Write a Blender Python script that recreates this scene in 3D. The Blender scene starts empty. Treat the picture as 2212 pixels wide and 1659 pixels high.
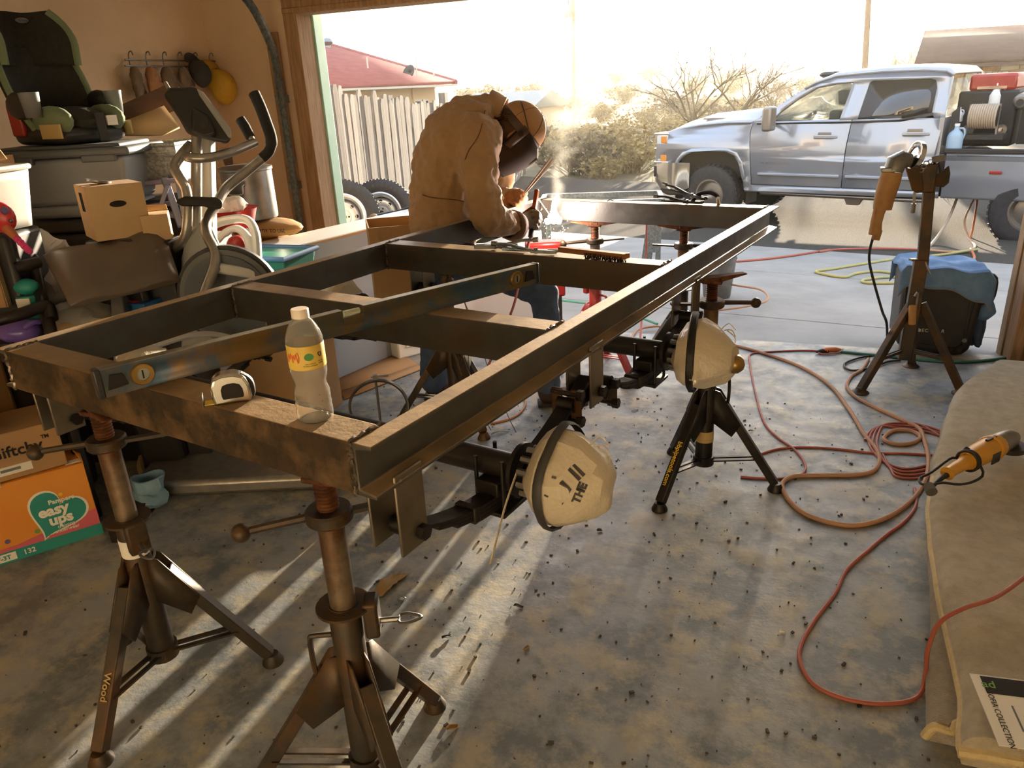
import bpy, bmesh, math, random
from mathutils import Vector as V, Matrix as M, noise as mnoise
R = math.radians
sc = bpy.context.scene
random.seed(7)
# ---------------------------------------------------------------- camera, sky, sun, exposure
FPX, PITCH, ROLL, YAW, CAMH = 1613.54, R(21.395), R(-2.847), R(20.9), 1.48
_r, _u, _f = V((1, 0, 0)), V((0, math.sin(PITCH), math.cos(PITCH))), V((0, math.cos(PITCH), -math.sin(PITCH)))
RZ = M.Rotation(YAW, 3, 'Z')
CR = RZ @ (math.cos(ROLL) * _r + math.sin(ROLL) * _u)
CU = RZ @ (-math.sin(ROLL) * _r + math.cos(ROLL) * _u)
CF = RZ @ _f
CAM = V((0, 0, CAMH))
cd = bpy.data.cameras.new('camera'); cd.sensor_width = 36; cd.lens = FPX / 2212 * 36; cd.clip_end = 2000; cd.clip_start = .02
co = bpy.data.objects.new('camera', cd); sc.collection.objects.link(co)
co.matrix_world = M(((CR.x, CU.x, -CF.x, 0), (CR.y, CU.y, -CF.y, 0), (CR.z, CU.z, -CF.z, CAMH), (0, 0, 0, 1)))
sc.camera = co
SUN_EL, SUN_AZ = R(6.4), R(1.5)
wd = bpy.data.worlds.new('sky'); sc.world = wd; wd.use_nodes = True
wn = wd.node_tree.nodes; wl = wd.node_tree.links
# hazy evening sky: warm white at the horizon, paler blue overhead, a soft glow around the low sun
def wm(op, *a):
    n = wn.new('ShaderNodeMath'); n.operation = op
    for i, q in enumerate(a):
        if isinstance(q, (int, float)): n.inputs[i].default_value = q
        else: wl.new(q, n.inputs[i])
    return n.outputs[0]
tcw = wn.new('ShaderNodeTexCoord'); sxw = wn.new('ShaderNodeSeparateXYZ'); wl.new(tcw.outputs['Generated'], sxw.inputs[0])
rmp = wn.new('ShaderNodeValToRGB'); wl.new(wm('MAXIMUM', sxw.outputs[2], 0.0), rmp.inputs[0])
rmp.color_ramp.elements[0].color = (1.0, .90, .74, 1); rmp.color_ramp.elements[1].color = (.62, .76, .98, 1); rmp.color_ramp.elements[1].position = .75
e = rmp.color_ramp.elements.new(.25); e.color = (.88, .90, .92, 1)
SD = (math.sin(SUN_AZ) * math.cos(SUN_EL), math.cos(SUN_AZ) * math.cos(SUN_EL), math.sin(SUN_EL))
dt = wn.new('ShaderNodeVectorMath'); dt.operation = 'DOT_PRODUCT'; wl.new(tcw.outputs['Generated'], dt.inputs[0]); dt.inputs[1].default_value = SD
glow = wm('POWER', wm('MAXIMUM', dt.outputs['Value'], 0.0), 24.0)
gc = wn.new('ShaderNodeMix'); gc.data_type = 'RGBA'; gc.blend_type = 'ADD'; wl.new(glow, gc.inputs[0]); wl.new(rmp.outputs[0], gc.inputs[6]); gc.inputs[7].default_value = (2.2, 1.6, .9, 1)
wl.new(gc.outputs[2], wn['Background'].inputs[0]); wn['Background'].inputs[1].default_value = 1.25
sl = bpy.data.lights.new('sun', 'SUN'); sl.energy = 13.5; sl.color = (1, .83, .61); sl.angle = R(.7)
so = bpy.data.objects.new('sun', sl); sc.collection.objects.link(so)
so.rotation_euler = V((-math.sin(SUN_AZ) * math.cos(SUN_EL), -math.cos(SUN_AZ) * math.cos(SUN_EL), -math.sin(SUN_EL))).to_track_quat('-Z', 'Y').to_euler()
sc.view_settings.view_transform = 'Standard'; sc.view_settings.look = 'None'; sc.view_settings.gamma = 1
sc.view_settings.exposure = .98; sc.view_settings.use_curve_mapping = False
sc.cycles.use_denoising = True; sc.cycles.max_bounces = 7; sc.cycles.transparent_max_bounces = 20; sc.cycles.volume_bounces = 0; sc.cycles.volume_step_rate = 4; sc.cycles.adaptive_threshold = .03; sc.cycles.diffuse_bounces = 4; sc.cycles.glossy_bounces = 3; sc.cycles.transmission_bounces = 7
# ---------------------------------------------------------------- layout helpers (photo measurement -> place)
def ray(x, y): return CR * ((x - 1106) / FPX) - CU * ((y - 829.5) / FPX) + CF
def pd(x, y, d): return CAM + ray(x, y) * d                       # at depth d
def gz(x, y, z=0): r = ray(x, y); return CAM + r * ((z - CAMH) / r.z)  # on the level z
def gy(x, y, Y): r = ray(x, y); return CAM + r * (Y / r.y)
def gx(x, y, X): r = ray(x, y); return CAM + r * (X / r.x)
def hz(x, y, P):                                                 # height seen at x,y above the ground spot P
    r = ray(x, y); return CAMH + r.z * math.hypot(P[0], P[1]) / math.hypot(r.x, r.y)
# ---------------------------------------------------------------- mesh builder
def TR(loc=(0, 0, 0), rz=0, ry=0, rx=0, s=1):
    return M.Translation(V(loc)) @ M.Rotation(rz, 4, 'Z') @ M.Rotation(ry, 4, 'Y') @ M.Rotation(rx, 4, 'X') @ M.Scale(s, 4)
def AX(a, b, up=(0, 0, 1)):                                       # frame with Z from a to b
    a, b = V(a), V(b); z = (b - a).normalized(); u = V(up)
    if abs(z.dot(u)) > .97: u = V((0, 1, 0)) if abs(z.y) < .9 else V((1, 0, 0))
    x = u.cross(z).normalized(); y = z.cross(x)
    return M(((x.x, y.x, z.x, a.x), (x.y, y.y, z.y, a.y), (x.z, y.z, z.z, a.z), (0, 0, 0, 1)))
def cr(pts, k=6, closed=False):
    pts = [V(p) for p in pts]; n = len(pts); out = []
    for i in range(n if closed else n - 1):
        g = (lambda j: pts[j % n]) if closed else (lambda j: pts[max(0, min(n - 1, j))])
        p0, p1, p2, p3 = g(i - 1), g(i), g(i + 1), g(i + 2)
        for q in range(k):
            t = q / k
            out.append(.5 * ((2 * p1) + (p2 - p0) * t + (2 * p0 - 5 * p1 + 4 * p2 - p3) * t * t + (3 * p1 - p0 - 3 * p2 + p3) * t ** 3))
    if not closed: out.append(pts[-1])
    return out
class G:
    def __init__(s): s.v = []; s.f = []
    def add(s, vs, fs, m=None):
        o = len(s.v); s.v += [(m @ V(p)) if m else V(p) for p in vs]; s.f += [[i + o for i in q] for q in fs]; return s
    def box(s, c, d, m=None):
        x, y, z = c; a, b, e = d[0] / 2, d[1] / 2, d[2] / 2
        vs = [(x + i * a, y + j * b, z + k * e) for i in (-1, 1) for j in (-1, 1) for k in (-1, 1)]
        return s.add(vs, [(0, 1, 3, 2), (4, 6, 7, 5), (0, 4, 5, 1), (2, 3, 7, 6), (0, 2, 6, 4), (1, 5, 7, 3)], m)
    def bar(s, a, b, w, h=None, up=(0, 0, 1)):
        h = h or w; L = (V(b) - V(a)).length; return s.box((0, 0, L / 2), (w, h, L), AX(a, b, up))
    def cyl(s, a, b, r, r2=None, n=12, cap=True):
        r2 = r if r2 is None else r2; m = AX(a, b); L = (V(b) - V(a)).length; vs = []
        for z, q in ((0, r), (L, r2)): vs += [(q * math.cos(2 * math.pi * i / n), q * math.sin(2 * math.pi * i / n), z) for i in range(n)]
        fs = [(i, (i + 1) % n, n + (i + 1) % n, n + i) for i in range(n)]
        if cap: fs += [tuple(range(n))[::-1], tuple(range(n, 2 * n))]
        return s.add(vs, fs, m)
    def tube(s, pts, r, n=8, closed=False, cap=True, flat=1):
        pts = [V(p) for p in pts]; N = len(pts); vs = []; pu = None
        for i, p in enumerate(pts):
            t = (pts[(i + 1) % N] - pts[i - 1]) if closed else (pts[min(i + 1, N - 1)] - pts[max(i - 1, 0)])
            if t.length < 1e-9: t = V((0, 0, 1))
            t.normalize()
            if pu is None:
                pu = V((0, 0, 1)) if abs(t.z) < .9 else V((1, 0, 0))
            u = pu - t * pu.dot(t)
            if u.length < 1e-6: u = V((1, 0, 0)).cross(t)
            u.normalize(); w = t.cross(u); pu = u
            q = r[i] if isinstance(r, (list, tuple)) else r
            vs += [p + q * flat * u * math.cos(2 * math.pi * k / n) + q * w * math.sin(2 * math.pi * k / n) for k in range(n)]
        fs = [(i * n + k, ((i + 1) % N) * n + k, ((i + 1) % N) * n + (k + 1) % n, i * n + (k + 1) % n) for i in range(N if closed else N - 1) for k in range(n)]
        if cap and not closed: fs += [tuple(range(n)), tuple(range((N - 1) * n, N * n))[::-1]]
        return s.add(vs, fs)
    def lathe(s, prof, n=24, m=None, cap=True, wob=None):
        vs = []; N = len(prof)
        for r, z in prof:
            for k in range(n):
                a = 2 * math.pi * k / n; q = r * (wob(a, z) if wob else 1); vs.append((q * math.cos(a), q * math.sin(a), z))
        fs = [(i * n + k, i * n + (k + 1) % n, (i + 1) * n + (k + 1) % n, (i + 1) * n + k) for i in range(N - 1) for k in range(n)]
        if cap: fs += [tuple(range(n))[::-1], tuple(range((N - 1) * n, N * n))]
        return s.add(vs, fs, m)
    def prism(s, poly, h, m=None):
        n = len(poly); vs = [(x, y, 0) for x, y in poly] + [(x, y, h) for x, y in poly]
        return s.add(vs, [tuple(range(n))[::-1], tuple(range(n, 2 * n))] + [(i, (i + 1) % n, n + (i + 1) % n, n + i) for i in range(n)], m)
    def ball(s, c, r, nu=14, nv=8, m=None):
        if not isinstance(r, (tuple, list)): r = (r, r, r)
        vs = [(c[0], c[1], c[2] - r[2])]; c = V(c)
        for j in range(1, nv):
            b = -math.pi / 2 + math.pi * j / nv
            vs += [(c.x + r[0] * math.cos(b) * math.cos(2 * math.pi * i / nu), c.y + r[1] * math.cos(b) * math.sin(2 * math.pi * i / nu), c.z + r[2] * math.sin(b)) for i in range(nu)]
        vs.append((c.x, c.y, c.z + r[2])); L = len(vs) - 1
        fs = [(0, 1 + (i + 1) % nu, 1 + i) for i in range(nu)]
        for j in range(nv - 2): fs += [(1 + j * nu + i, 1 + j * nu + (i + 1) % nu, 1 + (j + 1) * nu + (i + 1) % nu, 1 + (j + 1) * nu + i) for i in range(nu)]
        fs += [(L, L - nu + i, L - nu + (i + 1) % nu) for i in range(nu)]
        return s.add(vs, fs, m)
    def grid(s, fn, nu, nv, cu=False, m=None):
        vs = [fn(i / (nu if cu else nu), j / nv) for j in range(nv + 1) for i in range(nu if cu else nu + 1)]
        w = nu if cu else nu + 1
        return s.add(vs, [(j * w + i, j * w + (i + 1) % w, (j + 1) * w + (i + 1) % w, (j + 1) * w + i) for j in range(nv) for i in range(nu)], m)
    def loft(s, rings, cap=True):
        n = len(rings[0]); vs = [p for q in rings for p in q]; N = len(rings)
        fs = [(j * n + i, j * n + (i + 1) % n, (j + 1) * n + (i + 1) % n, (j + 1) * n + i) for j in range(N - 1) for i in range(n)]
        if cap: fs += [tuple(range(n))[::-1], tuple(range((N - 1) * n, N * n))]
        return s.add(vs, fs)
    def jit(s, a, f=5, seed=0):
        s.v = [p + a * mnoise.noise_vector(p * f + V((seed * 3.7, seed, 1))) for p in s.v]; return s
    def mesh(s, name, ang=38, fix=True):
        me = bpy.data.meshes.new(name); me.from_pydata([tuple(p) for p in s.v], [], s.f)
        if fix:
            bm = bmesh.new(); bm.from_mesh(me); bmesh.ops.recalc_face_normals(bm, faces=bm.faces); bm.to_mesh(me); bm.free()
        me.polygons.foreach_set('use_smooth', [True] * len(me.polygons))
        me.set_sharp_from_angle(angle=R(ang)); return me
    def o(s, name, mat, par=None, bev=0, sub=0, ang=38, solid=0, fix=True, seg=2):
        me = s.mesh(name, ang, fix); me.materials.append(mat if not isinstance(mat, str) else MT[mat])
        ob = bpy.data.objects.new(name, me); sc.collection.objects.link(ob); ob.parent = par
        if solid: q = ob.modifiers.new('solid', 'SOLIDIFY'); q.thickness = solid; q.offset = 0
        if bev: q = ob.modifiers.new('bevel', 'BEVEL'); q.width = bev; q.segments = seg; q.limit_method = 'ANGLE'; q.angle_limit = R(40)
        if sub: q = ob.modifiers.new('sub', 'SUBSURF'); q.levels = sub; q.render_levels = sub
        return ob
def tag(o, label, cat, group=None, kind=None):
    if label: o['label'] = label
    if cat: o['category'] = cat
    if group: o['group'] = group
    if kind: o['kind'] = kind
    return o
def thing(name, label, cat, loc=(0, 0, 0), rz=0, group=None, ry=0, rx=0):
    e = bpy.data.objects.new(name, None); sc.collection.objects.link(e); e.empty_display_size = .05
    e.matrix_world = TR(loc, rz, ry, rx); return tag(e, label, cat, group)
def struct(o): o['kind'] = 'structure'; return o
def dup(o, par=None):
    c = o.copy(); sc.collection.objects.link(c); c.parent = par
    for ch in list(o.children): dup(ch, c)
    return c
def inst(src, name, par, m=None):
    c = bpy.data.objects.new(name, src.data); sc.collection.objects.link(c); c.parent = par
    for q in src.modifiers:
        w = c.modifiers.new(q.name, q.type)
        for a in ('width', 'segments', 'limit_method', 'angle_limit', 'levels', 'render_levels', 'thickness', 'offset'):
            if hasattr(q, a): setattr(w, a, getattr(q, a))
    if m: c.matrix_local = m
    return c
def text(body, size, mat, par, m, name='lettering', depth=.0008, bold=0, wid=1, bend=0, align='CENTER', sp=1):
    cu = bpy.data.curves.new(name, 'FONT'); cu.body = body; cu.size = size; cu.extrude = depth; cu.align_x = align; cu.align_y = 'CENTER'; cu.offset = bold; cu.space_character = sp; cu.resolution_u = 3
    t = bpy.data.objects.new(name, cu); sc.collection.objects.link(t)
    me = bpy.data.meshes.new_from_object(t.evaluated_get(bpy.context.evaluated_depsgraph_get()))
    bpy.data.objects.remove(t); bpy.data.curves.remove(cu)
    for q in me.vertices:
        p = V((q.co.x * wid, q.co.y, q.co.z))
        if bend: a = p.x / bend; p = V(((bend + p.z) * math.sin(a), p.y, (bend + p.z) * math.cos(a) - bend))
        q.co = m @ p
    me.materials.clear(); me.materials.append(MT[mat] if isinstance(mat, str) else mat)
    ob = bpy.data.objects.new(name, me); sc.collection.objects.link(ob); ob.parent = par; return ob
# ---------------------------------------------------------------- materials
MT = {}
def lin(h):
    if isinstance(h, str):
        c = [int(h[i:i + 2], 16) / 255 for i in (0, 2, 4)]
        return tuple(x / 12.92 if x <= .04045 else ((x + .055) / 1.055) ** 2.4 for x in c)
    return h
def mat(name, col, rough=.6, metal=0, col2=None, sc1=8, lo=.35, hi=.65, bump=0, bsc=40, det=5, trans=0, ior=1.45, alpha=1, emit=0, coat=0, stretch=None, col3=None, sc3=3, sheen=0, sss=0, spec=.5, rvar=0, sunlit_dust=None):
    m = bpy.data.materials.new(name); m.use_nodes = True; nt = m.node_tree; N = nt.nodes; L = nt.links; b = N['Principled BSDF']
    c = lin(col); b.inputs['Base Color'].default_value = (*c, 1); b.inputs['Roughness'].default_value = rough; b.inputs['Metallic'].default_value = metal
    b.inputs['Specular IOR Level'].default_value = spec
    if trans: b.inputs['Transmission Weight'].default_value = trans; b.inputs['IOR'].default_value = ior
    if alpha < 1: b.inputs['Alpha'].default_value = alpha
    if coat: b.inputs['Coat Weight'].default_value = coat; b.inputs['Coat Roughness'].default_value = .04
    if sheen: b.inputs['Sheen Weight'].default_value = sheen
    if emit: b.inputs['Emission Color'].default_value = (*c, 1); b.inputs['Emission Strength'].default_value = emit
    if col2 or bump:
        tc = N.new('ShaderNodeTexCoord'); src = tc.outputs['Object']
        if stretch:
            mp = N.new('ShaderNodeMapping'); mp.inputs['Scale'].default_value = stretch; L.new(src, mp.inputs[0]); src = mp.outputs[0]
    def nz(scale, d=det, rough=.62 if det < 10 else .72):
        n = N.new('ShaderNodeTexNoise'); n.inputs['Scale'].default_value = scale; n.inputs['Detail'].default_value = d; n.inputs['Roughness'].default_value = rough; L.new(src, n.inputs['Vector']); return n.outputs[0]
    def ramp(s, a, z, c1, c2):
        r = N.new('ShaderNodeValToRGB'); r.color_ramp.elements[0].position = a; r.color_ramp.elements[1].position = z
        r.color_ramp.elements[0].color = (*lin(c1), 1); r.color_ramp.elements[1].color = (*lin(c2), 1); L.new(s, r.inputs[0]); return r.outputs[0]
    if col2:
        o1 = ramp(nz(sc1), lo, hi, col, col2)
        if col3:
            f = ramp(nz(sc3, 6), .48, .62, '000000', 'ffffff'); mx = N.new('ShaderNodeMix'); mx.data_type = 'RGBA'
            L.new(f, mx.inputs[0]); L.new(o1, mx.inputs[6]); mx.inputs[7].default_value = (*lin(col3), 1); o1 = mx.outputs[2]
        L.new(o1, b.inputs['Base Color'])
        if rvar:
            mr = N.new('ShaderNodeMapRange'); L.new(nz(sc1 * 1.7), mr.inputs[0]); mr.inputs[1].default_value = .3; mr.inputs[2].default_value = .7
            mr.inputs[3].default_value = max(.02, rough - rvar); mr.inputs[4].default_value = min(1, rough + rvar); L.new(mr.outputs[0], b.inputs['Roughness'])
    if sunlit_dust:                                                     # rusty dusting on what faces up, sunlit look put into its colour
        ge = N.new('ShaderNodeNewGeometry'); sp = N.new('ShaderNodeSeparateXYZ'); L.new(ge.outputs['Normal'], sp.inputs[0])
        mr = N.new('ShaderNodeMapRange'); mr.inputs[1].default_value = .6; mr.inputs[2].default_value = .9; L.new(sp.outputs[2], mr.inputs[0])
        nn = nz(7, 6); mu = N.new('ShaderNodeMapRange'); mu.inputs[1].default_value = .3; mu.inputs[2].default_value = .6; mu.inputs[3].default_value = .45; L.new(nn, mu.inputs[0])
        f = N.new('ShaderNodeMath'); f.operation = 'MULTIPLY'; L.new(mr.outputs[0], f.inputs[0]); L.new(mu.outputs[0], f.inputs[1])
        mx = N.new('ShaderNodeMix'); mx.data_type = 'RGBA'; L.new(f.outputs[0], mx.inputs[0]); L.new(o1, mx.inputs[6]); mx.inputs[7].default_value = (*lin(sunlit_dust), 1); L.new(mx.outputs[2], b.inputs['Base Color'])
        fm = N.new('ShaderNodeMath'); fm.operation = 'MULTIPLY_ADD'; L.new(f.outputs[0], fm.inputs[0]); fm.inputs[1].default_value = -metal * .85; fm.inputs[2].default_value = metal; L.new(fm.outputs[0], b.inputs['Metallic'])
    if bump:
        bp = N.new('ShaderNodeBump'); bp.inputs['Strength'].default_value = bump; bp.inputs['Distance'].default_value = .01; L.new(nz(bsc, 4), bp.inputs['Height']); L.new(bp.outputs[0], b.inputs['Normal'])
    MT[name] = m; return m
mat('wall_paint', 'd0b592', .85, col2='dabf9d', sc1=2, bump=.5, bsc=45)
mat('ceiling_paint', 'ddd6c8', .9, bump=.2)
mat('wall_light', 'dccfb8', .85, col2='e2d6c0', sc1=2)
mat('concrete', '666b6c', .5, col2='8f9190', sc1=4.2, lo=.42, hi=.57, det=12, bump=.12, bsc=30, col3='a39a84', sc3=7, rvar=.18)
mat('driveway', '827e79', .8, col2='949089', sc1=2, bump=.2, bsc=90)
mat('asphalt', '4a4640', .95, col2='5c564e', sc1=60, bump=1, bsc=120, spec=.02)
mat('dirt', '554930', .95, col2='6c5e42', sc1=.6, bump=.8, bsc=12, col3='7a7048', sc3=.25)
mat('trim_green', '8fb39a', .6, col2='9fbfa8', sc1=6)
mat('raw_wood', 'a6855f', .75, col2='876644', sc1=5, stretch=(12, 12, 1), bump=.2, bsc=20)
mat('white_trim', 'c9c2b2', .7)
mat('galv', '9aa09f', .38, 1, col2='7c8282', sc1=45, lo=.4, hi=.6)
mat('steel', '5e5d56', .45, .55, col2='4a4741', sc1=5, lo=.35, hi=.7, bump=.08, bsc=60, col3='5e4c38', sc3=2.2, rvar=.12, sunlit_dust='a88a62')
mat('rusty', '4f3d28', .62, .4, col2='30271d', sc1=14, lo=.35, hi=.65, bump=.15, bsc=50, col3='70573a', sc3=9, sunlit_dust='94774e')
mat('rust_thread', '7a4a2a', .6, .6, col2='4e2f1c', sc1=20)
mat('old_pipe', '8d7a62', .45, .7, col2='5b4a38', sc1=12, bump=.05, col3='6e4426', sc3=3)
mat('black_steel', '23211f', .45, .5, col2='322b23', sc1=10, bump=.05, rvar=.1)
mat('stand_paint', '35322c', .5, .5, col2='4d4030', sc1=9, bump=.08, col3='5e4326', sc3=6)
mat('weld_bead', '544c44', .35, .9, col2='8b7d6b', sc1=80)
mat('plate_bare', '8a7f6e', .42, .85, col2='6f6250', sc1=6)
mat('chrome', 'd8d8d6', .12, 1)
mat('dull_metal', '8f8c86', .4, .9, col2='7a766f', sc1=12)
mat('tub_galv', 'b4b8b4', .5, .6, col2='8f9490', sc1=70, lo=.45, hi=.55)
mat('cardboard', 'a2805a', .85, col2='b48856', sc1=3, bump=.05, bsc=200)
mat('cardboard_pale', 'c8a97c', .85, col2='bd9d70', sc1=3)
mat('black_ink', '1d1712', .8)
mat('paper_white', 'e6e0d2', .7)
mat('box_orange', 'e08a2c', .55, col2='e79a3a', sc1=2)
mat('box_teal', '2b8f84', .5)
mat('box_pink', 'd4636c', .5)
mat('box_cream', 'efe7d6', .5)
mat('box_red', 'b8332c', .5)
mat('box_green', '6f9a3a', .5); mat('box_blue', '4676a8', .5); mat('box_yellow', 'e8c23a', .5); mat('box_purple', '6c5a8a', .5)
mat('tote_grey', '858b90', .55, bump=.05, bsc=200)
mat('tote_dark', '5c6266', .55)
mat('white_plastic', 'dcdad2', .45, sss=0)
mat('white_enamel', 'e2ddd0', .4)
mat('vinyl_brown', '62564a', .3, col2='6c5f52', sc1=4, bump=.06, bsc=18)
mat('black_tube', '2b2622', .4, .3)
mat('foam_grip', '1f1d1b', .8)
mat('silver_paint', 'a39e94', .35, .8, col2='b3aea4', sc1=30)
mat('plastic_grey', '9b9a94', .5)
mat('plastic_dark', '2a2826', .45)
mat('seat_fabric', '26251f', .9, col2='2f2e26', sc1=40, bump=.15, bsc=200)
mat('seat_green', '6d7a5c', .9, bump=.1, bsc=200)
mat('seat_grey', '6e706e', .5)
mat('red_plastic', '96231b', .4)
mat('toy_red', 'd0343c', .3); mat('toy_pink', 'd8357a', .35); mat('purple_plastic', '6a53a0', .25); mat('teal_plastic', '3d9486', .35)
mat('tag_tan', 'b49a62', .7)
mat('cap_yellow', 'c9a02c', .7, col2='b58d24', sc1=6, bump=.1)
mat('cap_dark', '33312b', .8)
mat('glove_old', '7d6a50', .9, col2='5d4d39', sc1=14, bump=.3, bsc=30)
mat('dark_wood', '5a3d27', .6, col2='4a301e', sc1=4, stretch=(1, 10, 10))
mat('slat_blue', '8f93a6', .6)
mat('slat_lav', '9c93a8', .7)
mat('paper_bag', 'b88a4c', .8, col2='a87a3e', sc1=4, bump=.2, bsc=15)
mat('film_bag', 'd9d4c8', .3, trans=.35, bump=.5, bsc=12, alpha=.75)
mat('blue_bag', '8fb2c4', .4, trans=.3, bump=.5, bsc=20)
mat('blue_box', '2f6ea6', .5)
mat('rope_beige', 'c3a874', .85, bump=.4, bsc=160)
mat('chain_rust', '4e3826', .6, .7)
mat('rubber', '2c2b2a', .75, col2='363432', sc1=20, bump=.1)
mat('rubber_dusty', '59544b', .85, col2='474239', sc1=12, bump=.1)
mat('alu_wheel', 'c2c5c8', .35, .7)
mat('fence_wood', '83796d', .85, col2='63594d', sc1=4, stretch=(9, 9, .7), bump=.35, bsc=18, col3='8a8278', sc3=1.3)
mat('shingle_red', '8e4a44', .9, col2='9b5650', sc1=3, bump=.3, bsc=60)
mat('stucco', 'cbb591', .9, bump=.2, bsc=60)
mat('shingle_dark', '5a463c', .9, col2='4d3b33', sc1=2)
mat('stone', 'b7a78d', .85, col2='a08c70', sc1=3, bump=.3)
mat('stone_tan', 'b38a5a', .85, col2='9b7346', sc1=3, bump=.3)
mat('stone_light', 'cabda6', .85, col2='b9a98d', sc1=3, bump=.3)
mat('mortar', '9c8f7c', .95)
mat('window_glass', '3a4046', .08, spec=.8)
mat('pole_wood', '6d5237', .9, col2='5a4230', sc1=5, stretch=(8, 8, 1))
mat('truck_silver', '9da1a8', .28, .55, coat=1)
mat('truck_dark', '2a2622', .6)
mat('truck_trim', '8b857d', .35, .8)
mat('glass_clear', 'c6c9b8', .03, trans=.9, ior=1.1, alpha=.55)
mat('glass_tint', '2a2622', .06, spec=.8, coat=.6)
mat('amber', 'd98a2a', .2, coat=1); mat('lamp_clear', 'cfd4d6', .1, coat=1)
mat('red_enamel', 'a12c20', .4, col2='8d261b', sc1=6, coat=.4)
mat('hose_reel', 'a5937c', .7)
mat('jug_white', 'd9d9d4', .45); mat('jug_blue', '8fa6b8', .4)
mat('brush_tan', '9a8656', .95, col2='7c6c42', sc1=2)
mat('brush_grey', '6f6248', .95, col2='574b36', sc1=2)
mat('grass_dry', 'b8a068', .95, col2='94814f', sc1=1)
mat('jacket_duck', '9a7750', .88, col2='a8845a', sc1=3, bump=.7, bsc=13, sheen=.25)
mat('jacket_seam', '65411f', .9)
mat('glove_leather', 'a8764a', .8, col2='8b5f38', sc1=10, bump=.4, bsc=22)
mat('glove_grey', '7b6a50', .85, col2='5f5240', sc1=8, bump=.4, bsc=18)
mat('skin', 'b0764e', .6); mat('hair', '5a3c20', .8, bump=.8, bsc=60)
mat('hood_leather', '4d3522', .65, col2='3f2b1c', sc1=8, bump=.1)
mat('hood_dark', '31251b', .85, spec=.2)
mat('hat_tan', 'a77d50', .85, col2='99714a', sc1=10, bump=.1)
mat('denim', '46566f', .9, col2='3b4a61', sc1=25, bump=.2, bsc=120)
mat('denim_light', '6f8fb2', .9, col2='58769a', sc1=9, bump=.4, bsc=25)
mat('denim_hem', '8e7c62', .9)
mat('boot', '3c2a1c', .7)
mat('copper', '8a4a2c', .4, .8); mat('rod_flux', '7d6a58', .8)
mat('level_face', '5f5a4a', .5, .4, col2='3b5468', sc1=9, lo=.42, hi=.56, bump=.05, col3='7c5f34', sc3=5)
mat('level_edge', '8c8570', .4, .7, col2='6f6654', sc1=15)
mat('brass', '9a7a44', .35, .8)
mat('vial', 'dfe0c8', .1, trans=.6)
mat('pet', 'fdf8ee', .06, trans=.93, ior=1.2, spec=.7)
mat('cap_plastic', 'eadcca', .4)
mat('label_yellow', 'e9c552', .5, trans=.25); mat('label_orange', 'd9622a', .5); mat('label_green', '4b8a4a', .5)
mat('brush_block', '9a5f2c', .6, col2='8a5224', sc1=5, stretch=(1, 8, 8))
mat('bristle', '2f2b28', .5, .7)
mat('wrap_white', 'ded0b4', .35, col2='d0bf9e', sc1=4, trans=.2, bump=.9, bsc=14)
mat('wrap_ink', '3a3630', .6)
mat('cord_orange', 'c7703f', .6, col2='b96a44', sc1=4)
mat('cord_red', 'a8503a', .6, col2='a05c48', sc1=4)
mat('cord_orange_dusty', 'b98a66', .8, col2='ad8468', sc1=5)
mat('cord_black', '26221e', .6)
mat('hose_green', '4f9a7c', .5); mat('hose_darkgreen', '2f6f5c', .5); mat('hose_yellow', 'b3a05c', .7, col2='8f9a6a', sc1=6)
mat('carpet', 'd2c3a3', .95, col2='b8a885', sc1=18, bump=.9, bsc=300, sheen=.3)
mat('carpet_pile', 'b3a384', .98, col2='9c8c6e', sc1=40, bump=1, bsc=250, sheen=.4)
mat('carpet_edge', 'd2bd8e', .9, col2='c4ae80', sc1=60, bump=.4, bsc=300)
mat('grinder_yellow', 'd49a2c', .4, col2='c68c26', sc1=6); mat('grinder_old', 'b58a52', .6, col2='a0703c', sc1=10)
mat('gen_black', '25221d', .5, col2='2f2b24', sc1=8)
mat('gen_logo', 'c9c2b0', .6)
mat('debris', '38322b', .7, .3, col2='5a4f40', sc1=6)
mat('leaf_dry', '96794c', .9)
mat('tape_chrome', 'c9c4ba', .18, 1)
mat('spark_white', (1, .9, .82), .5, emit=40)
mat('spark_orange', (1, .55, .2), .5, emit=25)
# ================================================================ the garage shell
WX, DY, JL, JR, HD, CZ = -3.75, 4.45, -3.0, 1.16, 1.99, 2.45
def slab(name, x0, x1, y0, y1, z0, z1, mt, **k): return struct(G().box(((x0 + x1) / 2, (y0 + y1) / 2, (z0 + z1) / 2), (x1 - x0, y1 - y0, z1 - z0)).o(name, mt, **k))
BY = -1.6
slab('floor', WX, 1.9, BY, DY + .1, -.12, 0, 'concrete')
slab('wall_left', WX - .12, WX, BY, DY + .12, -.12, CZ, 'wall_paint')
slab('wall_right', 1.9, 2.02, BY, DY + .12, -.12, CZ, 'wall_light')
slab('wall_back', WX, 1.9, BY - .12, BY, -.12, CZ, 'wall_light')
slab('ceiling', WX - .12, 2.02, BY - .12, DY + .12, CZ, CZ + .1, 'ceiling_paint')
g = G(); g.box(((WX + JL - .1) / 2, DY + .06, CZ / 2), (JL - .1 - WX, .12, CZ)); g.box(((1.9 + JR + .1) / 2, DY + .06, CZ / 2), (1.9 - JR - .1, .12, CZ)); g.box(((JL + JR) / 2, DY + .06, (HD + .09 + CZ) / 2), (JR - JL + .2, .12, CZ - HD - .09))
struct(g.o('wall_front', 'wall_paint'))
struct(G().box((JL - .05, DY + .04, HD / 2 + .02), (.1, .16, HD + .04)).o('trim_1', 'raw_wood', bev=.004))
struct(G().box((JL - .022, DY + .17, HD / 2), (.075, .1, HD + .05)).o('trim_2', 'trim_green', bev=.004))
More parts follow.
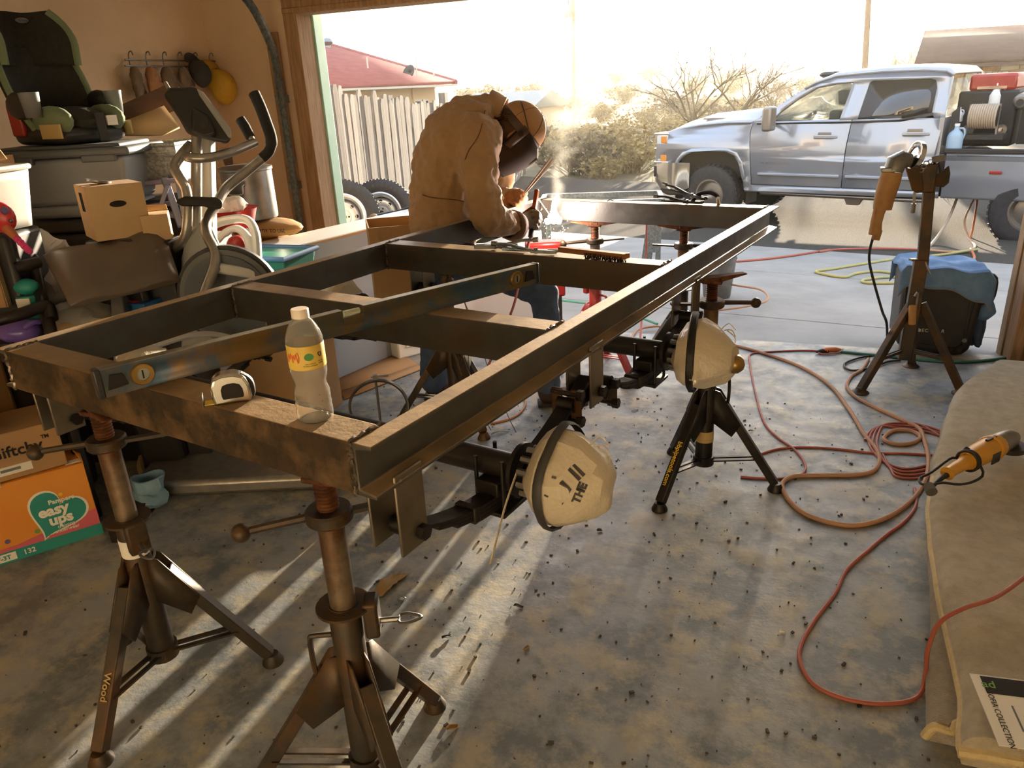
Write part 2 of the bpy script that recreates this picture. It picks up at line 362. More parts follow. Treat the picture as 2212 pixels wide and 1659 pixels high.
struct(G().box((JR + .05, DY + .04, HD / 2 + .02), (.1, .16, HD + .04)).o('trim_3', 'raw_wood', bev=.004))
struct(G().box((JR + .022, DY + .17, HD / 2), (.06, .1, HD + .05)).o('trim_4', 'raw_wood', bev=.004))
g = G(); g.box(((JL + JR) / 2, DY + .04, HD + .05), (JR - JL + .2, .16, .1)); g.box(((JL + JR) / 2, DY - .03, HD + .02), (JR - JL + .2, .03, .03))
struct(g.o('trim_5', 'raw_wood', bev=.004))
struct(G().box(((JL + JR) / 2 - .1, DY - .15, HD + .19), (JR - JL + .5, .24, .1)).o('trim_6', 'white_trim', bev=.01))
struct(G().box((JL - .22, DY - .012, .95), (.09, .02, 1.9)).o('trim_7', 'raw_wood', bev=.004))
def track(x, nm, lab):
    t = thing(nm, lab, 'door track', (x, DY, 0)); s = 1 if x < 0 else -1
    path = cr([(0, -.09, .02), (0, -.09, .9), (0, -.09, 1.62), (0, -.12, 1.83), (0, -.28, 2.06), (0, -.55, 2.16), (0, -1.2, 2.19), (0, -2.4, 2.2)], 6)
    pr = [(-.022, -.008), (.022, -.008), (.022, .012), (.016, .012), (.016, -.003), (-.016, -.003), (-.016, .018), (-.022, .018)]
    rings = []
    for i, p in enumerate(path):
        tt = (path[min(i + 1, len(path) - 1)] - path[max(i - 1, 0)]).normalized(); n = V((1, 0, 0)).cross(tt)
        rings.append([p + V((a, 0, 0)) + n * b for a, b in pr])
    G().loft(rings).o('rail', 'galv', t)
    for z in (.35, .95, 1.5): G().box((-s * .03, -.045, z), (.05, .09, .05)).o('bracket', 'galv', t, bev=.002)
track(-3.16, 'door_track', 'curved galvanized garage door track beside the green door trim')
track(1.32, 'door_track', 'galvanized garage door track inside the right door post')
# ---------------------------------------------------------------- outside ground
SL = .065
def gs(x, y): r = ray(x, y); t = (-CAMH + SL * DY) / (r.z + SL * r.y); return CAM + r * t
def sz(y): return -SL * (y - DY)
def line2(a, b): k = (b.y - a.y) / (b.x - a.x); return lambda x: a.y + k * (x - a.x)
j1, j2 = line2(gs(1550, 674), gs(1902, 706)), line2(gs(1580, 580), gs(1945, 609))
je = line2(gs(1600, 528), gs(2212, 571)); e0 = lambda x: DY + .1
drv = thing('driveway', None, None); drv['kind'] = 'structure'
lines = [e0, j1, j2, je]; XS = [-3.6, 4.8]
for i in range(3):
    for k in range(1):
        x0, x1 = XS[k] + .006, XS[k + 1] - .006; a, b = lines[i], lines[i + 1]
        while b(x1) - a(x1) < .08 and x1 > x0 + .2: x1 -= .02
        q = [(x0, a(x0) + .006), (x1, a(x1) + .006), (x1, b(x1) - .006), (x0, b(x0) - .006)]
        if q[2][1] - q[1][1] < .05: continue
        G().add([(x, y, sz(y) - .005) for x, y in q] + [(x, y, sz(y) - .12) for x, y in q], [(0, 1, 2, 3), (7, 6, 5, 4), (0, 4, 5, 1), (1, 5, 6, 2), (2, 6, 7, 3), (3, 7, 4, 0)]).o('slab', 'driveway', drv, bev=.006)
TH = R(-21.47); TO = V((-2.07, 11.67, -.46)); TD = V((math.cos(TH), math.sin(TH), 0)); TN = V((-math.sin(TH), math.cos(TH), 0))
g = G(); far = TO + TN * 4.2
def streetv(u, v):
    x = -40 + 90 * u; yn = je(x) + .01; yf = far.y + (x - far.x) * math.tan(TH); y = yn + (yf - yn) * v
    return (x, y, max(sz(y), -.46) - .015 if x > -30 else -.47)
g.grid(streetv, 30, 12); struct(g.o('street', 'asphalt'))
def terr(x, y):
    d = math.hypot(x, y); az = math.atan2(x, y)
    h = -.55 + 3.6 * max(0, min(1, (d - 35) / 110)) ** 1.3 * (1 + .35 * math.sin(az * 3 + 1.2)) + .9 * max(0, az) * max(0, min(1, (d - 50) / 90)) * 2
    return h + .3 * mnoise.noise(V((x * .06, y * .06, 0))) * min(1, d / 30)
def tfn(u, v):
    az = R(-62 + 105 * u); d = 11.5 + 260 * v ** 2.2
    x, y = d * math.sin(az), d * math.cos(az); return (x, y, terr(x, y) - .1)
struct(G().grid(tfn, 90, 50).o('terrain', 'dirt'))
struct(G().add([(-9, 4.6, -.03), (-3.6, 4.6, -.03), (-3.6, 8, -.24), (-4.5, 13.2, -.5), (-14, 14, -.5)], [(0, 1, 2, 3, 4)]).o('side_yard', 'dirt'))
# ---------------------------------------------------------------- far houses, shed, poles
def house():
    t = thing('house', 'pale stucco house with a red shingle hip roof behind the wooden fence', 'house')
    E1, E2 = pd(560, 201, 20), pd(985, 178, 24); R1, R2 = pd(600, 95, 27), pd(712, 98, 27)
    dv = (E2 - E1); dv.z = 0; dv.normalize(); bk = V((-dv.y, dv.x, 0)); z = E2.z; E1.z = z; E3 = E2 + bk * 9; E4 = E1 + bk * 9; R1.z = R2.z
    G().add([E1, E2, E3, E4, R1, R2], [(0, 1, 5, 4), (1, 2, 5), (2, 3, 4, 5), (3, 0, 4)]).o('roof', 'shingle_red', t, solid=.08)
    G().bar(E1 + V((0, 0, -.08)), E2 + V((0, 0, -.08)), .16, .06, up=(0, 0, 1)).o('fascia', 'white_trim', t)
    G().tube([E2, R2], .09, 6).o('ridge_cap', 'shingle_red', t)
    w0, w1 = E1 + bk * .5 + dv * .3, E2 + bk * .5 - dv * .5; h = 2.7
    G().add([w0, w1, w1 + bk * 8, w0 + bk * 8] + [p - V((0, 0, h)) for p in (w0, w1, w1 + bk * 8, w0 + bk * 8)], [(0, 1, 5, 4), (1, 2, 6, 5), (2, 3, 7, 6), (3, 0, 4, 7)]).o('wall', 'stucco', t)
    for px in (925, 838):
        c = w0 + dv * ((pd(px, 205, 23.5) - w0).dot(dv)); c.z = z - .95
        m = M(((dv.x, bk.x, 0, c.x), (dv.y, bk.y, 0, c.y), (0, 0, 1, c.z), (0, 0, 0, 1)))
        w = G().box((0, 0, 0), (.62, .08, 1.0), m).o('window', 'white_trim', t); G().box((0, -.03, 0), (.5, .06, .88), m).o('pane', 'window_glass', w)
    G().tube([w0 + dv * ((pd(902, 190, 23.5) - w0).dot(dv)) + V((0, -.1, 0)), w0 + dv * ((pd(902, 190, 23.5) - w0).dot(dv)) + V((0, -.1, -2.6))], .04, 6).o('downspout', 'stucco', t)
    p = pd(709, 104, 26.5); v = G().cyl(p - V((0, 0, .25)), p + V((0, 0, .12)), .12, .1, 10).o('roof_vent', 'galv', t); G().ball(p + V((0, 0, .2)), (.2, .2, .14), 12, 6).o('vent_cap', 'galv', v)
    for px, py, hh in ((797, 168, .62), (938, 170, .18)):
        p = pd(px, py, 24.2); G().cyl(p - V((0, 0, .3)), p + V((0, 0, hh)), .03, n=6).o('vent_pipe', 'white_trim', t)
    p = pd(902, 174, 24); G().cyl(p - V((0, 0, .2)), p + V((0, 0, .72)), .02, n=6).o('antenna_mast', 'white_trim', t)
    p = pd(886, 158, 24); d = G().lathe([(.01, 0), (.13, .02), (.24, .08)], 16, AX(p, p + V((-.3, -1, .5))), cap=False).o('satellite_dish', 'plastic_dark', t, solid=.02)
    G().tube([p, p + V((.12, 0, -.35)), p + V((.2, 0, -.45))], .02, 6).o('dish_arm', 'galv', d)
    c = pd(648, 150, 19); G().box(c, (.6, .6, 1.5)).o('chimney', 'paper_white', t); G().box(c + V((0, 0, .8)), (.75, .75, .16)).o('chimney_cap', 'stucco', t)
house()
def stonehouse():
    t = thing('stone_house', 'stone house with a dark brown roof behind the pickup bed', 'house')
    A, B = pd(1985, 138, 19), pd(2330, 108, 18); B.z = A.z; dv = (B - A).normalized(); bk = ray(1985, 138); bk.z = 0; bk.normalize(); T0_ = 0
    T0 = pd(1997, 71, 22); T1 = T0 + dv * 6; P = [A - dv * .1 - bk * .3, B - bk * .3, T1, T0, A + bk * 5.5, B + bk * 5.5]
    G().add(P, [(0, 1, 2, 3), (3, 2, 5, 4)]).o('roof', 'shingle_dark', t, solid=.12)
    G().bar(P[0] + V((0, 0, -.1)), P[1] + V((0, 0, -.1)), .2, .08).o('fascia', 'shingle_dark', t)
    G().add([A, B, B - V((0, 0, 3)), A - V((0, 0, 3)), A + bk * 5, A + bk * 5 - V((0, 0, 3)), T0 - V((0, 0, .1))], [(0, 1, 2, 3), (0, 3, 5, 4), (0, 4, 6)]).o('wall', 'mortar', t)
    L = (B - A).length; z = -.12; rnd = random.Random(3)
    while z > -2.2:
        h = rnd.choice((.14, .18, .22)); x = .02
        while x < L - .1:
            w = rnd.uniform(.22, .55)
            m = M(((dv.x, bk.x, 0, A.x), (dv.y, bk.y, 0, A.y), (0, 0, 1, A.z), (0, 0, 0, 1)))
            if x + w < 2.9: G().box((x + w / 2, -.01, z - h / 2), (w - .03, .06 + rnd.random() * .03, h - .03), m).o('stone', rnd.choice(('stone', 'stone_light', 'stone_light', 'stone_tan', 'stone')), t, bev=.015, seg=1)
            x += w
        z -= h
stonehouse()
def shed():
    c = pd(1105, 216, 38); t = thing('shed', 'low shed with a pale grey metal roof beyond the fence', 'shed', (c.x, c.y, c.z - 1.9), R(-14))
    G().box((0, 0, .7), (4.4, 3, 1.8)).o('wall', 'stucco', t)
    G().prism([(-1.8, 0), (1.8, 0), (0, .75)], 4.8, M.Translation((-2.4, 0, 1.55)) @ M(((0, 0, 1, 0), (1, 0, 0, 0), (0, 1, 0, 0), (0, 0, 0, 1)))).o('roof', 'galv', t)
shed()
def pole(px, d, ztop, r, nm, lab, hard):
    b = pd(px, 200, d); z0 = terr(b.x, b.y) - .3; top = pd(px, 0, d).z + ztop
    t = thing('utility_pole', lab, 'pole', (b.x, b.y, z0)); tx = pd(px, 0, d); dx, dy = (tx - b).x, (tx - b).y
    k = (top - z0) / max(.1, (tx.z - b.z)); G().tube([(0, 0, 0), (dx * .5, dy * .5, (top - z0) * .5), (dx, dy, top - z0)], [r, r * .9, r * .75], 10).o('post', 'pole_wood', t)
    def rel(x, y): return pd(x, y, d) - V((b.x, b.y, z0))
    if hard:
        c = rel(1228, 20); a = G().cyl(c - V((0, 0, .42)), c + V((0, 0, .3)), .23, n=14).o('transformer', 'galv', t); G().cyl(c + V((0, 0, .3)), c + V((0, 0, .5)), .05, n=8).o('bushing', 'plastic_dark', a); G().bar(c, rel(1239, 20), .06, .1).o('bracket', 'galv', t)
        c = rel(1222, 105); l = G().ball(c, (.33, .14, .08), 10, 6).o('street_light', 'galv', t); G().tube([c, rel(1230, 100), rel(1239, 101)], .03, 6).o('light_arm', 'galv', t)
        G().bar(rel(1200, -14), rel(1278, -14), .1).o('crossarm', 'pole_wood', t)
    return t
pole(1239, 46, 1.5, .13, 'pole', 'slim utility pole with a transformer and a street light', True)
pole(1870, 31, 2, .13, 'pole', 'bare utility pole rising behind the silver pickup roof', False)
# ---------------------------------------------------------------- fence: every picket a part
def fence():
    A, B = V((-4.12, 6.1, 0)), V((-4.33, 9.6, 0)); L = (B - A).length; d = (B - A) / L; n = V((d.y, -d.x, 0))
    if n.x < 0: n = -n
    t = thing('picket_fence', 'weathered grey wooden picket fence behind the leaning tyres', 'fence')
    rnd = random.Random(11); ms = []
    for k in range(4):
        q = G(); w = .0455
        q.prism([(-w, 0), (w, 0), (w, 1.76 + .02 * k), (w * .55, 1.83), (-w * .55, 1.83), (-w, 1.77)], .018, M(((1, 0, 0, 0), (0, 0, 1, 0), (0, 1, 0, 0), (0, 0, 0, 1))))
        q.v = [V((p.x + .006 * math.sin(p.z * 2 + k), p.y, p.z)) for p in q.v]
        ms.append(q.o('picket', 'fence_wood', t))
    s = -.7; i = 0
    while s < L:
        f = max(0, s / L); zt = 1.63 - .29 * f + rnd.uniform(-.05, .03); P = A + d * s + n * rnd.uniform(-.004, .012)
        m = M.Translation((P.x, P.y, zt - 1.83)) @ M.Rotation(math.atan2(d.y, d.x) + rnd.uniform(-.05, .05), 4, 'Z') @ M.Rotation(rnd.uniform(-.015, .015), 4, 'Y')
        (ms[i] if i < 4 else inst(ms[i % 4], 'picket', t)).matrix_local = m
        i += 1; s += .098
    for z in (.35, 1.3):
        G().bar(A - n * .03 - d * .7 + V((0, 0, z)), B - n * .03 + V((0, 0, z - .29)), .04, .09).o('rail', 'fence_wood', t)
    for s in (0, 1.75, 3.45): G().box((A + d * s - n * .08) + V((0, 0, .65)), (.09, .09, 1.7)).o('post', 'fence_wood', t)
    t2 = thing('board_fence', 'low grey board fence running on past the picket fence', 'fence'); C, D = B + V((.05, .1, 0)), pd(1130, 240, 19); D.z = 0
    L2 = (D - C).length; dd = (D - C) / L2; s = 0; first = None
    while s < L2:
        P = C + dd * s; m = TR((P.x, P.y, .55 - .35 * s / L2), math.atan2(dd.y, dd.x))
        if not first: first = G().box((0, 0, 0), (.145, .02, 1.5)).o('board', 'fence_wood', t2); first.matrix_local = m
        else: inst(first, 'board', t2, m)
        s += .16
fence()
# ---------------------------------------------------------------- brush and trees
def shrub_mesh(seed, H, W, n, mt, twig=.012):
    rnd = random.Random(seed); g = G()
    for i in range(n):
        a = rnd.uniform(0, 6.28); tilt = rnd.uniform(.05, 1) ; h = H * rnd.uniform(.5, 1); b = V((rnd.gauss(0, W * .12), rnd.gauss(0, W * .12), 0)); dirv = V((math.cos(a) * tilt * W, math.sin(a) * tilt * W, h))
        pts = [b, b + dirv * .5 + V((rnd.gauss(0, .08), rnd.gauss(0, .08), 0)) * H, b + dirv]
        g.tube(pts, [twig, twig * .7, twig * .3], 3, cap=False)
        for k in range(5):
            t0 = rnd.uniform(.3, 1); p = b + dirv * t0; q = p + V((rnd.gauss(0, 1), rnd.gauss(0, 1), rnd.gauss(.5, .6))) * H * .16; g.tube([p, q], [twig * .5, twig * .2], 3, cap=False)
            for w in range(3):
                c = p + (q - p) * rnd.random(); u = V((rnd.gauss(0, 1), rnd.gauss(0, 1), rnd.gauss(0, 1))).normalized() * H * .05; w2 = V((rnd.gauss(0, 1), rnd.gauss(0, 1), rnd.gauss(0, 1))).normalized() * H * .05
                g.add([c - u, c + w2, c + u, c - w2], [(0, 1, 2, 3)])
    return g.o('dry_shrub', mt, fix=False)
base = [shrub_mesh(1, 1, .8, 60, 'brush_tan'), shrub_mesh(2, 1, .9, 60, 'brush_grey'), shrub_mesh(3, 1, .7, 50, 'brush_tan')]
spots = [(1205, 300, 22), (1255, 315, 19), (1310, 322, 18), (1362, 318, 19), (1400, 300, 22), (1290, 270, 27), (1345, 262, 30), (1225, 262, 30), (1440, 268, 28), (1490, 262, 30), (1550, 258, 30), (1610, 240, 34), (1400, 245, 38), (1460, 232, 42), (1530, 225, 44), (1600, 212, 46), (1660, 205, 40), (1300, 238, 44), (1240, 226, 52), (1180, 222, 56), (1120, 215, 60), (1350, 218, 60), (1420, 208, 64), (1500, 200, 66), (1580, 194, 66), (1690, 185, 55), (1740, 178, 60), (1800, 175, 50), (1850, 170, 56), (1930, 150, 45), (1965, 150, 36), (1900, 160, 62), (1060, 205, 70), (1010, 200, 80), (1160, 205, 85), (1260, 200, 90), (1330, 196, 95), (1400, 190, 100)]
rnd = random.Random(5)
for i, (px, py, d) in enumerate(spots):
    p = pd(px, py, d); k = i % 3; s = rnd.uniform(.55, .9) * (1 + d / 70)
    o = base[k] if i < 3 else dup(base[k]); o.location = (p.x, p.y, terr(p.x, p.y) - .15); o.scale = (s * 1.5, s * 1.5, s * rnd.uniform(.8, 1.15)); o.rotation_euler = (0, 0, rnd.uniform(0, 6))
    tag(o, ('tan dry brush bush' if k != 1 else 'grey brown leafless bush') + ' in the scrubland beyond the street', 'bush', 'dry bushes in the scrubland')
def btree(px, py, d, H, seed, lab, mt='brush_grey', spread=.55, depth=4):
    rnd = random.Random(seed); p = pd(px, py, d); z0 = terr(p.x, p.y) - .1; t = thing('bare_tree', lab, 'tree', (p.x, p.y, z0)); gt, gb = G(), G()
    def grow(a, dr, L, r, lv):
        b = a + dr * L * .55 + V((rnd.gauss(0, .07), rnd.gauss(0, .07), rnd.gauss(0, .03))) * L; c = b + (dr + V((rnd.gauss(0, .18), rnd.gauss(0, .18), .08))).normalized() * L * .45
        (gt if lv >= depth - 1 else gb).tube([a, b, c], [r, r * .8, r * .62], 6 if lv > 2 else 4, cap=False)
        if lv == 0: return
        for k in range(rnd.choice((2, 3, 3))):
            nd = (dr + V((rnd.gauss(0, spread), rnd.gauss(0, spread), rnd.gauss(.12, .25)))).normalized(); grow(b + (c - b) * rnd.random(), nd, L * rnd.uniform(.6, .85), r * .6, lv - 1)
    for k in range(5): a = k * 1.26 + rnd.random(); grow(V((math.cos(a) * .08, math.sin(a) * .08, 0)), V((math.cos(a) * .5, math.sin(a) * .5, 1)).normalized(), H * .42, .045 * H / 3, depth)
    gt.o('trunk', mt, t, fix=False); gb.o('branches', mt, t, fix=False)['kind'] = 'stuff'
btree(1530, 245, 21, 3.3, 4, 'spreading leafless mesquite tree beyond the pickup hood')
btree(1700, 215, 24, 2.4, 8, 'small bare tree just behind the pickup windshield', depth=3)
btree(1640, 200, 34, 2.6, 9, 'thin leafless tree in the far scrub left of the windshield', depth=3)
btree(1820, 170, 27, 2.6, 12, 'rusty leafless tree seen over the pickup cab roof', 'brush_tan', depth=4)
btree(1962, 150, 31, 3.3, 15, 'bushy tree at the corner of the stone house', 'brush_tan', depth=4)
btree(2050, 200, 17.2, 2.2, 18, 'bare sapling in front of the stone house wall', depth=3)
g = G(); rnd = random.Random(21)
for i in range(2600):
    u = rnd.random(); x = -3 + 23 * u; yb = far.y + (x - far.x) * math.tan(TH) + rnd.random() ** 2 * 7; h = rnd.uniform(.12, .4); z = terr(x, yb) - .08; a = rnd.uniform(0, 6.28)
    tp = V((x + rnd.gauss(0, .1), yb + rnd.gauss(0, .1), z + h)); g.add([(x - .02 * math.cos(a), yb - .02 * math.sin(a), z), (x + .02 * math.cos(a), yb + .02 * math.sin(a), z), tp], [(0, 1, 2)])
tag(g.o('dry_grass', 'grass_dry', fix=False), 'tufts of dry straw coloured grass along the far street edge', 'grass', kind='stuff')
# ---------------------------------------------------------------- wheels leaning at the fence
def tyre(t, Rr=.34, W=.2, hub='alu_wheel'):
    prof = []
    for k in range(25):
        a = -math.pi / 2 - 1.95 + 3.9 * k / 24; prof.append((Rr - .075 + .075 * (abs(math.cos(a + math.pi / 2)) ** .6) * (1 if math.cos(a + math.pi / 2) > 0 else -1), W * .5 * math.sin(a + math.pi / 2) * 1.02))
    g = G(); g.lathe([(.205, -W * .42)] + [(.235, -W * .5), (.28, -W * .52), (Rr - .03, -W * .46), (Rr - .004, -W * .36), (Rr, -W * .15), (Rr, W * .15), (Rr - .004, W * .36), (Rr - .03, W * .46), (.28, W * .52), (.235, W * .5), (.205, W * .42)], 48, cap=False)
    ty = g.o('tyre', 'rubber', t); q = G()
    for k in range(60):
        for s in (-1, 1):
            q.box((Rr - .001, s * W * .27, 0), (.012, W * .16, .02), M.Rotation(k * 2 * math.pi / 60 + s * .03, 4, 'Z') @ M(((1, 0, 0, 0), (0, 0, -1, 0), (0, 1, 0, 0), (0, 0, 0, 1))))
    q.o('tread', 'rubber', ty)['kind'] = 'stuff'
    rim = G().lathe([(.2, -W * .4), (.215, -W * .44), (.21, -W * .2), (.18, .0), (.18, W * .3), (.213, W * .44), (.2, W * .46), (.185, W * .43), (.17, W * .25), (.165, W * .12)], 40, cap=False).o('rim', hub, t, solid=.004)
    g = G(); g.lathe([(.165, W * .12), (.12, W * .2), (.075, W * .16), (.07, W * .2), (.03, W * .2), (.001, W * .2)], 40, cap=False); g.o('wheel_disc', hub, t, solid=.004)
    for k in range(8): a = k * math.pi / 4; G().cyl((.125 * math.cos(a), .125 * math.sin(a), W * .16), (.125 * math.cos(a), .125 * math.sin(a), W * .205), .017, n=12).o('vent_hole', 'black_ink', rim)
    for k in range(5): a = k * 1.2566; G().cyl((.052 * math.cos(a), .052 * math.sin(a), W * .19), (.052 * math.cos(a), .052 * math.sin(a), W * .215), .009, n=8).o('bolt_hole', 'black_ink', rim)
    G().cyl((0, 0, W * .19), (0, 0, W * .215), .032, n=16).o('hub_hole', 'black_ink', rim)
    return ty
def arc_text(body, rad, size, par, z, a0, da, mt):
    for i, ch in enumerate(body):
        if ch == ' ': continue
        a = a0 - i * da; text(ch, size, mt, par, M.Translation((rad * math.cos(a), rad * math.sin(a), z)) @ M.Rotation(a - math.pi / 2, 4, 'Z'), depth=.001, bold=.0008)
def wheel(px, py, d, yaw, lean, lab, txt, a0):
    c = pd(px, py, d); t = thing('spare_tire', lab, 'tire', c, yaw, 'trailer wheels leaning on the fence', rx=lean)
    ty = tyre(t); arc_text(txt, .275, .036, ty, .1045, R(a0), R(9.5), 'rubber_dusty'); return t
w = wheel(742, 470, 7.0, R(32), R(78), 'trailer wheel with silver eight hole rim nearest the green door trim', 'ST RADIAL', 160)
w = wheel(826, 462, 7.6, R(20), R(80), 'right hand trailer wheel lettered on its sidewall leaning at the fence', 'ST RADIAL', 130)
w = wheel(790, 462, 7.95, R(22), R(82), 'trailer wheel with a red and white sticker half hidden behind two others', 'ST RADIAL', 130)
G().box((0, 0, 0), (.09, .005, .05), TR((-.29, .16, 0), R(150))).o('sticker', 'box_red', w)
w = wheel(712, 470, 7.45, R(34), R(79), 'trailer wheel mostly hidden behind the green door trim', 'ST RADIAL', 160)
# ================================================================ pickup truck (x back along the body, y away from the garage, z up)
def truck():
    t = thing('pickup_truck', 'silver crew cab pickup truck parked across the driveway', 'truck', TO, TH); W = 2.03; D = .05
    def ys(z, s=2):                                   # body side: shoulder turns up to the sky, lower door to the road
        if z > 1.14: return .012 + (z - 1.14) * .26
        if z > 1.0: return .012 * ((z - 1.0) / .14) ** 2
        if z > .76: return (1.0 - z) * .10
        return .024 + (.76 - z) * .16 if z < .72 else .024 - (z - .72) * .0
    def panel(name, poly, mt='truck_silver', off=0, yf=None, thick=.02, par=t, levels=None):
        yf = yf or ys
        bm = bmesh.new(); bm.faces.new([bm.verts.new((x, 0, z + D)) for x, z in poly])
        for lv in levels or [.5 + .05 * k for k in range(20)]:
            bmesh.ops.bisect_plane(bm, geom=bm.verts[:] + bm.edges[:] + bm.faces[:], plane_co=(0, 0, lv), plane_no=(0, 0, 1))
        for v in bm.verts: v.co.y = yf(v.co.z) + off
        bmesh.ops.recalc_face_normals(bm, faces=bm.faces)
        f = bm.faces[:]
        if sum(q.normal.y for q in f) > 0: bmesh.ops.reverse_faces(bm, faces=f)
        me = bpy.data.meshes.new(name); bm.to_mesh(me); bm.free(); me.polygons.foreach_set('use_smooth', [True] * len(me.polygons)); me.set_sharp_from_angle(angle=R(40)); me.materials.append(MT[mt])
        ob = bpy.data.objects.new(name, me); sc.collection.objects.link(ob); ob.parent = par
        q = ob.modifiers.new('s', 'SOLIDIFY'); q.thickness = thick; q.offset = -1
        return ob
    arch = [(.43, .30), (.46, .55), (.52, .80), (.60, .91), (.72, .96), (.96, .975), (1.22, .97), (1.36, .92), (1.43, .80), (1.48, .60), (1.50, .45)]
    fen = [(.10, .80), (.20, .79), (.40, .78)] + [(.44, .60)][:0] + [(.47, .78), (.52, .84)] + arch[3:] + [(1.60, .43), (1.60, .60), (1.57, 1.0), (1.54, 1.22), (1.555, 1.34), (1.2, 1.345), (.8, 1.32), (.45, 1.27), (.2, 1.2), (.12, 1.1)]
    panel('front_fender', fen)
    panel('fender_flare', [(.44, .62), (.47, .78), (.52, .84), (.60, .91), (.72, .96), (.96, .975), (1.22, .97), (1.36, .92), (1.43, .80), (1.48, .60), (1.52, .62), (1.48, .83), (1.40, .955), (1.24, 1.01), (.96, 1.015), (.70, 1.0), (.56, .95), (.47, .86), (.42, .78)], off=-.018)
    d1 = panel('front_door', [(1.612, .53), (2.812, .535), (2.83, .9), (2.845, 1.36), (2.78, 1.37), (1.80, 1.35), (1.565, 1.36), (1.552, 1.22), (1.58, 1.0), (1.61, .62)])
    d2 = panel('rear_door', [(2.824, .535), (3.80, .545), (3.85, .9), (3.88, 1.37), (2.857, 1.365), (2.842, .9)])
    def hand(d, s, z):
        G().box((s, -.012, z + D), (.30, .02, .04)).o('handle', 'truck_silver', d, bev=.008); G().box((s - .02, .008, z + D + .02), (.17, .012, .07)).o('handle_recess', 'truck_trim', d, bev=.01)
    hand(d1, 2.58, 1.165); hand(d2, 3.63, 1.2)
    for d, a, b in ((d1, 1.70, 2.79), (d2, 2.86, 3.79)): G().box(((a + b) / 2, .018, .68 + D), (b - a, .03, .035)).o('side_moulding', 'truck_silver', d, bev=.008)
    text('SILVERADO 2500', .055, 'truck_trim', d1, TR((1.93, .014, .83 + D), 0, 0, R(90)), depth=.003)
    panel('rocker', [(1.5, .43), (3.95, .46), (3.95, .535), (1.6, .53)], off=.004)
    # greenhouse: pillars, roof, glass
    def gh(z): return .075 + max(0, z - 1.40) * .36
    pil = [(1.565, 1.36), (1.70, 1.43), (1.95, 1.60), (2.27, 1.80), (2.55, 1.90), (3.1, 1.925), (3.55, 1.92), (3.80, 1.895), (3.87, 1.82), (3.885, 1.37), (3.78, 1.365), (3.74, 1.42), (3.73, 1.70), (3.70, 1.785), (3.64, 1.805), (2.99, 1.81), (2.96, 1.79), (2.91, 1.365), (2.70, 1.36), (2.765, 1.80), (2.55, 1.79), (2.33, 1.755), (2.1, 1.62), (1.88, 1.45), (1.80, 1.355)]
    panel('cab_pillars', pil, yf=gh, thick=.05, levels=[1.45 + .05 * k for k in range(11)])
    panel('front_window', [(1.80, 1.35), (2.71, 1.36), (2.775, 1.81), (2.55, 1.80), (2.32, 1.76), (2.09, 1.62), (1.87, 1.45)], 'glass_clear', .03, gh, .005)
    panel('rear_window', [(2.90, 1.36), (3.74, 1.42), (3.73, 1.71), (3.70, 1.79), (3.64, 1.81), (2.99, 1.82), (2.95, 1.79)], 'glass_tint', .022, gh, .006)
    panel('window_trim', [(1.62, 1.335), (2.85, 1.345), (3.4, 1.36), (3.76, 1.43), (3.76, 1.40), (3.42, 1.335), (2.85, 1.325), (1.62, 1.315)], 'truck_dark', -.004, lambda z: ys(1.36), .015)
    panel('mirror_patch', [(1.64, 1.34), (1.84, 1.35), (1.88, 1.47)], 'truck_dark', .02, gh, .01)
    g = G(); rings = []
    for s, z, c in ((2.18, 1.76, .0), (2.3, 1.83, .01), (2.55, 1.90, .03), (3.1, 1.925, .035), (3.55, 1.92, .03), (3.8, 1.895, .02), (3.87, 1.84, 0)):
        y0 = gh(z) - .005; rings.append([(s, y0 + (W - 2 * y0) * k / 12, z + D + c * (1 - (k / 6 - 1) ** 2) + (.0 if 0 < k < 12 else -.02)) for k in range(13)])
    g.add([p for r_ in rings for p in r_], [(j * 13 + i, j * 13 + i + 1, (j + 1) * 13 + i + 1, (j + 1) * 13 + i) for j in range(6) for i in range(12)])
    rf = g.o('roof', 'truck_silver', t, solid=.03)
    for k in (-2, -1, 0, 1, 2): G().ball((2.33, W / 2 + k * .25, 1.9 + D), (.1, .06, .04), 10, 6).o('cab_light', 'plastic_dark', rf)
    G().add([(1.62, .12, 1.40), (1.62, W - .12, 1.40), (2.24, W - .25, 1.82), (2.24, .25, 1.82)], [(0, 1, 2, 3)]).o('windshield', 'glass_clear', t, solid=.006)
    G().add([(3.87, .1, 1.42), (3.87, W - .1, 1.42), (3.86, W - .22, 1.84), (3.86, .22, 1.84)], [(0, 1, 2, 3)]).o('back_window', 'glass_clear', t, solid=.006)
    G().box((3.87, W / 2, 1.0), (.05, W - .1, .85)).o('cab_back', 'truck_silver', t)
    # far side of the cab and body
    for nm, poly, yv in (('far_door', [(1.6, .53), (3.85, .54), (3.88, 1.37), (1.56, 1.36)], W - .03), ('far_fender', fen, W - .03)):
        panel(nm, poly, yf=lambda z: W - .01, thick=.02)
    G().tube([(1.6, W - .1, 1.4), (2.27, W - .24, 1.84), (2.6, W - .25, 1.92)], .04, 6).o('far_pillar', 'truck_silver', t); G().box((2.83, W - .16, 1.6), (.12, .05, .5)).o('far_pillar', 'truck_silver', t); G().box((3.8, W - .16, 1.6), (.14, .05, .5)).o('far_pillar', 'truck_silver', t)
    # hood with a raised centre
    rings = []
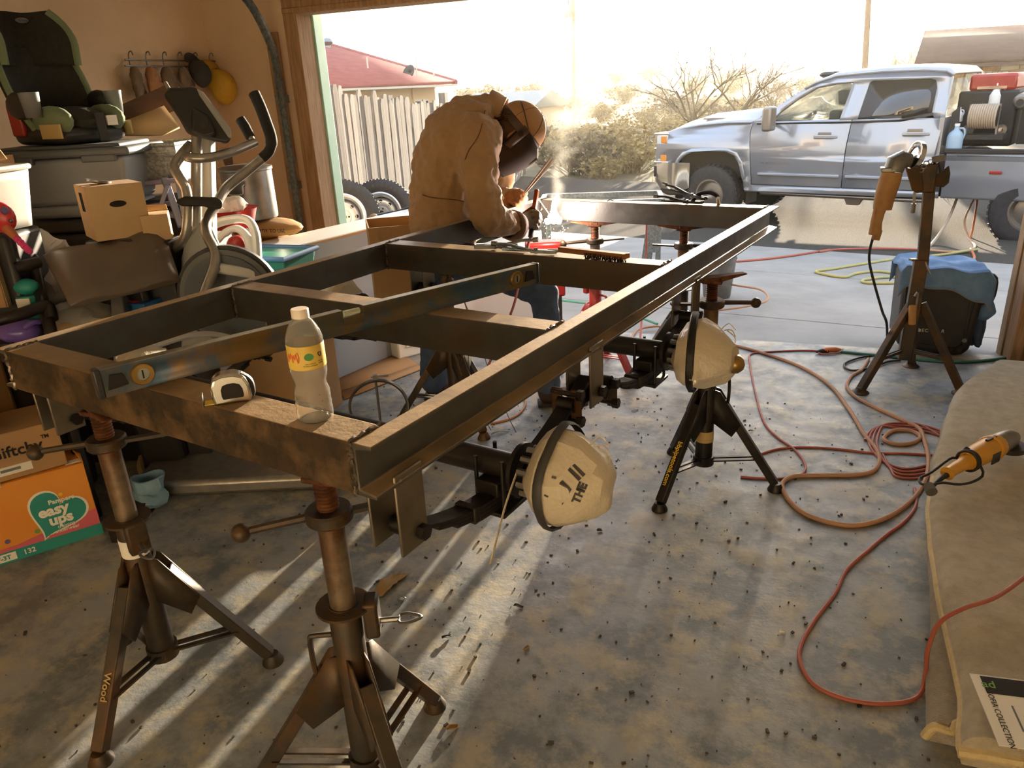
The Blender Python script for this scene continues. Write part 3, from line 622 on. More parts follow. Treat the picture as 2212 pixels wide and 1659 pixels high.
    for s, z, e in ((.16, 1.17, .03), (.22, 1.25, .02), (.4, 1.31, .01), (.8, 1.37, 0), (1.2, 1.40, 0), (1.55, 1.40, 0)):
        r_ = []
        for k in range(17):
            q = abs(k / 8 - 1); y = .05 + e + (W - .1 - 2 * e) * k / 16; r_.append((s, y, z + D - .055 * q ** 4 + (.075 * min(1, (s - .1) * 1.4) if q < .55 else .075 * min(1, (s - .1) * 1.4) * max(0, (.72 - q) / .17) if q < .72 else 0)))
        rings.append(r_)
    G().add([p for r_ in rings for p in r_], [(j * 17 + i, j * 17 + i + 1, (j + 1) * 17 + i + 1, (j + 1) * 17 + i) for j in range(5) for i in range(16)]).o('hood', 'truck_silver', t, solid=.02, ang=60)
    G().box((.9, .33, 1.385 + D), (.42, .02, .02)).o('hood_vent', 'truck_trim', t)
    G().box((1.62, W / 2, 1.38), (.16, W - .3, .05)).o('cowl', 'truck_dark', t)
    for y in (.45, 1.2): G().tube([(1.6, y, 1.43), (1.66, y + .3, 1.47), (1.68, y + .55, 1.48)], .012, 6).o('wiper', 'truck_dark', t)
    # front end
    G().box((.13, W / 2, 1.0 + D), (.08, W - .5, .4)).o('grille', 'truck_dark', t)
    for z in (.88, 1.0, 1.12): G().box((.09, W / 2, z + D), (.05, W - .5, .04)).o('grille_bar', 'chrome', t, bev=.01)
    for yy in (.16, W - .16):
        h = G().box((.2, yy, 1.0 + D), (.2, .3, .42)).o('headlight', 'lamp_clear', t, bev=.04)
        for z in (.86, 1.12): G().box((.235, yy + (-.148 if yy < 1 else .148), z + D), (.1, .02, .1)).o('amber_lens', 'amber', h, bev=.01)
        for z in (.80, .99, 1.20): G().box((.19, yy, z + D), (.24, .315, .03)).o('chrome_strip', 'chrome', h, bev=.01)
    bp = cr([(.55, .01, 0), (.3, -.005, 0), (.12, .05, 0), (.02, .3, 0), (-.03, 1.015, 0), (.02, W - .3, 0), (.12, W - .05, 0), (.3, W + .005, 0), (.55, W - .01, 0)], 5)
    b = G(); b.loft([[p + V((.0, 0, .80 + D)), p + V((-.02, 0, .77 + D)), p + V((-.02, 0, .52 + D)), p + V((.05, 0, .42 + D)), p + V((.12, .0, .45 + D)), p + V((.12, 0, .80 + D))] for p in bp]); bo = b.o('front_bumper', 'chrome', t, bev=.012)
    for yy in (.16, W - .16): G().box((.05, yy, .66 + D), (.06, .14, .16)).o('fog_light', 'plastic_dark', bo, bev=.01)
    G().tube(cr([(.6, .06, .4 + D), (.3, .08, .38 + D), (.1, .3, .4 + D), (.02, 1, .38 + D), (.1, W - .3, .4 + D)], 4), .06, 6).o('air_dam', 'truck_dark', t)
    # mirrors
    for yy, s in ((-.24, 1), (W + .24, -1)):
        mm = G().box((1.92, yy, 1.40 + D), (.12, .2, .30)).o('side_mirror', 'truck_trim', t, bev=.03, seg=3); G().box((1.87, yy, 1.41 + D), (.05, .15, .24)).o('mirror_cap', 'truck_silver', mm, bev=.02)
        for z in (1.33, 1.41): G().cyl((1.86, yy + s * .08, z + D), (1.80, yy + s * .36, z + D), .022, n=8).o('mirror_arm', 'truck_dark', mm)
    # cabin inside
    for y in (.5, 1.45):
        for s in (2.55, 3.45):
            st = G().box((s, y, 1.15), (.18, .5, .75)).o('seat', 'seat_fabric', t, bev=.05); G().box((s + .02, y, 1.66), (.12, .26, .18)).o('headrest', 'seat_fabric', st, bev=.04)
    G().box((1.85, W / 2, 1.22), (.35, W - .35, .26)).o('dashboard', 'truck_dark', t, bev=.05)
    G().lathe([(.17 + .018 * math.cos(a), .018 * math.sin(a)) for a in [k * .785 for k in range(9)]], 24, AX((2.12, .5, 1.35), (1.9, .5, 1.5)), cap=False).o('steering_wheel', 'truck_dark', t)
    G().box((2.8, W / 2, .62), (2.3, W - .14, .1)).o('cab_floor', 'truck_dark', t)
    # chassis
    for y in (.5, W - .5): G().box((3.0, y, .56), (5.4, .09, .16)).o('frame_rail', 'truck_dark', t)
    G().box((2.75, .14, .47), (2.1, .1, .06)).o('step_bar', 'truck_trim', t, bev=.03); G().add([(2.75, .3, .5), (3.05, .3, .5), (2.97, .3, .34), (2.83, .3, .34), (2.75, .4, .5), (3.05, .4, .5), (2.97, .4, .34), (2.83, .4, .34)], [(0, 1, 2, 3), (7, 6, 5, 4), (0, 4, 5, 1), (1, 5, 6, 2), (2, 6, 7, 3), (3, 7, 4, 0)]).o('hanger_bracket', 'truck_trim', t)
    G().box((.95, W / 2, .9), (1.2, W - .5, .5)).o('engine_bay', 'truck_dark', t)
    G().add([(.4, .1, .3), (1.52, .1, .3), (1.52, .1, 1.1), (.4, .1, 1.1), (.4, .45, .3), (1.52, .45, .3), (1.52, .45, 1.1), (.4, .45, 1.1)], [(4, 5, 6, 7), (3, 2, 6, 7), (0, 3, 7, 4), (1, 2, 6, 5)]).o('wheel_well', 'truck_dark', t)
    # wheels
    def wh(s, y, side):
        e = bpy.data.objects.new('wheel', None); sc.collection.objects.link(e); e.parent = t; e.location = (s, y, .41); e.rotation_euler = (R(90) * side, 0, 0)
        G().lathe([(.22, -.13), (.3, -.14), (.38, -.13), (.41, -.1), (.415, 0), (.41, .1), (.38, .13), (.3, .14), (.22, .13)], 40, cap=False).o('tyre', 'rubber', e); q = G()
        for k in range(36):
            for z in (-.09, .0, .09): q.box((.412, 0, z), (.02, .045, .06), M.Rotation(k * math.pi / 18 + (z * 1.0), 4, 'Z'))
        q.o('tread', 'rubber', e)['kind'] = 'stuff'; G().lathe([(.22, -.1), (.22, .12), (.2, .12), (.17, .05), (.08, .07), (.001, .07)], 32, cap=False).o('rim', 'truck_trim', e, solid=.006)
    for s in (.98, 4.9):
        for y, sd in ((.17, 1), (W - .17, -1)): wh(s, y, sd)
    # flatbed body
    bs = panel('bed_side', [(3.98, .47), (6.1, .47), (6.1, .99), (3.98, .99)], off=.0, yf=lambda z: .02 + max(0, .75 - z) * .12)
    G().box((4.5, .015, .78 + D), (.12, .02, .035)).o('marker_lamp', 'red_plastic', bs, bev=.008)
    G().box((5.0, W / 2, .98), (2.1, W - .04, .06)).o('bed_floor', 'truck_dark', t); G().box((5.0, W - .03, .75), (2.1, .05, .5)).o('bed_side', 'truck_silver', t)
    G().box((5.0, .03, 1.01 + D), (2.1, .06, .05)).o('bed_rail', 'truck_dark', t, bev=.01)
    G().prism([(3.93, .97), (4.06, .97), (4.02, 1.5), (3.95, 1.42)], .03, M(((1, 0, 0, 0), (0, 0, 1, .1), (0, 1, 0, D), (0, 0, 0, 1)))).o('headache_panel', 'truck_dark', t)
    return t
tk = truck()
def onbed(name, lab, cat, s, y, z): 
    P = TO + TD * s + TN * y + V((0, 0, z)); return thing(name, lab, cat, P, TH)
# red engine compressor, welder, reel, tanks, jugs on the bed
t = onbed('engine_welder', 'dark red engine driven welder on the truck bed nearest the cab', 'welder', 4.2, .9, 1.06)
G().box((0, .1, .32), (.62, .9, .62)).o('body', 'truck_dark', t, bev=.03); top = G().box((.02, .1, .72), (.48, .85, .18)).o('hood', 'red_enamel', t, bev=.03); G().box((.02, -.33, .66), (.3, .02, .03)).o('chrome_strip', 'chrome', top)
G().box((.02, .1, .60), (.46, .8, .12)).o('side_panel', 'red_enamel', t, bev=.02)
for x in (-.14, .2): k = G().cyl((x, -.36, .2), (x, -.41, .2), .06, n=16).o('gauge', 'dull_metal', t); G().cyl((x, -.405, .2), (x, -.43, .2), .025, n=10).o('knob', 'chrome', k)
t = onbed('hose_reel', 'hose reel wound with pale hose in front of the red welder', 'hose reel', 4.24, .3, 1.36)
for x in (-.15, .15): G().box((x, 0, .02), (.02, .04, .34)).o('reel_arm', 'dull_metal', t)
g = G()
for k in range(12): g.lathe([(.125 + .013 * math.cos(a), .013 * math.sin(a)) for a in [j * .785 for j in range(9)]], 20, TR((-.13 + k * .0235, 0, .06), 0, R(90)), cap=False)
g.o('hose_coil', 'hose_reel', t); G().cyl((-.15, 0, .06), (.15, 0, .06), .11, n=16).o('drum', 'truck_dark', t); G().box((0, 0, -.16), (.5, .3, .05)).o('base', 'truck_dark', t)
for s, y, z, mt, lab, sc_ in ((4.27, .6, 1.5, 'jug_white', 'white plastic jug standing behind the hose reel', .9), (3.98, .3, 1.36, 'jug_white', 'small pale jug at the corner of the cab', .55), (4.02, .12, 1.06, 'jug_blue', 'pale blue jug low on the truck bed by the cab', 1)):
    t = onbed('plastic_jug', lab, 'jug', s, y, z); G().lathe([(.07 * sc_, 0), (.085 * sc_, .01), (.085 * sc_, .15 * sc_), (.07 * sc_, .19 * sc_), (.03 * sc_, .23 * sc_), (.025 * sc_, .27 * sc_)], 18).o('body', mt, t); G().cyl((0, 0, .265 * sc_), (0, 0, .295 * sc_), .03 * sc_, n=12).o('cap', 'jug_white', t)
    G().tube(cr([(.03 * sc_, 0, .24 * sc_), (.075 * sc_, 0, .235 * sc_), (.09 * sc_, 0, .18 * sc_), (.075 * sc_, 0, .12 * sc_)], 4), .011 * sc_, 6).o('handle', mt, t)
t = onbed('gas_cylinder', 'pale steel cylinder lying across the bed behind the reel', 'cylinder', 4.56, .35, 1.56)
G().lathe([(.02, 0), (.06, .005), (.085, .03), (.09, .08), (.09, .7), (.07, .78), (.03, .82)], 20, AX((0, 0, 0), (.15, .95, .12))).o('body', 'dull_metal', t); G().cyl((0, -.03, 0), (0, .02, 0), .035, n=10).o('valve', 'truck_dark', t); G().box((.06, .4, -.26), (.1, .5, .4)).o('cradle', 'truck_dark', t)
t = onbed('engine_welder', 'red and black welding machine at the right edge of the photo', 'welder', 5.15, .8, 1.06)
G().box((0, .0, .35), (.72, .9, .7)).o('body', 'truck_dark', t, bev=.06); b = G().box((.02, -.42, .45), (.56, .1, .34)).o('control_panel', 'red_enamel', t, bev=.03); G().box((.02, -.475, .48), (.5, .01, .06)).o('white_stripe', 'paper_white', b)
G().lathe([(.2, 0), (.26, .03), (.28, .1), (.28, .6), (.26, .7), (.1, .74)], 24, AX((-.05, -.3, .8), (.1, .6, .85))).o('fuel_tank', 'chrome', t); G().tube([(-.4, -.3, 0), (-.4, -.3, .55), (-.3, -.3, .72)], .025, 8).o('roll_bar', 'dull_metal', t); G().tube([(-.2, -.46, .35), (-.22, -.48, .2), (-.26, -.46, .06)], .012, 6).o('lead', 'cord_orange', t)
# ================================================================ trailer frame on stands
TA = R(-11.99); NRP = gz(800, 968, .936); TM = TR((NRP.x, NRP.y, 0), TA); ZT, CH = .936, .102
def tw(u, v, z=ZT): return TM @ V((u, v, z))
trailer = thing('utility_trailer', 'welded steel trailer frame of channel iron raised on jack stands', 'trailer', (NRP.x, NRP.y, 0), TA)
def chan(a, b, od, fl=.045, h=CH, tk=.007):
    a, b, od = V(a), V(b), V(od); up = V((0, 0, 1)); pr = [(0, 0), (fl, 0), (fl, -tk), (tk, -tk * 1.8), (tk, -h + tk * 1.8), (fl, -h + tk), (fl, -h), (0, -h)]
    return G().loft([[p + od * x + up * z for x, z in pr] for p in (a, b)])
def bead(a, b, r=.005, n=None, seed=0):
    a, b = V(a), V(b); n = n or int((b - a).length / .006) + 2; rnd = random.Random(seed + n)
    return G().tube([a + (b - a) * i / n + V((rnd.gauss(0, r * .2), rnd.gauss(0, r * .2), rnd.gauss(0, r * .2))) for i in range(n + 1)], [r * (1.15 if i % 2 else .75) * rnd.uniform(.85, 1.15) for i in range(n + 1)], 6)
WR, WL, L0 = -.045, -1.215, 2.76
chan((WR, 0, ZT), (WR, L0, ZT), (1, 0, 0)).o('side_rail', 'steel', trailer, bev=.0025, seg=2)
chan((WL, 0, ZT), (WL, L0, ZT), (-1, 0, 0)).o('side_rail', 'steel', trailer, bev=.0025, seg=2)
for i, v in enumerate((0, .69, 1.44, 2.685)):
    c = chan((WL, v, ZT), (WR, v, ZT), (0, 1, 0), fl=.08).o('crossmember', 'rusty' if i == 0 else 'steel', trailer, bev=.0025)
    for u in (WL + .004, WR - .004):
        bead((u, v, ZT), (u, v + .08, ZT + .001), .0045, seed=i).o('weld_bead', 'weld_bead', c); bead((u, v - .001, ZT - .005), (u, v - .001, ZT - CH), .005, seed=i + 7).o('weld_bead', 'weld_bead', c)
bead((WR, -.001, ZT - .01), (WR, -.001, ZT - CH), .004).o('weld_bead', 'weld_bead', trailer)
def hexb(g, a, b, r): return g.cyl(a, b, r, n=6)
for sx in (0, 1):
    X = (lambda x: x) if sx == 0 else (lambda x: -1.26 - x)
    for hv, zb in ((.09, .685), (.87, .68), (1.66, .675)):
        h = None
        for x in (-.006, -.075):
            q = G().box((X(x), hv, (ZT - CH + .02 + zb) / 2), (.007, .078, ZT - CH + .02 - zb)).o('hanger_plate', 'plate_bare', trailer, bev=.003)
            bead((X(x), hv - .039, ZT - CH + .004), (X(x), hv + .039, ZT - CH + .004), .006, seed=int(hv * 9)).o('weld_bead', 'weld_bead', q); h = h or q
        b = hexb(hexb(G().cyl((X(-.095), hv + .015, .715), (X(.012), hv + .015, .715), .008, n=10), (X(-.002), hv + .015, .715), (X(.014), hv + .015, .715), .0155), (X(-.079), hv + .015, .715), (X(-.094), hv + .015, .715), .0155).o('hanger_bolt', 'black_steel', trailer)
    for k, (y0, y1, zc) in enumerate(((.105, .765, .635), (.985, 1.675, .625))):
        ym = (y0 + y1) / 2; z0 = .715 if k == 0 else .70
        def arc(y, d=0, zc=zc, z0=z0, ym=ym, y0=y0, y1=y1):
            q = (y - ym) / ((y1 - y0) / 2); return zc + (z0 - zc) * q * q - d
        sp = thing('leaf_spring', None, None); sp.parent = trailer
        for j, fr in enumerate((1, .78, .6, .42)):
            ys_ = [ym + (y1 - y0) / 2 * fr * (i / 14 - 1) for i in range(29)]; w = .023
            G().loft([[V((X(-.04 + w), y, arc(y, j * .009) + .0035)), V((X(-.04 - w), y, arc(y, j * .009) + .0035)), V((X(-.04 - w), y, arc(y, j * .009) - .0045)), V((X(-.04 + w), y, arc(y, j * .009) - .0045))] for y in ys_]).o('leaf', 'black_steel', sp)
        for y in (y0, y1): G().lathe([(.012, -.024), (.02, -.024), (.02, .024), (.012, .024)], 14, AX((X(-.04), y, z0), (X(-.03), y, z0)), cap=False).o('spring_eye', 'black_steel', sp)
        for y in (ym - .13, ym + .13): G().box((X(-.04), y, arc(y) - .01), (.056, .02, .04)).o('spring_clip', 'black_steel', sp, bev=.004)
        G().box((X(-.04), ym, zc + .022), (.06, .11, .034)).o('spring_seat', 'black_steel', sp, bev=.004)
        for dx in (-.035, .035):
            for dy in (-.04, .04): G().cyl((X(-.04 + dx), ym + dy, zc - .05), (X(-.04 + dx), ym + dy, zc + .09), .005, n=8).o('u_bolt', 'black_steel', sp)
        G().box((X(-.04), ym, zc - .04), (.09, .11, .01)).o('tie_plate', 'black_steel', sp, bev=.002)
    # equalizer and shackles
    e = G().prism([(.77, .70), (.87, .76), (.98, .68), (.97, .65), (.9, .69), (.84, .69), (.77, .665)], .04, M(((0, 0, 1, X(-.04) - .02), (1, 0, 0, 0), (0, 1, 0, 0), (0, 0, 0, 1)))).o('equalizer', 'black_steel', trailer, bev=.004)
    for y, zt, zb in ((.765, .745, .672), (.985, .70, .64)):
        for x in (-.012, -.068): G().bar((X(x), y, zt + .012), (X(x), y, zb - .012), .006, .03, up=(1, 0, 0)).o('shackle', 'stand_paint', trailer, bev=.002)
        for z in (zt, zb): hexb(G().cyl((X(-.085), y, z), (X(.004), y, z), .007, n=8), (X(-.009), y, z), (X(.008), y, z), .015).o('shackle_bolt', 'black_steel', trailer)
for ay, az in ((.435, .695), (1.33, .69)):
    ax = thing('axle', None, None); ax.parent = trailer
    G().cyl((-1.42, ay, az), (.05, ay, az), .031, n=18).o('axle_tube', 'black_steel', ax)
    for x, s in ((.06, 1), (-1.32, -1)):
        G().lathe([(.03, 0), (.062, .002), (.062, .012), (.04, .014), (.04, .03)], 18, AX((x - s * .045, ay, az), (x + s, ay, az))).o('brake_flange', 'black_steel', ax)
        rn = random.Random(int(ay * 100) + s); fac = [rn.uniform(.86, 1.12) for _ in range(9)]
        wob = lambda a, z, fac=fac: fac[int(a / 6.2832 * 9) % 9] * (1 - (a / 6.2832 * 9) % 1) + fac[(int(a / 6.2832 * 9) + 1) % 9] * ((a / 6.2832 * 9) % 1)
        sc2 = 1 if ay < 1 else .98
        w = G().lathe([(.035, -.005), (.06, 0), (.093 * sc2, .018), (.108 * sc2, .045), (.11 * sc2, .075), (.095 * sc2, .11), (.068, .15), (.045, .172), (.012, .18)], 18, AX((x, ay, az - .005), (x + s, ay, az - .005)), wob=wob).jit(.012, 17, int(ay * 9)).o('wrapped_hub', 'wrap_white', ax, ang=24)
        w['label'] = 'wheel hub wrapped in cloudy plastic film'
        if s == 1:
            if ay < 1:
                G().lathe([(.119, .05), (.124, .056), (.124, .066), (.119, .072)], 27, AX((x, ay, az - .005), (x + s, ay, az - .005)), wob=wob, cap=False).o('print_band', 'wrap_ink', w)
                n = V((.62, -.72, .3)).normalized(); P = V((x + .112, ay - .068, az + .026)); m = AX(P, P + n) @ M.Rotation(R(62), 4, 'Z')
                text('THE', .024, 'wrap_ink', w, m @ M.Translation((0, -.026, .011)), bold=.0006, depth=.004)
                for k in range(2): G().box((.03 + k * .012, .012, .004), (.008, .034, .002), m @ M.Shear('XZ', 4, (0, 0)) @ M.Rotation(R(-25), 4, 'Z')).o('printed_logo', 'wrap_ink', w)
                G().prism([(-.04, -.004), (.0, -.008), (.012, .016), (.004, .02)], .002, m @ M.Translation((0, .0, .004))).o('printed_logo', 'wrap_ink', w); G().box((-.012, .034, .004), (.05, .009, .002), m).o('printed_logo', 'wrap_ink', w)
            else:
                G().lathe([(.117, .03), (.124, .034), (.124, .05), (.117, .054)], 27, AX((x, ay, az - .005), (x + s, ay + .25, az - .005)), wob=wob, cap=False).o('tape_band', 'black_steel', w)
                G().ball((x + .175, ay, az - .01), (.03, .03, .03), 10, 6).o('grease_cap', 'brass', w)
            for ch in [c_ for c_ in w.children if c_.name.startswith(('lettering', 'printed_logo'))]:
                sw = ch.modifiers.new('wrap', 'SHRINKWRAP'); sw.target = w; sw.wrap_method = 'NEAREST_SURFACEPOINT'; sw.wrap_mode = 'ABOVE_SURFACE'; sw.offset = .0015
            for k in range(3): G().tube(cr([(x + .12 + k * .01, ay + .02, az + .085), (x + .14 + k * .01, ay + .03, az + .105 - k * .02), (x + .165, ay + .02, az + .09 - k * .02)], 4), .0018, 4).o('plastic_shred', 'wrap_white', w)
            for k in range(6):
                a = R(60 + 32 * k); G().cyl((x - .02, ay + .052 * math.cos(a), az + .052 * math.sin(a)), (x + .006, ay + .052 * math.cos(a), az + .052 * math.sin(a)), .008, n=6).o('lug_nut', 'dull_metal', ax)
            if ay < 1: G().tube(cr([(x - .02, ay - .05, az + .02), (x - .035, ay - .07, az - .04), (x - .05, ay - .08, az - .1), (x - .07, ay - .1, az - .2)], 5), .004, 6, flat=.4).o('tie_strap', 'wrap_white', ax)
# ---------------------------------------------------------------- jack stands
def stand(lab, x, y, angs, ha=200, zt=.806, paint='stand_paint', pipe='old_pipe', grp='pipe stands under the trailer frame', Rf=.27, txt=None, headrot=0, tag_=None):
    t = thing('jack_stand', lab, 'jack stand', (x, y, 0), 0, grp)
    G().lathe([(.033, .1), (.033, .52), (.03, .525)], 20).o('sleeve', paint, t); G().cyl((0, 0, .1), (0, 0, zt - .07), .0265, n=18).o('inner_pipe', pipe, t)
    pr = []
    for k in range(13): pr += [(.0195, zt - .085 + k * .0075), (.0225, zt - .0815 + k * .0075)]
    G().lathe(pr, 18).o('screw_thread', 'rust_thread', t)
    hd = G(); hd.box((0, 0, zt + .01), (.07, .05, .012)); hr = M.Rotation(headrot, 4, 'Z')
    hd.add([(-.13, -.02, zt + .026), (.02, -.024, zt + .002), (.02, .024, zt + .002), (-.13, .02, zt + .026), (-.125, -.015, zt + .03), (.02, -.024, zt + .028), (.02, .024, zt + .028), (-.125, .015, zt + .03)], [(0, 3, 2, 1), (4, 5, 6, 7), (0, 1, 5, 4), (1, 2, 6, 5), (2, 3, 7, 6), (3, 0, 4, 7)], hr)
    hd.add([(.13, -.02, zt + .026), (-.02, -.024, zt + .002), (-.02, .024, zt + .002), (.13, .02, zt + .026), (.125, -.015, zt + .03), (-.02, -.024, zt + .028), (-.02, .024, zt + .028), (.125, .015, zt + .03)], [(0, 3, 2, 1), (4, 5, 6, 7), (0, 1, 5, 4), (1, 2, 6, 5), (2, 3, 7, 6), (3, 0, 4, 7)], hr)
    hd.o('vee_head', 'rust_thread', t, bev=.003)
    nut = G().lathe([(.0225, zt - .085), (.042, zt - .085), (.046, zt - .08), (.046, zt - .062), (.042, zt - .057), (.0225, zt - .057)], 24).o('handle_nut', 'stand_paint', t); a = R(ha); d = V((math.cos(a), math.sin(a), 0)); zc = V((0, 0, zt - .071))
    G().tube([zc + d * .04, zc + d * .1 + V((0, 0, -.004)), zc + d * .15 + V((0, 0, -.008))], [.009, .008, .008], 8).o('handle_bar', 'stand_paint', nut); G().ball(zc + d * .165 + V((0, 0, -.01)), .019, 14, 8).o('handle_ball', 'stand_paint', nut); G().bar(zc - d * .04, zc - d * .15 + V((0, 0, .008)), .02, .008).o('handle_bar', 'stand_paint', nut)
    fl = G().lathe([(.034, .515), (.056, .518), (.056, .524), (.034, .524)], 24).o('sleeve_flange', 'stand_paint', t); ca = R(angs[0] - 60); c = V((math.cos(ca), math.sin(ca), 0)); s_ = V((-c.y, c.x, 0))
    cl = G(); cl.box((.055, 0, .49), (.03, .05, .085), M.Rotation(ca, 4, 'Z')); cl.o('clamp_block', paint, t, bev=.006)
    p = c * .07 + V((0, 0, .475)); G().tube([p, p + c * .04], .006, 8).o('pin', 'dull_metal', t); G().tube(cr([p + c * .04 + s_ * .012, p + c * .06 + s_ * .014, p + c * .085, p + c * .06 - s_ * .014, p + c * .04 - s_ * .012], 4, True), .0035, 6, closed=True).o('pin_ring', 'dull_metal', t)
    c2 = -c; q = c2 * .034; G().tube(cr([q + V((0, 0, .45)), q + c2 * .035 + V((0, 0, .45)), q + c2 * .045 + V((0, 0, .44)), q + c2 * .045 + V((0, 0, .36)), q + c2 * .03 + V((0, 0, .345)), q + V((0, 0, .335))], 4), .006, 8).o('carry_handle', paint, t)
    G().cyl((0, 0, .09), (0, 0, .125), .04, n=18).o('lower_collar', paint, t)
    for i, an in enumerate(angs):
        a = R(an); d = V((math.cos(a), math.sin(a), 0)); n = V((-d.y, d.x, 0)); A_ = d * .03 + V((0, 0, .40)); F = d * Rf + V((0, 0, .03))
        lg = G().bar(A_ + (F - A_) * .12, F, .03, .034, up=n).o('leg', paint, t, bev=.003)
        for s in (-1, 1): G().add([d * .02 + n * s * .018 + V((0, 0, .41)), d * .05 + n * s * .018 + V((0, 0, .40)), d * .13 + n * s * .018 + V((0, 0, .27)), d * .1 + n * s * .018 + V((0, 0, .22)), d * .02 + n * s * .018 + V((0, 0, .28))], [(0, 1, 2, 3, 4)]).o('gusset', paint, t, solid=.005)
        G().lathe([(.018, .03), (.022, .022), (.03, .006), (.03, 0)], 14, M.Translation(d * (Rf + .005))).o('foot', paint, t)
        Q = A_ + (F - A_) * .72
        for s in (-1, 1): G().bar(d * .03 + n * s * .014 + V((0, 0, .11)), Q + n * s * .014, .006, .014, up=n).o('brace', paint, t)
        if txt and i == txt[1]:
            mid = A_ + (F - A_) * .66; ax = (F - A_).normalized(); up = n.cross(ax); up = -up if up.z < 0 else up
            m = M(((ax.x, 0, up.x, 0), (ax.y, 0, up.y, 0), (ax.z, 0, up.z, 0), (0, 0, 0, 1))); yv = up.cross(ax)
            m = M(((ax.x, yv.x, up.x, mid.x + up.x * .0178), (ax.y, yv.y, up.y, mid.y + up.y * .0178), (ax.z, yv.z, up.z, mid.z + up.z * .0178), (0, 0, 0, 1)))
            text(txt[0], .026, txt[2], lg, m, bold=.0004)
    if tag_: G().lathe([(.0335, .42), (.0345, .42), (.0345, .47), (.0335, .47)], 20, cap=False).o('worn_label', tag_, t)
    return t
B_ = tw(-.177, .045); A2 = tw(-.911, .035)
stand('rusty pipe stand under the near right corner beside the bottle', B_.x, B_.y, (84, 204, 324), 214, txt=('Wood', 2, 'tag_tan'), headrot=R(-10), pipe='old_pipe')
stand('rusty pipe stand with a torn white label near the diaper box', A2.x, A2.y, (32, 162, 278), 208, tag_='paper_white', txt=('Wood', 2, 'tag_tan'), headrot=R(150))
G_ = gz(1530, 1012, .1)
gst = stand('black folding pipe stand with yellow web address on one leg', -.243, 2.69, (242.5, 3.4, 122), 25, paint='black_steel', txt=('bbpipetools.com', 0, 'box_yellow'), headrot=R(35))
G().lathe([(.0335, .19), (.0345, .19), (.0345, .235), (.0335, .235)], 20, cap=False).o('paper_label', 'tag_tan', gst)
F_ = tw(-1.235, 1.85); stand('dark pipe stand under the left rail wrapped with thin wire', F_.x, F_.y, (200, 80, 320), 300)
D_ = tw(-.43, 2.72); stand('pipe stand with two ball handles under the far crossmember', D_.x, D_.y, (200, 80, 320), 12, paint='black_steel')
E_ = tw(-.90, 2.70); stand('red legged pipe stand under the far crossmember left of centre', E_.x, E_.y, (210, 90, 330), 195, paint='red_enamel', pipe='dull_metal')
t = thing('wire_bundle', 'thin loose wire hanging beside the stand under the left rail', 'wire', F_ + V((.08, -.05, -ZT))); G().tube(cr([(.02, 0, .62), (.05, -.02, .5), (.03, -.02, .3), (.08, -.05, .12), (.14, -.06, .01)], 6), .002, 5).o('strand', 'dull_metal', t); G().tube(cr([(.02, 0, .62), (.09, -.02, .45), (.14, -.04, .3), (.22, -.05, .1), (.26, -.05, .01)], 6), .002, 5).o('strand', 'dull_metal', t)
# ---------------------------------------------------------------- level, bottle, tape, tools on the frame
a, b = tw(-.664, -.075), tw(-.316, 1.095); d = (b - a); Lv = 1.219; yaw = math.atan2(d.y, d.x)
t = thing('spirit_level', 'long scuffed blue box level with round bubble vials', 'level', a, yaw)
def lv_sec(x, w=.012, h=.06): return [(x, -w, .001), (x, -w, .012), (x, -w * .78, .016), (x, -w * .78, h - .016), (x, -w, h - .012), (x, -w, h), (x, w, h), (x, w, h - .012), (x, w * .78, h - .016), (x, w * .78, .016), (x, w, .012), (x, w, .001)]
G().loft([lv_sec(x) for x in (.0, .56)] ).o('beam', 'level_face', t); G().loft([lv_sec(x) for x in (.62, Lv)]).o('beam', 'level_face', t); G().loft([lv_sec(x, h=.042) for x in (.56, .62)]).o('beam', 'level_face', t)
G().box((.28, 0, .0605), (.56, .024, .002)).o('top_edge', 'level_edge', t); G().box((.92, 0, .0605), (.6, .024, .002)).o('top_edge', 'level_edge', t)
for x0 in (-.004, Lv - .008): G().box((x0 + .006, 0, .031), (.014, .027, .063)).o('end_cap', 'plastic_dark', t, bev=.003)
G().cyl((.568, 0, .05), (.612, 0, .05), .0075, n=12).o('center_vial', 'vial', t)
for x in (.085, Lv - .085):
    v = G().lathe([(.013, -.016), (.022, -.016), (.024, -.013), (.024, .013), (.022, .016), (.013, .016)], 24, TR((x, 0, .031), 0, 0, R(90)), cap=False).o('vial_ring', 'brass', t); G().cyl((x, -.013, .031), (x, .013, .031), .0135, n=20).o('vial_glass', 'vial', v); G().box((x, -.0145, .031), (.003, .001, .018)).o('vial_line', 'black_ink', v)
for x in (.035, Lv - .035): q = G().prism([(-.02, -.015), (.02, -.012), (.012, .014), (-.012, .016)], .004, TR((x, -.0105, .03), 0, 0, R(90))).o('hand_hole', 'black_ink', t, bev=.001)
P = gz(683, 902, ZT)
t = thing('water_bottle', 'clear empty plastic water bottle with a yellow label', 'bottle', (P.x, P.y, ZT))
def wobb(a, z): return 1 + (.03 * abs(math.sin(a * 5)) if z < .022 else 0)
prof = [(.02, .004), (.028, 0), (.0315, .004), (.0325, .012), (.0325, .022), (.031, .026), (.0325, .03)]
for z0 in (.034, .045): prof += [(.0322, z0), (.031, z0 + .004), (.032, z0 + .008)]
prof += [(.0315, .056), (.0285, .064), (.0274, .070), (.0285, .077), (.0315, .087), (.0325, .095), (.0322, .1), (.0322, .15), (.0328, .152), (.0322, .157), (.0295, .166), (.0245, .177), (.0185, .187), (.0135, .192), (.0125, .198), (.0125, .203)]
G().lathe(prof, 40, cap=False, wob=wobb).o('body', 'pet', t, ang=80, solid=.0007); G().lathe([(.0, .002), (.026, .003)], 40, cap=False).o('base', 'pet', t)
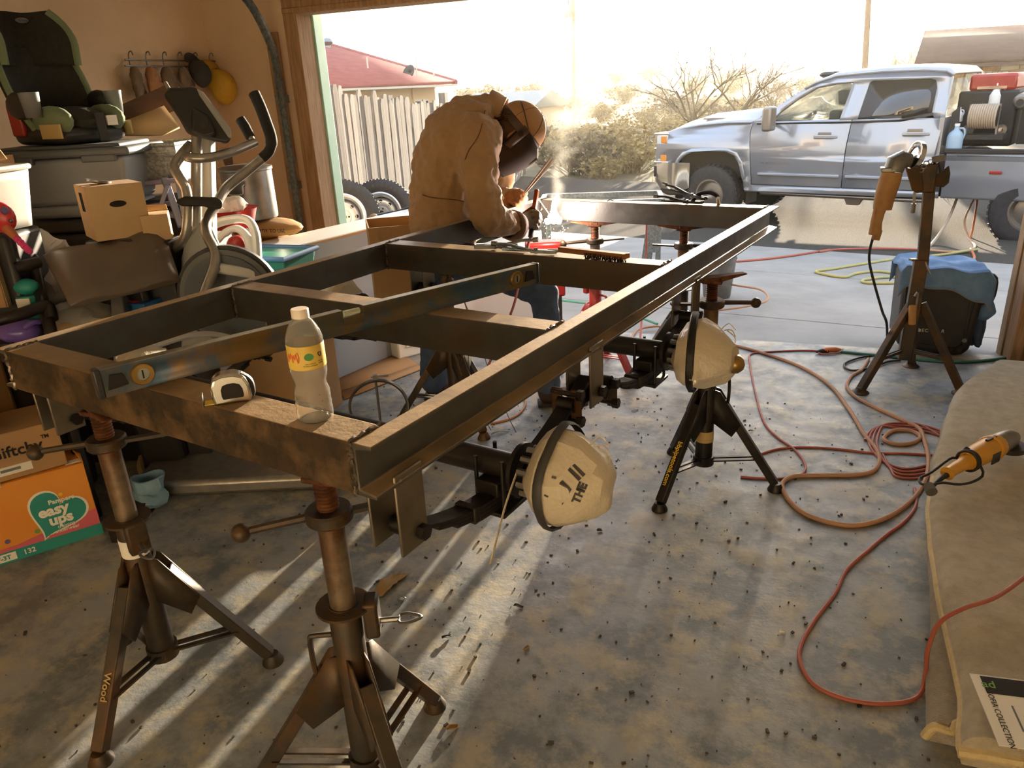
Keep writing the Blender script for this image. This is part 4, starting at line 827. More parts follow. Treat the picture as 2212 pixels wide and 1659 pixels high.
G().lathe([(.0145, .192), (.0155, .193), (.0155, .207), (.0145, .2085), (.001, .2085)], 36, cap=False, wob=lambda a, z: 1 + .015 * math.sin(a * 36)).o('cap', 'cap_plastic', t)
lb = G().lathe([(.0326, .1035), (.033, .104), (.033, .146), (.0326, .147)], 40, cap=False).o('label', 'label_yellow', t)
ca = math.atan2(-P.y, -P.x)
def onb(ang, z): a = ca + R(ang); return M.Translation((.0332 * math.cos(a), .0332 * math.sin(a), z)) @ M.Rotation(a + math.pi / 2, 4, 'Z') @ M.Rotation(R(90), 4, 'X')
G().add([(.0085 * math.cos(i * .393), .0068 * math.sin(i * .393), 0) for i in range(16)], [tuple(range(16))], onb(6, .128)).o('oval_mark', 'label_green', lb)
G().tube(cr([(-.004, -.006, 0), (-.002, .004, 0), (.0, -.002, 0), (.002, .006, 0), (.004, -.006, 0), (.006, .002, 0), (.004, .008, 0)], 4), .0007, 5).o('figure_mark', 'label_orange', lb).matrix_local = onb(-38, .127) @ M.Scale(1.4, 4)
G().tube(cr([(-.004, -.006, 0), (-.002, .004, 0), (.0, -.002, 0), (.002, .006, 0), (.005, -.005, 0)], 4), .0007, 5).o('figure_mark', 'label_orange', lb).matrix_local = onb(-58, .127) @ M.Scale(1.4, 4)
text('Learn more at', .0032, 'black_ink', lb, onb(8, .1155), depth=.0001, bend=.033); text('PureLife.com/Quality', .003, 'black_ink', lb, onb(8, .1115), depth=.0001, bend=.033)
G().tube(cr([(.003 * math.cos(k * 2.09 + .5), .003 * math.sin(k * 2.09 + .5), 0) for k in range(3)], 4, True), .0006, 5, closed=True).o('recycle_mark', 'black_ink', lb).matrix_local = onb(42, .13) @ M.Scale(1.5, 4); text('RECYCLE', .0026, 'black_ink', lb, onb(42, .1175), depth=.0001); text('REFUND', .0026, 'black_ink', lb, onb(42, .1135), depth=.0001)
rnd = random.Random(4); g = G()
for k in range(46):
    z = rnd.uniform(.03, .165); a = rnd.uniform(0, 6.28); rr = .0318 if z < .155 else .027
    if .1 < z < .15 or .055 < z < .09: continue
    g.ball((rr * math.cos(a), rr * math.sin(a), z), rnd.uniform(.0006, .0013), 6, 4)
q = g.o('water_drops', 'pet', t); q['kind'] = 'stuff'
P = gz(505, 866, ZT)
t = thing('tape_measure', 'chrome tape measure standing left of the water bottle', 'tape measure', (P.x, P.y, ZT), R(38))
pr = [(-.034, 0), (.034, 0), (.037, .01), (.036, .035), (.028, .054), (.01, .062), (-.014, .062), (-.03, .056), (-.037, .04), (-.037, .012)]
G().prism(pr, .036, TR((0, .018, 0), 0, 0, R(90))).o('case', 'tape_chrome', t, bev=.006, seg=3)
pr2 = [(x * .55 + .002, z * .5 + .012) for x, z in pr]; G().prism(pr2, .003, TR((0, -.0165, 0), 0, 0, R(90))).o('side_badge', 'black_ink', t, bev=.001)
G().tube(cr([(.02, .0, .055), (.036, 0, .04), (.038, 0, .015), (.03, 0, .003)], 5), .01, 8, flat=.6).o('rubber_grip', 'plastic_dark', t)
G().box((-.043, 0, .004), (.02, .026, .0012)).o('blade', 'box_yellow', t); G().prism([(-.016, 0), (.016, 0), (.02, .012), (.008, .014), (.012, .026), (-.012, .026), (-.008, .014), (-.02, .012)], .0015, TR((-.056, 0, -.002), R(90), 0, R(90))).o('end_hook', 'dull_metal', t)
# wire brush and locking clamps
P0, P1 = tw(-.44, 1.475), tw(-.175, 1.445); d = P1 - P0
t = thing('wire_brush', 'wooden block wire brush lying on the middle crossmember', 'brush', P0, math.atan2(d.y, d.x))
G().prism([(0, -.012), (.1, -.015), (.27, -.018), (.272, .018), (.1, .015), (0, .012)], .018, M.Translation((0, 0, .012))).o('block', 'brush_block', t, bev=.003); g = G(); rnd = random.Random(2)
for i in range(26):
    for j in range(4): x = .115 + i * .0058; y = -.012 + j * .008; g.tube([(x, y - .004, .012), (x + rnd.gauss(0, .003), y - .006 + rnd.gauss(0, .002), .0)], .0016, 4, cap=False)
for i in range(26): x = .115 + i * .0058; g.tube([(x, -.016, .022), (x + rnd.gauss(0, .002), -.024, .012 + rnd.gauss(0, .002))], .0013, 4, cap=False)
q = g.o('bristles', 'bristle', t); q['kind'] = 'stuff'
def clamp(lab, P, rz, s=1, mt='dull_metal', ry=0):
    t = thing('locking_pliers', lab, 'pliers', P, rz, ry=ry)
    G().tube(cr([(0, 0, .012), (.05, .0, .02), (.1, 0, .032), (.145, 0, .034)], 5), [.006] * 5 + [.0085] * 11, 8, flat=.7).o('upper_handle', mt, t); G().tube(cr([(.0, -.005, .01), (.05, -.022, .008), (.1, -.03, .008), (.135, -.03, .01)], 5), .007, 8, flat=.7).o('lower_handle', mt, t)
    G().cyl((.145, 0, .034), (.165, 0, .036), .0095, n=12).o('adjusting_screw', 'dull_metal', t); G().prism([(-.075, -.02), (-.04, -.018), (.01, -.012), (.02, .01), (-.02, .012), (-.06, .02), (-.08, .012), (-.045, .004), (-.04, -.006), (-.08, -.008)], .012, M.Translation((0, 0, .004))).o('jaws', mt, t, bev=.002)
    G().cyl((0, 0, .002), (0, 0, .022), .007, n=10).o('rivet', 'dull_metal', t); G().bar((.02, -.004, .012), (.09, -.016, .02), .003, .009).o('link', mt, t); return t
clamp('long locking pliers lying left of the wire brush', tw(-.72, 1.49), TA + R(18)); clamp('short locking pliers tucked against the wire brush end', tw(-.53, 1.465), TA + R(195), mt='galv')
P = tw(-.42, 2.72); clamp('black locking pliers on top of the heap on the far crossmember', P + V((.02, 0, .03)), TA + R(170), mt='black_steel', ry=R(-8)); clamp('black locking pliers at the bottom of the heap on the far crossmember', P, TA + R(185), mt='black_steel')
t = thing('c_clamp', 'black clamp with a bright screw on the far crossmember heap', 'clamp', P + V((.08, .0, 0)), TA); G().tube(cr([(-.06, 0, .01), (-.03, 0, .045), (.02, 0, .055), (.06, 0, .04), (.07, 0, .01)], 5), .01, 8).o('frame', 'black_steel', t); G().cyl((.07, 0, .0), (.075, -.03, .035), .009, n=10).o('screw', 'chrome', t)
t = thing('metal_scrap', 'tiny bent metal scrap on top of the far crossmember', 'scrap', tw(-.83, 2.7)); G().tube([(0, 0, .004), (.015, 0, .012), (.03, .005, .004)], .003, 5).o('strip', 'dull_metal', t)
# ================================================================ the welder, bent over the frame
PO = pd(952, 500, 3.6); person = thing('person', 'person in a brown work jacket and welding hood bent over the frame', 'person', (PO.x, PO.y, 0), YAW)
PI = person.matrix_world.inverted()
def L(x, y, d): return PI @ pd(x, y, d)
def limb(g, pts, rs, n=14):
    pts = [V(p) for p in pts]
    for i, p in enumerate(pts):
        g.ball(p, rs[i], n, 8)
        if i: g.cyl(pts[i - 1], p, rs[i - 1], rs[i], n, cap=False)
    return g
def rings(g, spec, n=20):
    cs = [V(c) for c, _, _ in spec]; out = []
    for i, (c, tx, ty) in enumerate(spec):
        t = (cs[min(i + 1, len(cs) - 1)] - cs[max(i - 1, 0)]).normalized(); y = V((0, 1, 0)); x = y.cross(t).normalized()
        out.append([cs[i] + x * tx * math.cos(2 * math.pi * k / n) + y * ty * math.sin(2 * math.pi * k / n) for k in range(n)])
    return g.loft(out)
def blob(g, name, mt, par, vox, sm=6, disp=0, dsc=.1):
    o = g.o(name, mt, par, ang=180); q = o.modifiers.new('r', 'REMESH'); q.mode = 'VOXEL'; q.voxel_size = vox; q.use_smooth_shade = True
    q = o.modifiers.new('s', 'SMOOTH'); q.factor = .5; q.iterations = sm
    if disp:
        tx = bpy.data.textures.new(name + '_folds', 'CLOUDS'); tx.noise_scale = dsc; tx.noise_depth = 2
        q = o.modifiers.new('d', 'DISPLACE'); q.texture = tx; q.strength = disp; q.mid_level = .5
    return o
spine = [(L(962, 560, 3.6), .15, .18), (L(958, 490, 3.6), .162, .19), (L(955, 425, 3.6), .155, .195), (L(963, 352, 3.59), .158, .21), (L(990, 295, 3.58), .165, .235), (L(1024, 262, 3.58), .135, .22), (L(1056, 246, 3.58), .09, .15), (L(1076, 250, 3.58), .07, .09)]
armR = [L(1030, 298, 3.43), L(1034, 390, 3.39), L(1052, 468, 3.43), L(1110, 488, 3.60)]
armL = [L(1060, 292, 3.78), L(1080, 370, 3.9), L(1072, 425, 3.88), L(1088, 428, 3.82)]
legN = [L(965, 560, 3.52), L(1075, 590, 3.56), L(1176, 632, 3.62), L(1182, 700, 3.62)]; fN = legN[3].copy(); fN.z = .1; legN.append(fN)
legF = [L(950, 560, 3.7), L(945, 650, 3.74)]; q = legF[1].copy(); q.z = .1; q.x -= .05; legF.append(q)
CA = R(38); HC = L(1113, 288, 3.58); HX = V((math.sin(CA), 0, -math.cos(CA))); HZ = V((math.cos(CA), 0, math.sin(CA))); HY = HZ.cross(HX)
HM = M(((HX.x, HY.x, HZ.x, HC.x), (HX.y, HY.y, HZ.y, HC.y), (HX.z, HY.z, HZ.z, HC.z), (0, 0, 0, 1)))
g = G(); rings(g, [(c, a * .8, b * .8) for c, a, b in spine]); limb(g, armR, [.06, .052, .046, .035]); limb(g, armL, [.06, .052, .046, .035]); limb(g, legN, [.08, .075, .058, .052, .04]); limb(g, legF, [.08, .06, .04])
limb(g, [L(1062, 250, 3.58), HC - HZ * .06 - HX * .03], [.06, .055]); g.ball((0, 0, .01), (.092, .075, .115), 18, 12, HM); g.ball((.045, 0, -.06), (.05, .055, .06), 14, 8, HM); g.ball((.098, 0, -.02), (.016, .013, .022), 8, 6, HM)
for s in (-1, 1): g.ball((-.008, s * .075, -.012), (.022, .012, .033), 10, 6, HM)
blob(g, 'body', 'skin', person, .011, 3)
g = G(); rings(g, spine); limb(g, armR, [.115, .09, .08, .062]); limb(g, armL, [.1, .085, .078, .06])
jk = blob(g, 'jacket', 'jacket_duck', person, .011, 12, .045, .06)
c0, c1 = L(1050, 228, 3.58), L(1080, 275, 3.58)
g = G(); axc = (HC - L(1040, 262, 3.58)).normalized(); cc = L(1066, 250, 3.58)
g.lathe([(.1, -.02), (.098, .02), (.09, .055), (.094, .06)], 24, AX(cc - axc * .02, cc + axc, up=(0, 1, 0)), cap=False, wob=lambda a, z: 1 + .08 * math.sin(a * 2 + 1) + .03 * math.sin(a * 5)); g.o('collar', 'jacket_duck', person, solid=.01)
G().lathe([(.068, -.01), (.07, .02), (.066, .05)], 18, AX(armR[3] - (armR[3] - armR[2]) * .12, armR[3] + (armR[3] - armR[2]), up=(0, 1, 0)), cap=False).o('cuff', 'jacket_seam', jk, solid=.008)
G().tube(cr([L(1048, 238, 3.42), L(1035, 290, 3.27), L(1010, 330, 3.3), L(998, 372, 3.36)], 5), .0025, 5).o('shoulder_seam', 'jacket_seam', jk)
G().tube(cr([L(893, 408, 3.52), L(925, 425, 3.41), L(985, 432, 3.40), L(1020, 440, 3.42)], 5), .0025, 5).o('waist_seam', 'jacket_seam', jk)
g = G(); rings(g, [(L(962, 590, 3.61), .15, .19), (L(960, 560, 3.61), .155, .19), (L(958, 520, 3.6), .15, .185)]); limb(g, legN, [.11, .09, .07, .066, .062]); limb(g, legF, [.11, .09, .075]); blob(g, 'jeans', 'denim', person, .013, 5, .02, .07)
for p in (fN, legF[2]):
    b = G(); b.ball((p.x, p.y, .07), (.06, .05, .07), 12, 8); b.ball((p.x + .08, p.y, .045), (.11, .048, .045), 14, 8); b.ball((p.x + .15, p.y, .04), (.05, .045, .035), 12, 6); bo = blob(b, 'boot', 'boot', person, .008, 4); G().prism([(p.x - .06, p.y - .045), (p.x + .19, p.y - .04), (p.x + .2, p.y), (p.x + .19, p.y + .04), (p.x - .06, p.y + .045)], .018).o('sole', 'rubber', bo, bev=.006)
# hair, cap, welding hood (in the head's own frame)
g = G(); rnd = random.Random(8)
g.ball((-.03, 0, -.005), (.085, .084, .095), 16, 10, HM); hr = g.o('hair', 'hair', person); g = G()
for k in range(260):
    a = rnd.uniform(2.0, 4.3); z = rnd.uniform(-.08, .05); p = V((-.03 + .086 * math.cos(a), .084 * math.sin(a), z)); n = V((math.cos(a), math.sin(a), -.3)).normalized()
    g.tube([HM @ p, HM @ (p + n * .014 + V((rnd.gauss(0, .006), rnd.gauss(0, .006), rnd.gauss(-.01, .006)))), HM @ (p + n * .02 + V((rnd.gauss(0, .01), rnd.gauss(0, .01), -.022)))], [.003, .002, .0008], 4, cap=False)
q = g.o('hair_strands', 'hair', hr, fix=False); q['kind'] = 'stuff'
g = G(); g.grid(lambda u, v: V((.122 * math.cos(6.2832 * u) * math.cos(v * 1.57) - .002, .104 * math.sin(6.2832 * u) * math.cos(v * 1.57), .04 + .115 * math.sin(v * 1.57))), 28, 10, cu=True, m=HM); cap = g.o('welding_cap', 'hat_tan', person, solid=.004)
for k in range(3): a = k * math.pi / 3; G().tube([HM @ V((.124 * math.cos(a) * math.cos(b), .106 * math.sin(a) * math.cos(b), .04 + .117 * math.sin(b))) for b in [j * math.pi / 16 for j in range(17)]], .0015, 4).o('cap_seam', 'jacket_seam', cap)
G().lathe([(1, .012), (1.02, .014), (1.02, .05), (1, .052)], 32, HM @ M.Diagonal((.124, .107, 1, 1)), cap=False).o('cap_band', 'hood_leather', cap)
hd = thing('welding_hood', None, None); hd.parent = person
def hood(u, v):
    z = .05 - .227 * v; a = R(-112 + 224 * u); xf = .158 - .045 * max(0, v - .45) ** 1.2 * 2 - .05 * max(0, .18 - v) / .18; w = .107 - .03 * max(0, v - .5) * 1.6
    return V((.015 + (xf - .015) * math.cos(a) if math.cos(a) > 0 else .015 + .07 * math.cos(a), w * math.sin(a) / (1 if abs(math.sin(a)) < 1 else 1), z - .02 * (1 - math.cos(a)) * (v - .3)))
G().grid(hood, 26, 16, m=HM).o('shell', 'hood_dark', hd, solid=.004)
G().box((.1545, 0, -.02), (.006, .08, .045), HM).o('lens', 'glass_tint', hd)
for s in (-1, 1):
    G().add([(.0, s * .108, .06), (.035, s * .11, .055), (.03, s * .108, -.06), (-.005, s * .106, -.07)], [(0, 1, 2, 3)], HM).o('side_leather', 'hood_leather', hd, solid=.004); G().cyl(HM @ V((.01, s * .104, .02)), HM @ V((.01, s * .122, .02)), .014, n=12).o('pivot_knob', 'hood_dark', hd)
G().tube([HM @ V(p) for p in cr([(.02, -.106, .06), (-.06, -.08, .1), (-.09, 0, .11), (-.06, .08, .1), (.02, .106, .06)], 5)], .009, 6, flat=.3).o('head_strap', 'hood_leather', hd)
# gloves
def hand(name, mt, F, wrist, r0):
    """F: frame, x out of the fist along the knuckles, z along the gripped thing"""
    g = G(); g.ball((0, 0, 0), (.036, .03, .046), 12, 8, F)
    for i, h in enumerate((.034, .012, -.010, -.031)):
        l = (1, 1.08, 1.02, .85)[i]; limb(g, [F @ V(p) for p in ((.0, -.026, h), (.036 * l, -.03, h), (.052 * l, -.002, h - .002), (.032, .02, h - .004))], [.0125, .012, .011, .0095], 8)
    limb(g, [F @ V(p) for p in ((-.02, .01, .025), (.006, .026, .043), (.032, .016, .055))], [.015, .013, .0105], 8); limb(g, [F @ V((-.01, 0, 0)), wrist[0], wrist[1]], [.036, r0, r0 * 1.25], 12)
    return blob(g, name, mt, person, .0055, 3, .008, .03)
S0, S1 = L(1147, 505, 3.72), L(1160, 412, 3.74)
def gripF(c, z, x):
    z = z.normalized(); y = z.cross(x).normalized(); x = y.cross(z); return M(((x.x, y.x, z.x, c.x), (x.y, y.y, z.y, c.y), (x.z, y.z, z.z, c.z), (0, 0, 0, 1)))
gc = L(1143, 475, 3.70); hand('glove', 'glove_grey', gripF(gc, S1 - S0, V((.9, .1, 0))), [armR[3] + (gc - armR[3]) * .35, armR[3]], .05)
RD0, RD1 = L(1106, 444, 3.80), L(1196, 342, 3.78); lc = L(1104, 430, 3.80)
hand('glove', 'glove_leather', gripF(lc + V((.02, 0, .01)), RD1 - RD0, V((.4, -.2, -.8))), [armL[3] + (lc - armL[3]) * .3, armL[3]], .046)
PW = person.matrix_world
t = thing('electrode_holder', 'copper electrode holder gripped in the near glove', 'electrode holder', PW @ S0); TI = t.matrix_world.inverted()
def W_(x, y, d): return TI @ pd(x, y, d)
G().tube([W_(1146, 512, 3.72), W_(1150, 480, 3.72), W_(1154, 450, 3.73)], .013, 10).o('handle', 'cord_black', t); G().bar(W_(1154, 452, 3.73), W_(1160, 410, 3.74), .02, .024).o('jaw', 'copper', t, bev=.003); G().bar(W_(1152, 446, 3.735), W_(1130, 462, 3.70), .007, .016).o('lever', 'copper', t, bev=.002)
G().tube(cr([W_(1146, 512, 3.72), W_(1138, 540, 3.70), W_(1122, 600, 3.66), W_(1112, 640, 3.66)], 6), .008, 8).o('lead', 'cord_red', t); G().cyl(W_(1163, 430, 3.75), W_(1186, 462, 3.80), .0024, n=8).o('electrode', 'rod_flux', t)
t = thing('welding_rods', 'fan of thin welding rods held in the far glove', 'welding rods', PW @ RD0); TI = t.matrix_world.inverted(); rnd = random.Random(1)
for k in range(7): G().tube([W_(1106 + rnd.gauss(0, 2), 444, 3.80), W_(1128, 424 + k * 1.0 - 3, 3.80), W_(1186 + k * 2.4, 341 + rnd.uniform(-1, 4) + k * .7, 3.78 + rnd.gauss(0, .01))], .0021, 6).o('rod', 'rod_flux', t)
# arc, sparks and smoke
SP = tw(-1.07, 2.575, .875)
t = thing('welding_arc', 'blinding white welding arc at the far left corner of the frame', 'welding arc', SP); rnd = random.Random(6)
g = G(); g.ball((0, 0, -.01), (.026, .026, .034), 14, 10); g.ball((.0, 0, .035), (.015, .015, .045), 10, 8); g.ball((-.03, 0, -.028), (.026, .012, .012), 10, 6); g.ball((.02, 0, -.025), (.02, .012, .02), 10, 6)
g.jit(.012, 40).o('flame', 'spark_white', t)
pl = bpy.data.lights.new('arc_light', 'POINT'); pl.energy = 6; pl.color = (1, .82, .78); pl.shadow_soft_size = .02; po = bpy.data.objects.new('arc_light', pl); sc.collection.objects.link(po); po.parent = t; po.location = (.015, -.06, .02)
g = G()
for k in range(60):
    a = rnd.uniform(0, 6.28); r = rnd.uniform(.03, .16) * rnd.random() ** .5; p = V((r * math.cos(a) * 1.3, r * math.sin(a), rnd.uniform(-.12, .03))); g.ball(p, rnd.uniform(.0008, .0026), 6, 4)
q = g.o('sparks', 'spark_orange', t); q['kind'] = 'stuff'
def volmat(name, nodesfn):
    m = bpy.data.materials.new(name); m.use_nodes = True; nt = m.node_tree; nt.nodes.remove(nt.nodes['Principled BSDF']); out = nt.nodes['Material Output']; vs = nt.nodes.new('ShaderNodeVolumeScatter'); nt.links.new(vs.outputs[0], out.inputs['Volume']); nodesfn(nt, vs); MT[name] = m; return m
def smoke_nodes(nt, vs):
    N, K = nt.nodes, nt.links
    def mth(op, a, b=None, c=None, cl=False):
        n = N.new('ShaderNodeMath'); n.operation = op; n.use_clamp = cl
        for i, q in enumerate((a, b, c)):
            if q is None: continue
            if isinstance(q, (int, float)): n.inputs[i].default_value = q
            else: K.new(q, n.inputs[i])
        return n.outputs[0]
    tc = N.new('ShaderNodeTexCoord'); sx = N.new('ShaderNodeSeparateXYZ'); K.new(tc.outputs['Object'], sx.inputs[0]); x, y, z = sx.outputs
    nz = N.new('ShaderNodeTexNoise'); nz.inputs['Scale'].default_value = 5; nz.inputs['Detail'].default_value = 5; nz.inputs['Distortion'].default_value = 1.6; K.new(tc.outputs['Object'], nz.inputs['Vector'])
    nz2 = N.new('ShaderNodeTexNoise'); nz2.inputs['Scale'].default_value = 2.2; nz2.inputs['Detail'].default_value = 2; K.new(tc.outputs['Object'], nz2.inputs['Vector'])
    cx = mth('ADD', mth('MULTIPLY', z, .16), mth('MULTIPLY', mth('SUBTRACT', nz2.outputs[0], .5), mth('MULTIPLY', z, .9))); Rz = mth('ADD', mth('MULTIPLY', z, .19), .025)
    dx = mth('SUBTRACT', x, cx); r = mth('DIVIDE', mth('SQRT', mth('ADD', mth('MULTIPLY', dx, dx), mth('MULTIPLY', y, y))), Rz); fall = mth('SUBTRACT', 1, r, cl=True)
    th = mth('MULTIPLY', mth('SUBTRACT', nz.outputs[0], .42), 6, cl=True); top = mth('MULTIPLY', mth('SUBTRACT', 1.25, z), 3, cl=True); bot = mth('MULTIPLY', z, 14, cl=True)
    dn = mth('DIVIDE', mth('MULTIPLY', mth('MULTIPLY', th, fall), mth('MULTIPLY', top, bot)), mth('ADD', mth('MULTIPLY', z, 1.0), .12)); K.new(mth('MULTIPLY', dn, 1.0), vs.inputs['Density']); vs.inputs['Color'].default_value = (.95, .93, .82, 1); vs.inputs['Anisotropy'].default_value = .55
volmat('smoke', smoke_nodes)
q = G().loft([[(cxx + rr * math.cos(a), rr * math.sin(a), z) for a in [k * math.pi / 6 for k in range(12)]] for z, rr, cxx in ((0, .08, 0), (.3, .22, .05), (.7, .38, .1), (1.3, .6, .16))]).o('weld_smoke', 'smoke')
q.location = SP + V((.01, 0, .03)); q.rotation_euler = (0, 0, YAW); tag(q, 'pale yellowish welding smoke rising and drifting above the arc', 'smoke', kind='stuff')
# ================================================================ clutter along the left wall
def at(name, lab, cat, px, py, d, rz=0, group=None, z=None, rx=0, ry=0):
    p = pd(px, py, d); 
    if z is not None: p = V((p.x, p.y, z))
    return thing(name, lab, cat, p, YAW + R(rz), group, rx=R(rx), ry=R(ry))
def loc(t):
    I = t.matrix_world.inverted(); return lambda x, y, d: I @ pd(x, y, d)
# hooks on the wall
hx = WX + .04; t = thing('hook_rack', 'wire hook rack screwed to the left wall', 'hook rack', (WX, gx(273, 130, hx).y, 0)); I = t.matrix_world.inverted()
for y0 in (129, 142): G().tube([I @ gx(270, y0, hx), I @ gx(465, y0 + 3, hx)], .005, 6).o('rail', 'dull_metal', t)
hooks = []
for px in (282, 319, 355, 388, 421, 455):
    b = I @ gx(px, 144, hx); hooks.append(gx(px, 146, hx + .03)); G().tube(cr([b + V((0, 0, .0)), b + V((0, .0, .045)), b + V((.01, 0, .075)), b + V((.03, 0, .08)), b + V((.035, 0, .06))], 4), .004, 6).o('hook', 'dull_metal', t); G().tube(cr([b + V((0, 0, .01)), b + V((.005, 0, -.02)), b + V((.03, 0, -.03)), b + V((.04, 0, -.01))], 4), .004, 6).o('hook', 'dull_metal', t)
def hangglove(i, lab, L_, mt, lean):
    p = hooks[i]; t = thing('work_glove', lab, 'glove', p, R(lean), 'old gloves on the wall hooks'); g = G(); g.ball((.02, 0, -.06), (.03, .05, .07), 12, 8); g.ball((.02, 0, -L_ * .5), (.028, .055, L_ * .3), 12, 8)
    for k in range(4): limb(g, [V((.02, -.035 + k * .024, -L_ * .65)), V((.022, -.045 + k * .03, -L_ * (.95 + .05 * (k % 2)))), ], [.016, .012], 8)
    limb(g, [V((.02, .05, -L_ * .45)), V((.025, .085, -L_ * .7))], [.016, .012], 8); o = blob(g, 'shell', mt, t, .008, 3, .012, .03); return t
hangglove(0, 'long grey work glove hanging from the first wall hook', .2, 'glove_old', 25); hangglove(1, 'brown work glove hanging from the second wall hook', .19, 'glove_leather', 5); hangglove(2, 'tan work glove hanging from the third wall hook', .17, 'glove_old', -10); hangglove(3, 'short frayed glove hanging from the fourth wall hook', .15, 'glove_old', 10)
def cap_(lab, px, py, X, mt, s):
    p = gx(px, py, X); t = thing('baseball_cap', lab, 'cap', p, R(0), ry=R(75)); G().grid(lambda u, v: V((.1 * s * math.cos(6.2832 * u) * math.cos(v * 1.57), .085 * s * math.sin(6.2832 * u) * math.cos(v * 1.57), .1 * s * math.sin(v * 1.57))), 24, 8, cu=True).o('crown', mt, t, solid=.004)
    G().grid(lambda u, v: V((-.085 * s - .075 * s * v * math.cos((u - .5) * 2.4), .085 * s * math.sin((u - .5) * 2.6) * (1 - .1 * v), -.012 * v + .012 * (1 - math.cos((u - .5) * 2)))), 12, 4).o('bill', mt, t, solid=.004); G().ball((0, 0, .1 * s), .008, 8, 5).o('button', mt, t)
cap_('yellow baseball cap hanging on the wall hook', 474, 190, WX + .1, 'cap_yellow', 1.15); cap_('dark cap hanging left of the yellow cap', 428, 160, WX + .1, 'cap_dark', .85)
t = at('wooden_board', 'brown sloping board leaning below the wall gloves', 'board', 300, 255, 3.75, 10); q = loc(t); G().bar(q(255, 262, 3.7), q(375, 208, 3.8), .03, .12).o('plank', 'dark_wood', t)
t = at('foam_board', 'pale pinkish board leaning behind the elliptical console', 'board', 330, 280, 3.72, 0); q = loc(t); G().add([q(258, 268, 3.66), q(355, 230, 3.72), q(388, 275, 3.74), q(350, 292, 3.7), q(258, 292, 3.66)], [(0, 1, 2, 3, 4)]).o('panel', 'cardboard_pale', t, solid=.02)
# grey tote with the car seat on it
t = at('storage_tote', 'large grey plastic storage tote under the car seat', 'tote', 185, 385, 3.4, 4); P = loc(t)
def frust(w0, d0, w1, d1, h, z0=0): return G().add([(-w0, -d0, z0), (w0, -d0, z0), (w0, d0, z0), (-w0, d0, z0), (-w1, -d1, z0 + h), (w1, -d1, z0 + h), (w1, d1, z0 + h), (-w1, d1, z0 + h)], [(3, 2, 1, 0), (4, 5, 6, 7), (0, 1, 5, 4), (1, 2, 6, 5), (2, 3, 7, 6), (3, 0, 4, 7)])
frust(.235, .17, .265, .2, .2, -.1).o('body', 'tote_grey', t, bev=.02, seg=3); frust(.225, .16, .236, .171, .055, -.155).o('lower_body', 'tote_grey', t, bev=.02, seg=3)
li = G().box((0, 0, .12), (.6, .45, .035)).o('lid', 'tote_dark', t, bev=.012); G().box((0, 0, .142), (.5, .36, .02)).o('lid_top', 'tote_dark', li, bev=.008)
for x in (-.17, .17): G().box((x, -.212, .095), (.14, .03, .03)).o('latch', 'tote_dark', li, bev=.005)
ztop = t.location.z + .152
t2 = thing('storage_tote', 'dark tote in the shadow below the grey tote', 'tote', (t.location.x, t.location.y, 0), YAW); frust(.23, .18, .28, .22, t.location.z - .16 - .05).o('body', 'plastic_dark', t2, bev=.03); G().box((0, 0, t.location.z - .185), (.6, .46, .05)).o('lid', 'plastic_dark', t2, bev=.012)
cs = thing('car_seat', 'black and green child booster car seat on the grey tote', 'car seat', (t.location.x - .02, t.location.y, ztop), YAW + R(-28)); cs.scale = (.82, .82, .82)
K = .0022
g = G(); g.box((.0, 0, .05), (.4, .4, .09)); g.o('base', 'plastic_dark', cs, bev=.04, seg=3)
g = G(); g.ball((.05, 0, .12), (.19, .15, .07), 18, 10); g.o('seat_cushion', 'seat_fabric', cs)
for s in (-1, 1): G().ball((.1, s * .15, .12), (.15, .06, .075), 16, 8).o('side_bolster', 'seat_green', cs); G().box((.15, s * .205, .07), (.16, .01, .07), M.Rotation(0, 4, 'Z')).o('care_label', 'tag_tan', cs)
def back(u, v):
    y = (u - .5) * 2; w = .19 + .03 * math.sin(v * 3.1) - .05 * max(0, .25 - v); x = -.16 - .12 * v + .13 * abs(y) ** 2.2 * (1 - .25 * v); return V((x, y * w, .08 + .42 * v))
G().grid(back, 16, 12).o('backrest', 'seat_fabric', cs, solid=.045)
def wing(u, v):
    y = (u - .5) * 2; w = .2 * (1 - .55 * max(0, v - .6) ** 2 * 3); x = -.26 - .07 * v + .2 * abs(y) ** 2 * (1 - .5 * abs(v - .45)); return V((x, y * w, .40 + .27 * v))
G().grid(wing, 18, 10).o('head_wings', 'seat_fabric', cs, solid=.05)
for s in (-1, 1):
    G().tube([wing(.5 + s * .5, v / 8) + V((.012, 0, 0)) for v in range(9)], .02, 8).o('wing_piping', 'seat_green', cs); G().tube([back(.5 + s * .5, v / 8) + V((.012, 0, 0)) for v in range(9)], .018, 8).o('back_piping', 'seat_green', cs)
    G().tube(cr([(-.24, s * .17, .42), (-.2, s * .2, .4), (-.17, s * .16, .4)], 4), .009, 6).o('belt_guide', 'red_plastic', cs); G().box((-.12, s * .2, .13), (.1, .03, .16), M.Rotation(0, 4, 'Z')).o('red_side', 'red_plastic', cs, bev=.01)
    ar = G().ball((-.02, s * .225, .2), (.1, .045, .07), 14, 8).o('armrest', 'plastic_dark', cs); G().lathe([(.035, -.06), (.045, .05), (.047, .06), (.042, .06), (.04, .045)], 20, TR((.09, s * .235, .2)), cap=False).o('cup_holder', 'seat_grey', ar, solid=.004)
G().box((.24, .02, .08), (.01, .05, .14), M.Rotation(R(0), 4, 'Z')).o('buckle_strap', 'cap_dark', cs); G().box((.235, .09, .11), (.012, .06, .05)).o('white_tag', 'paper_white', cs)
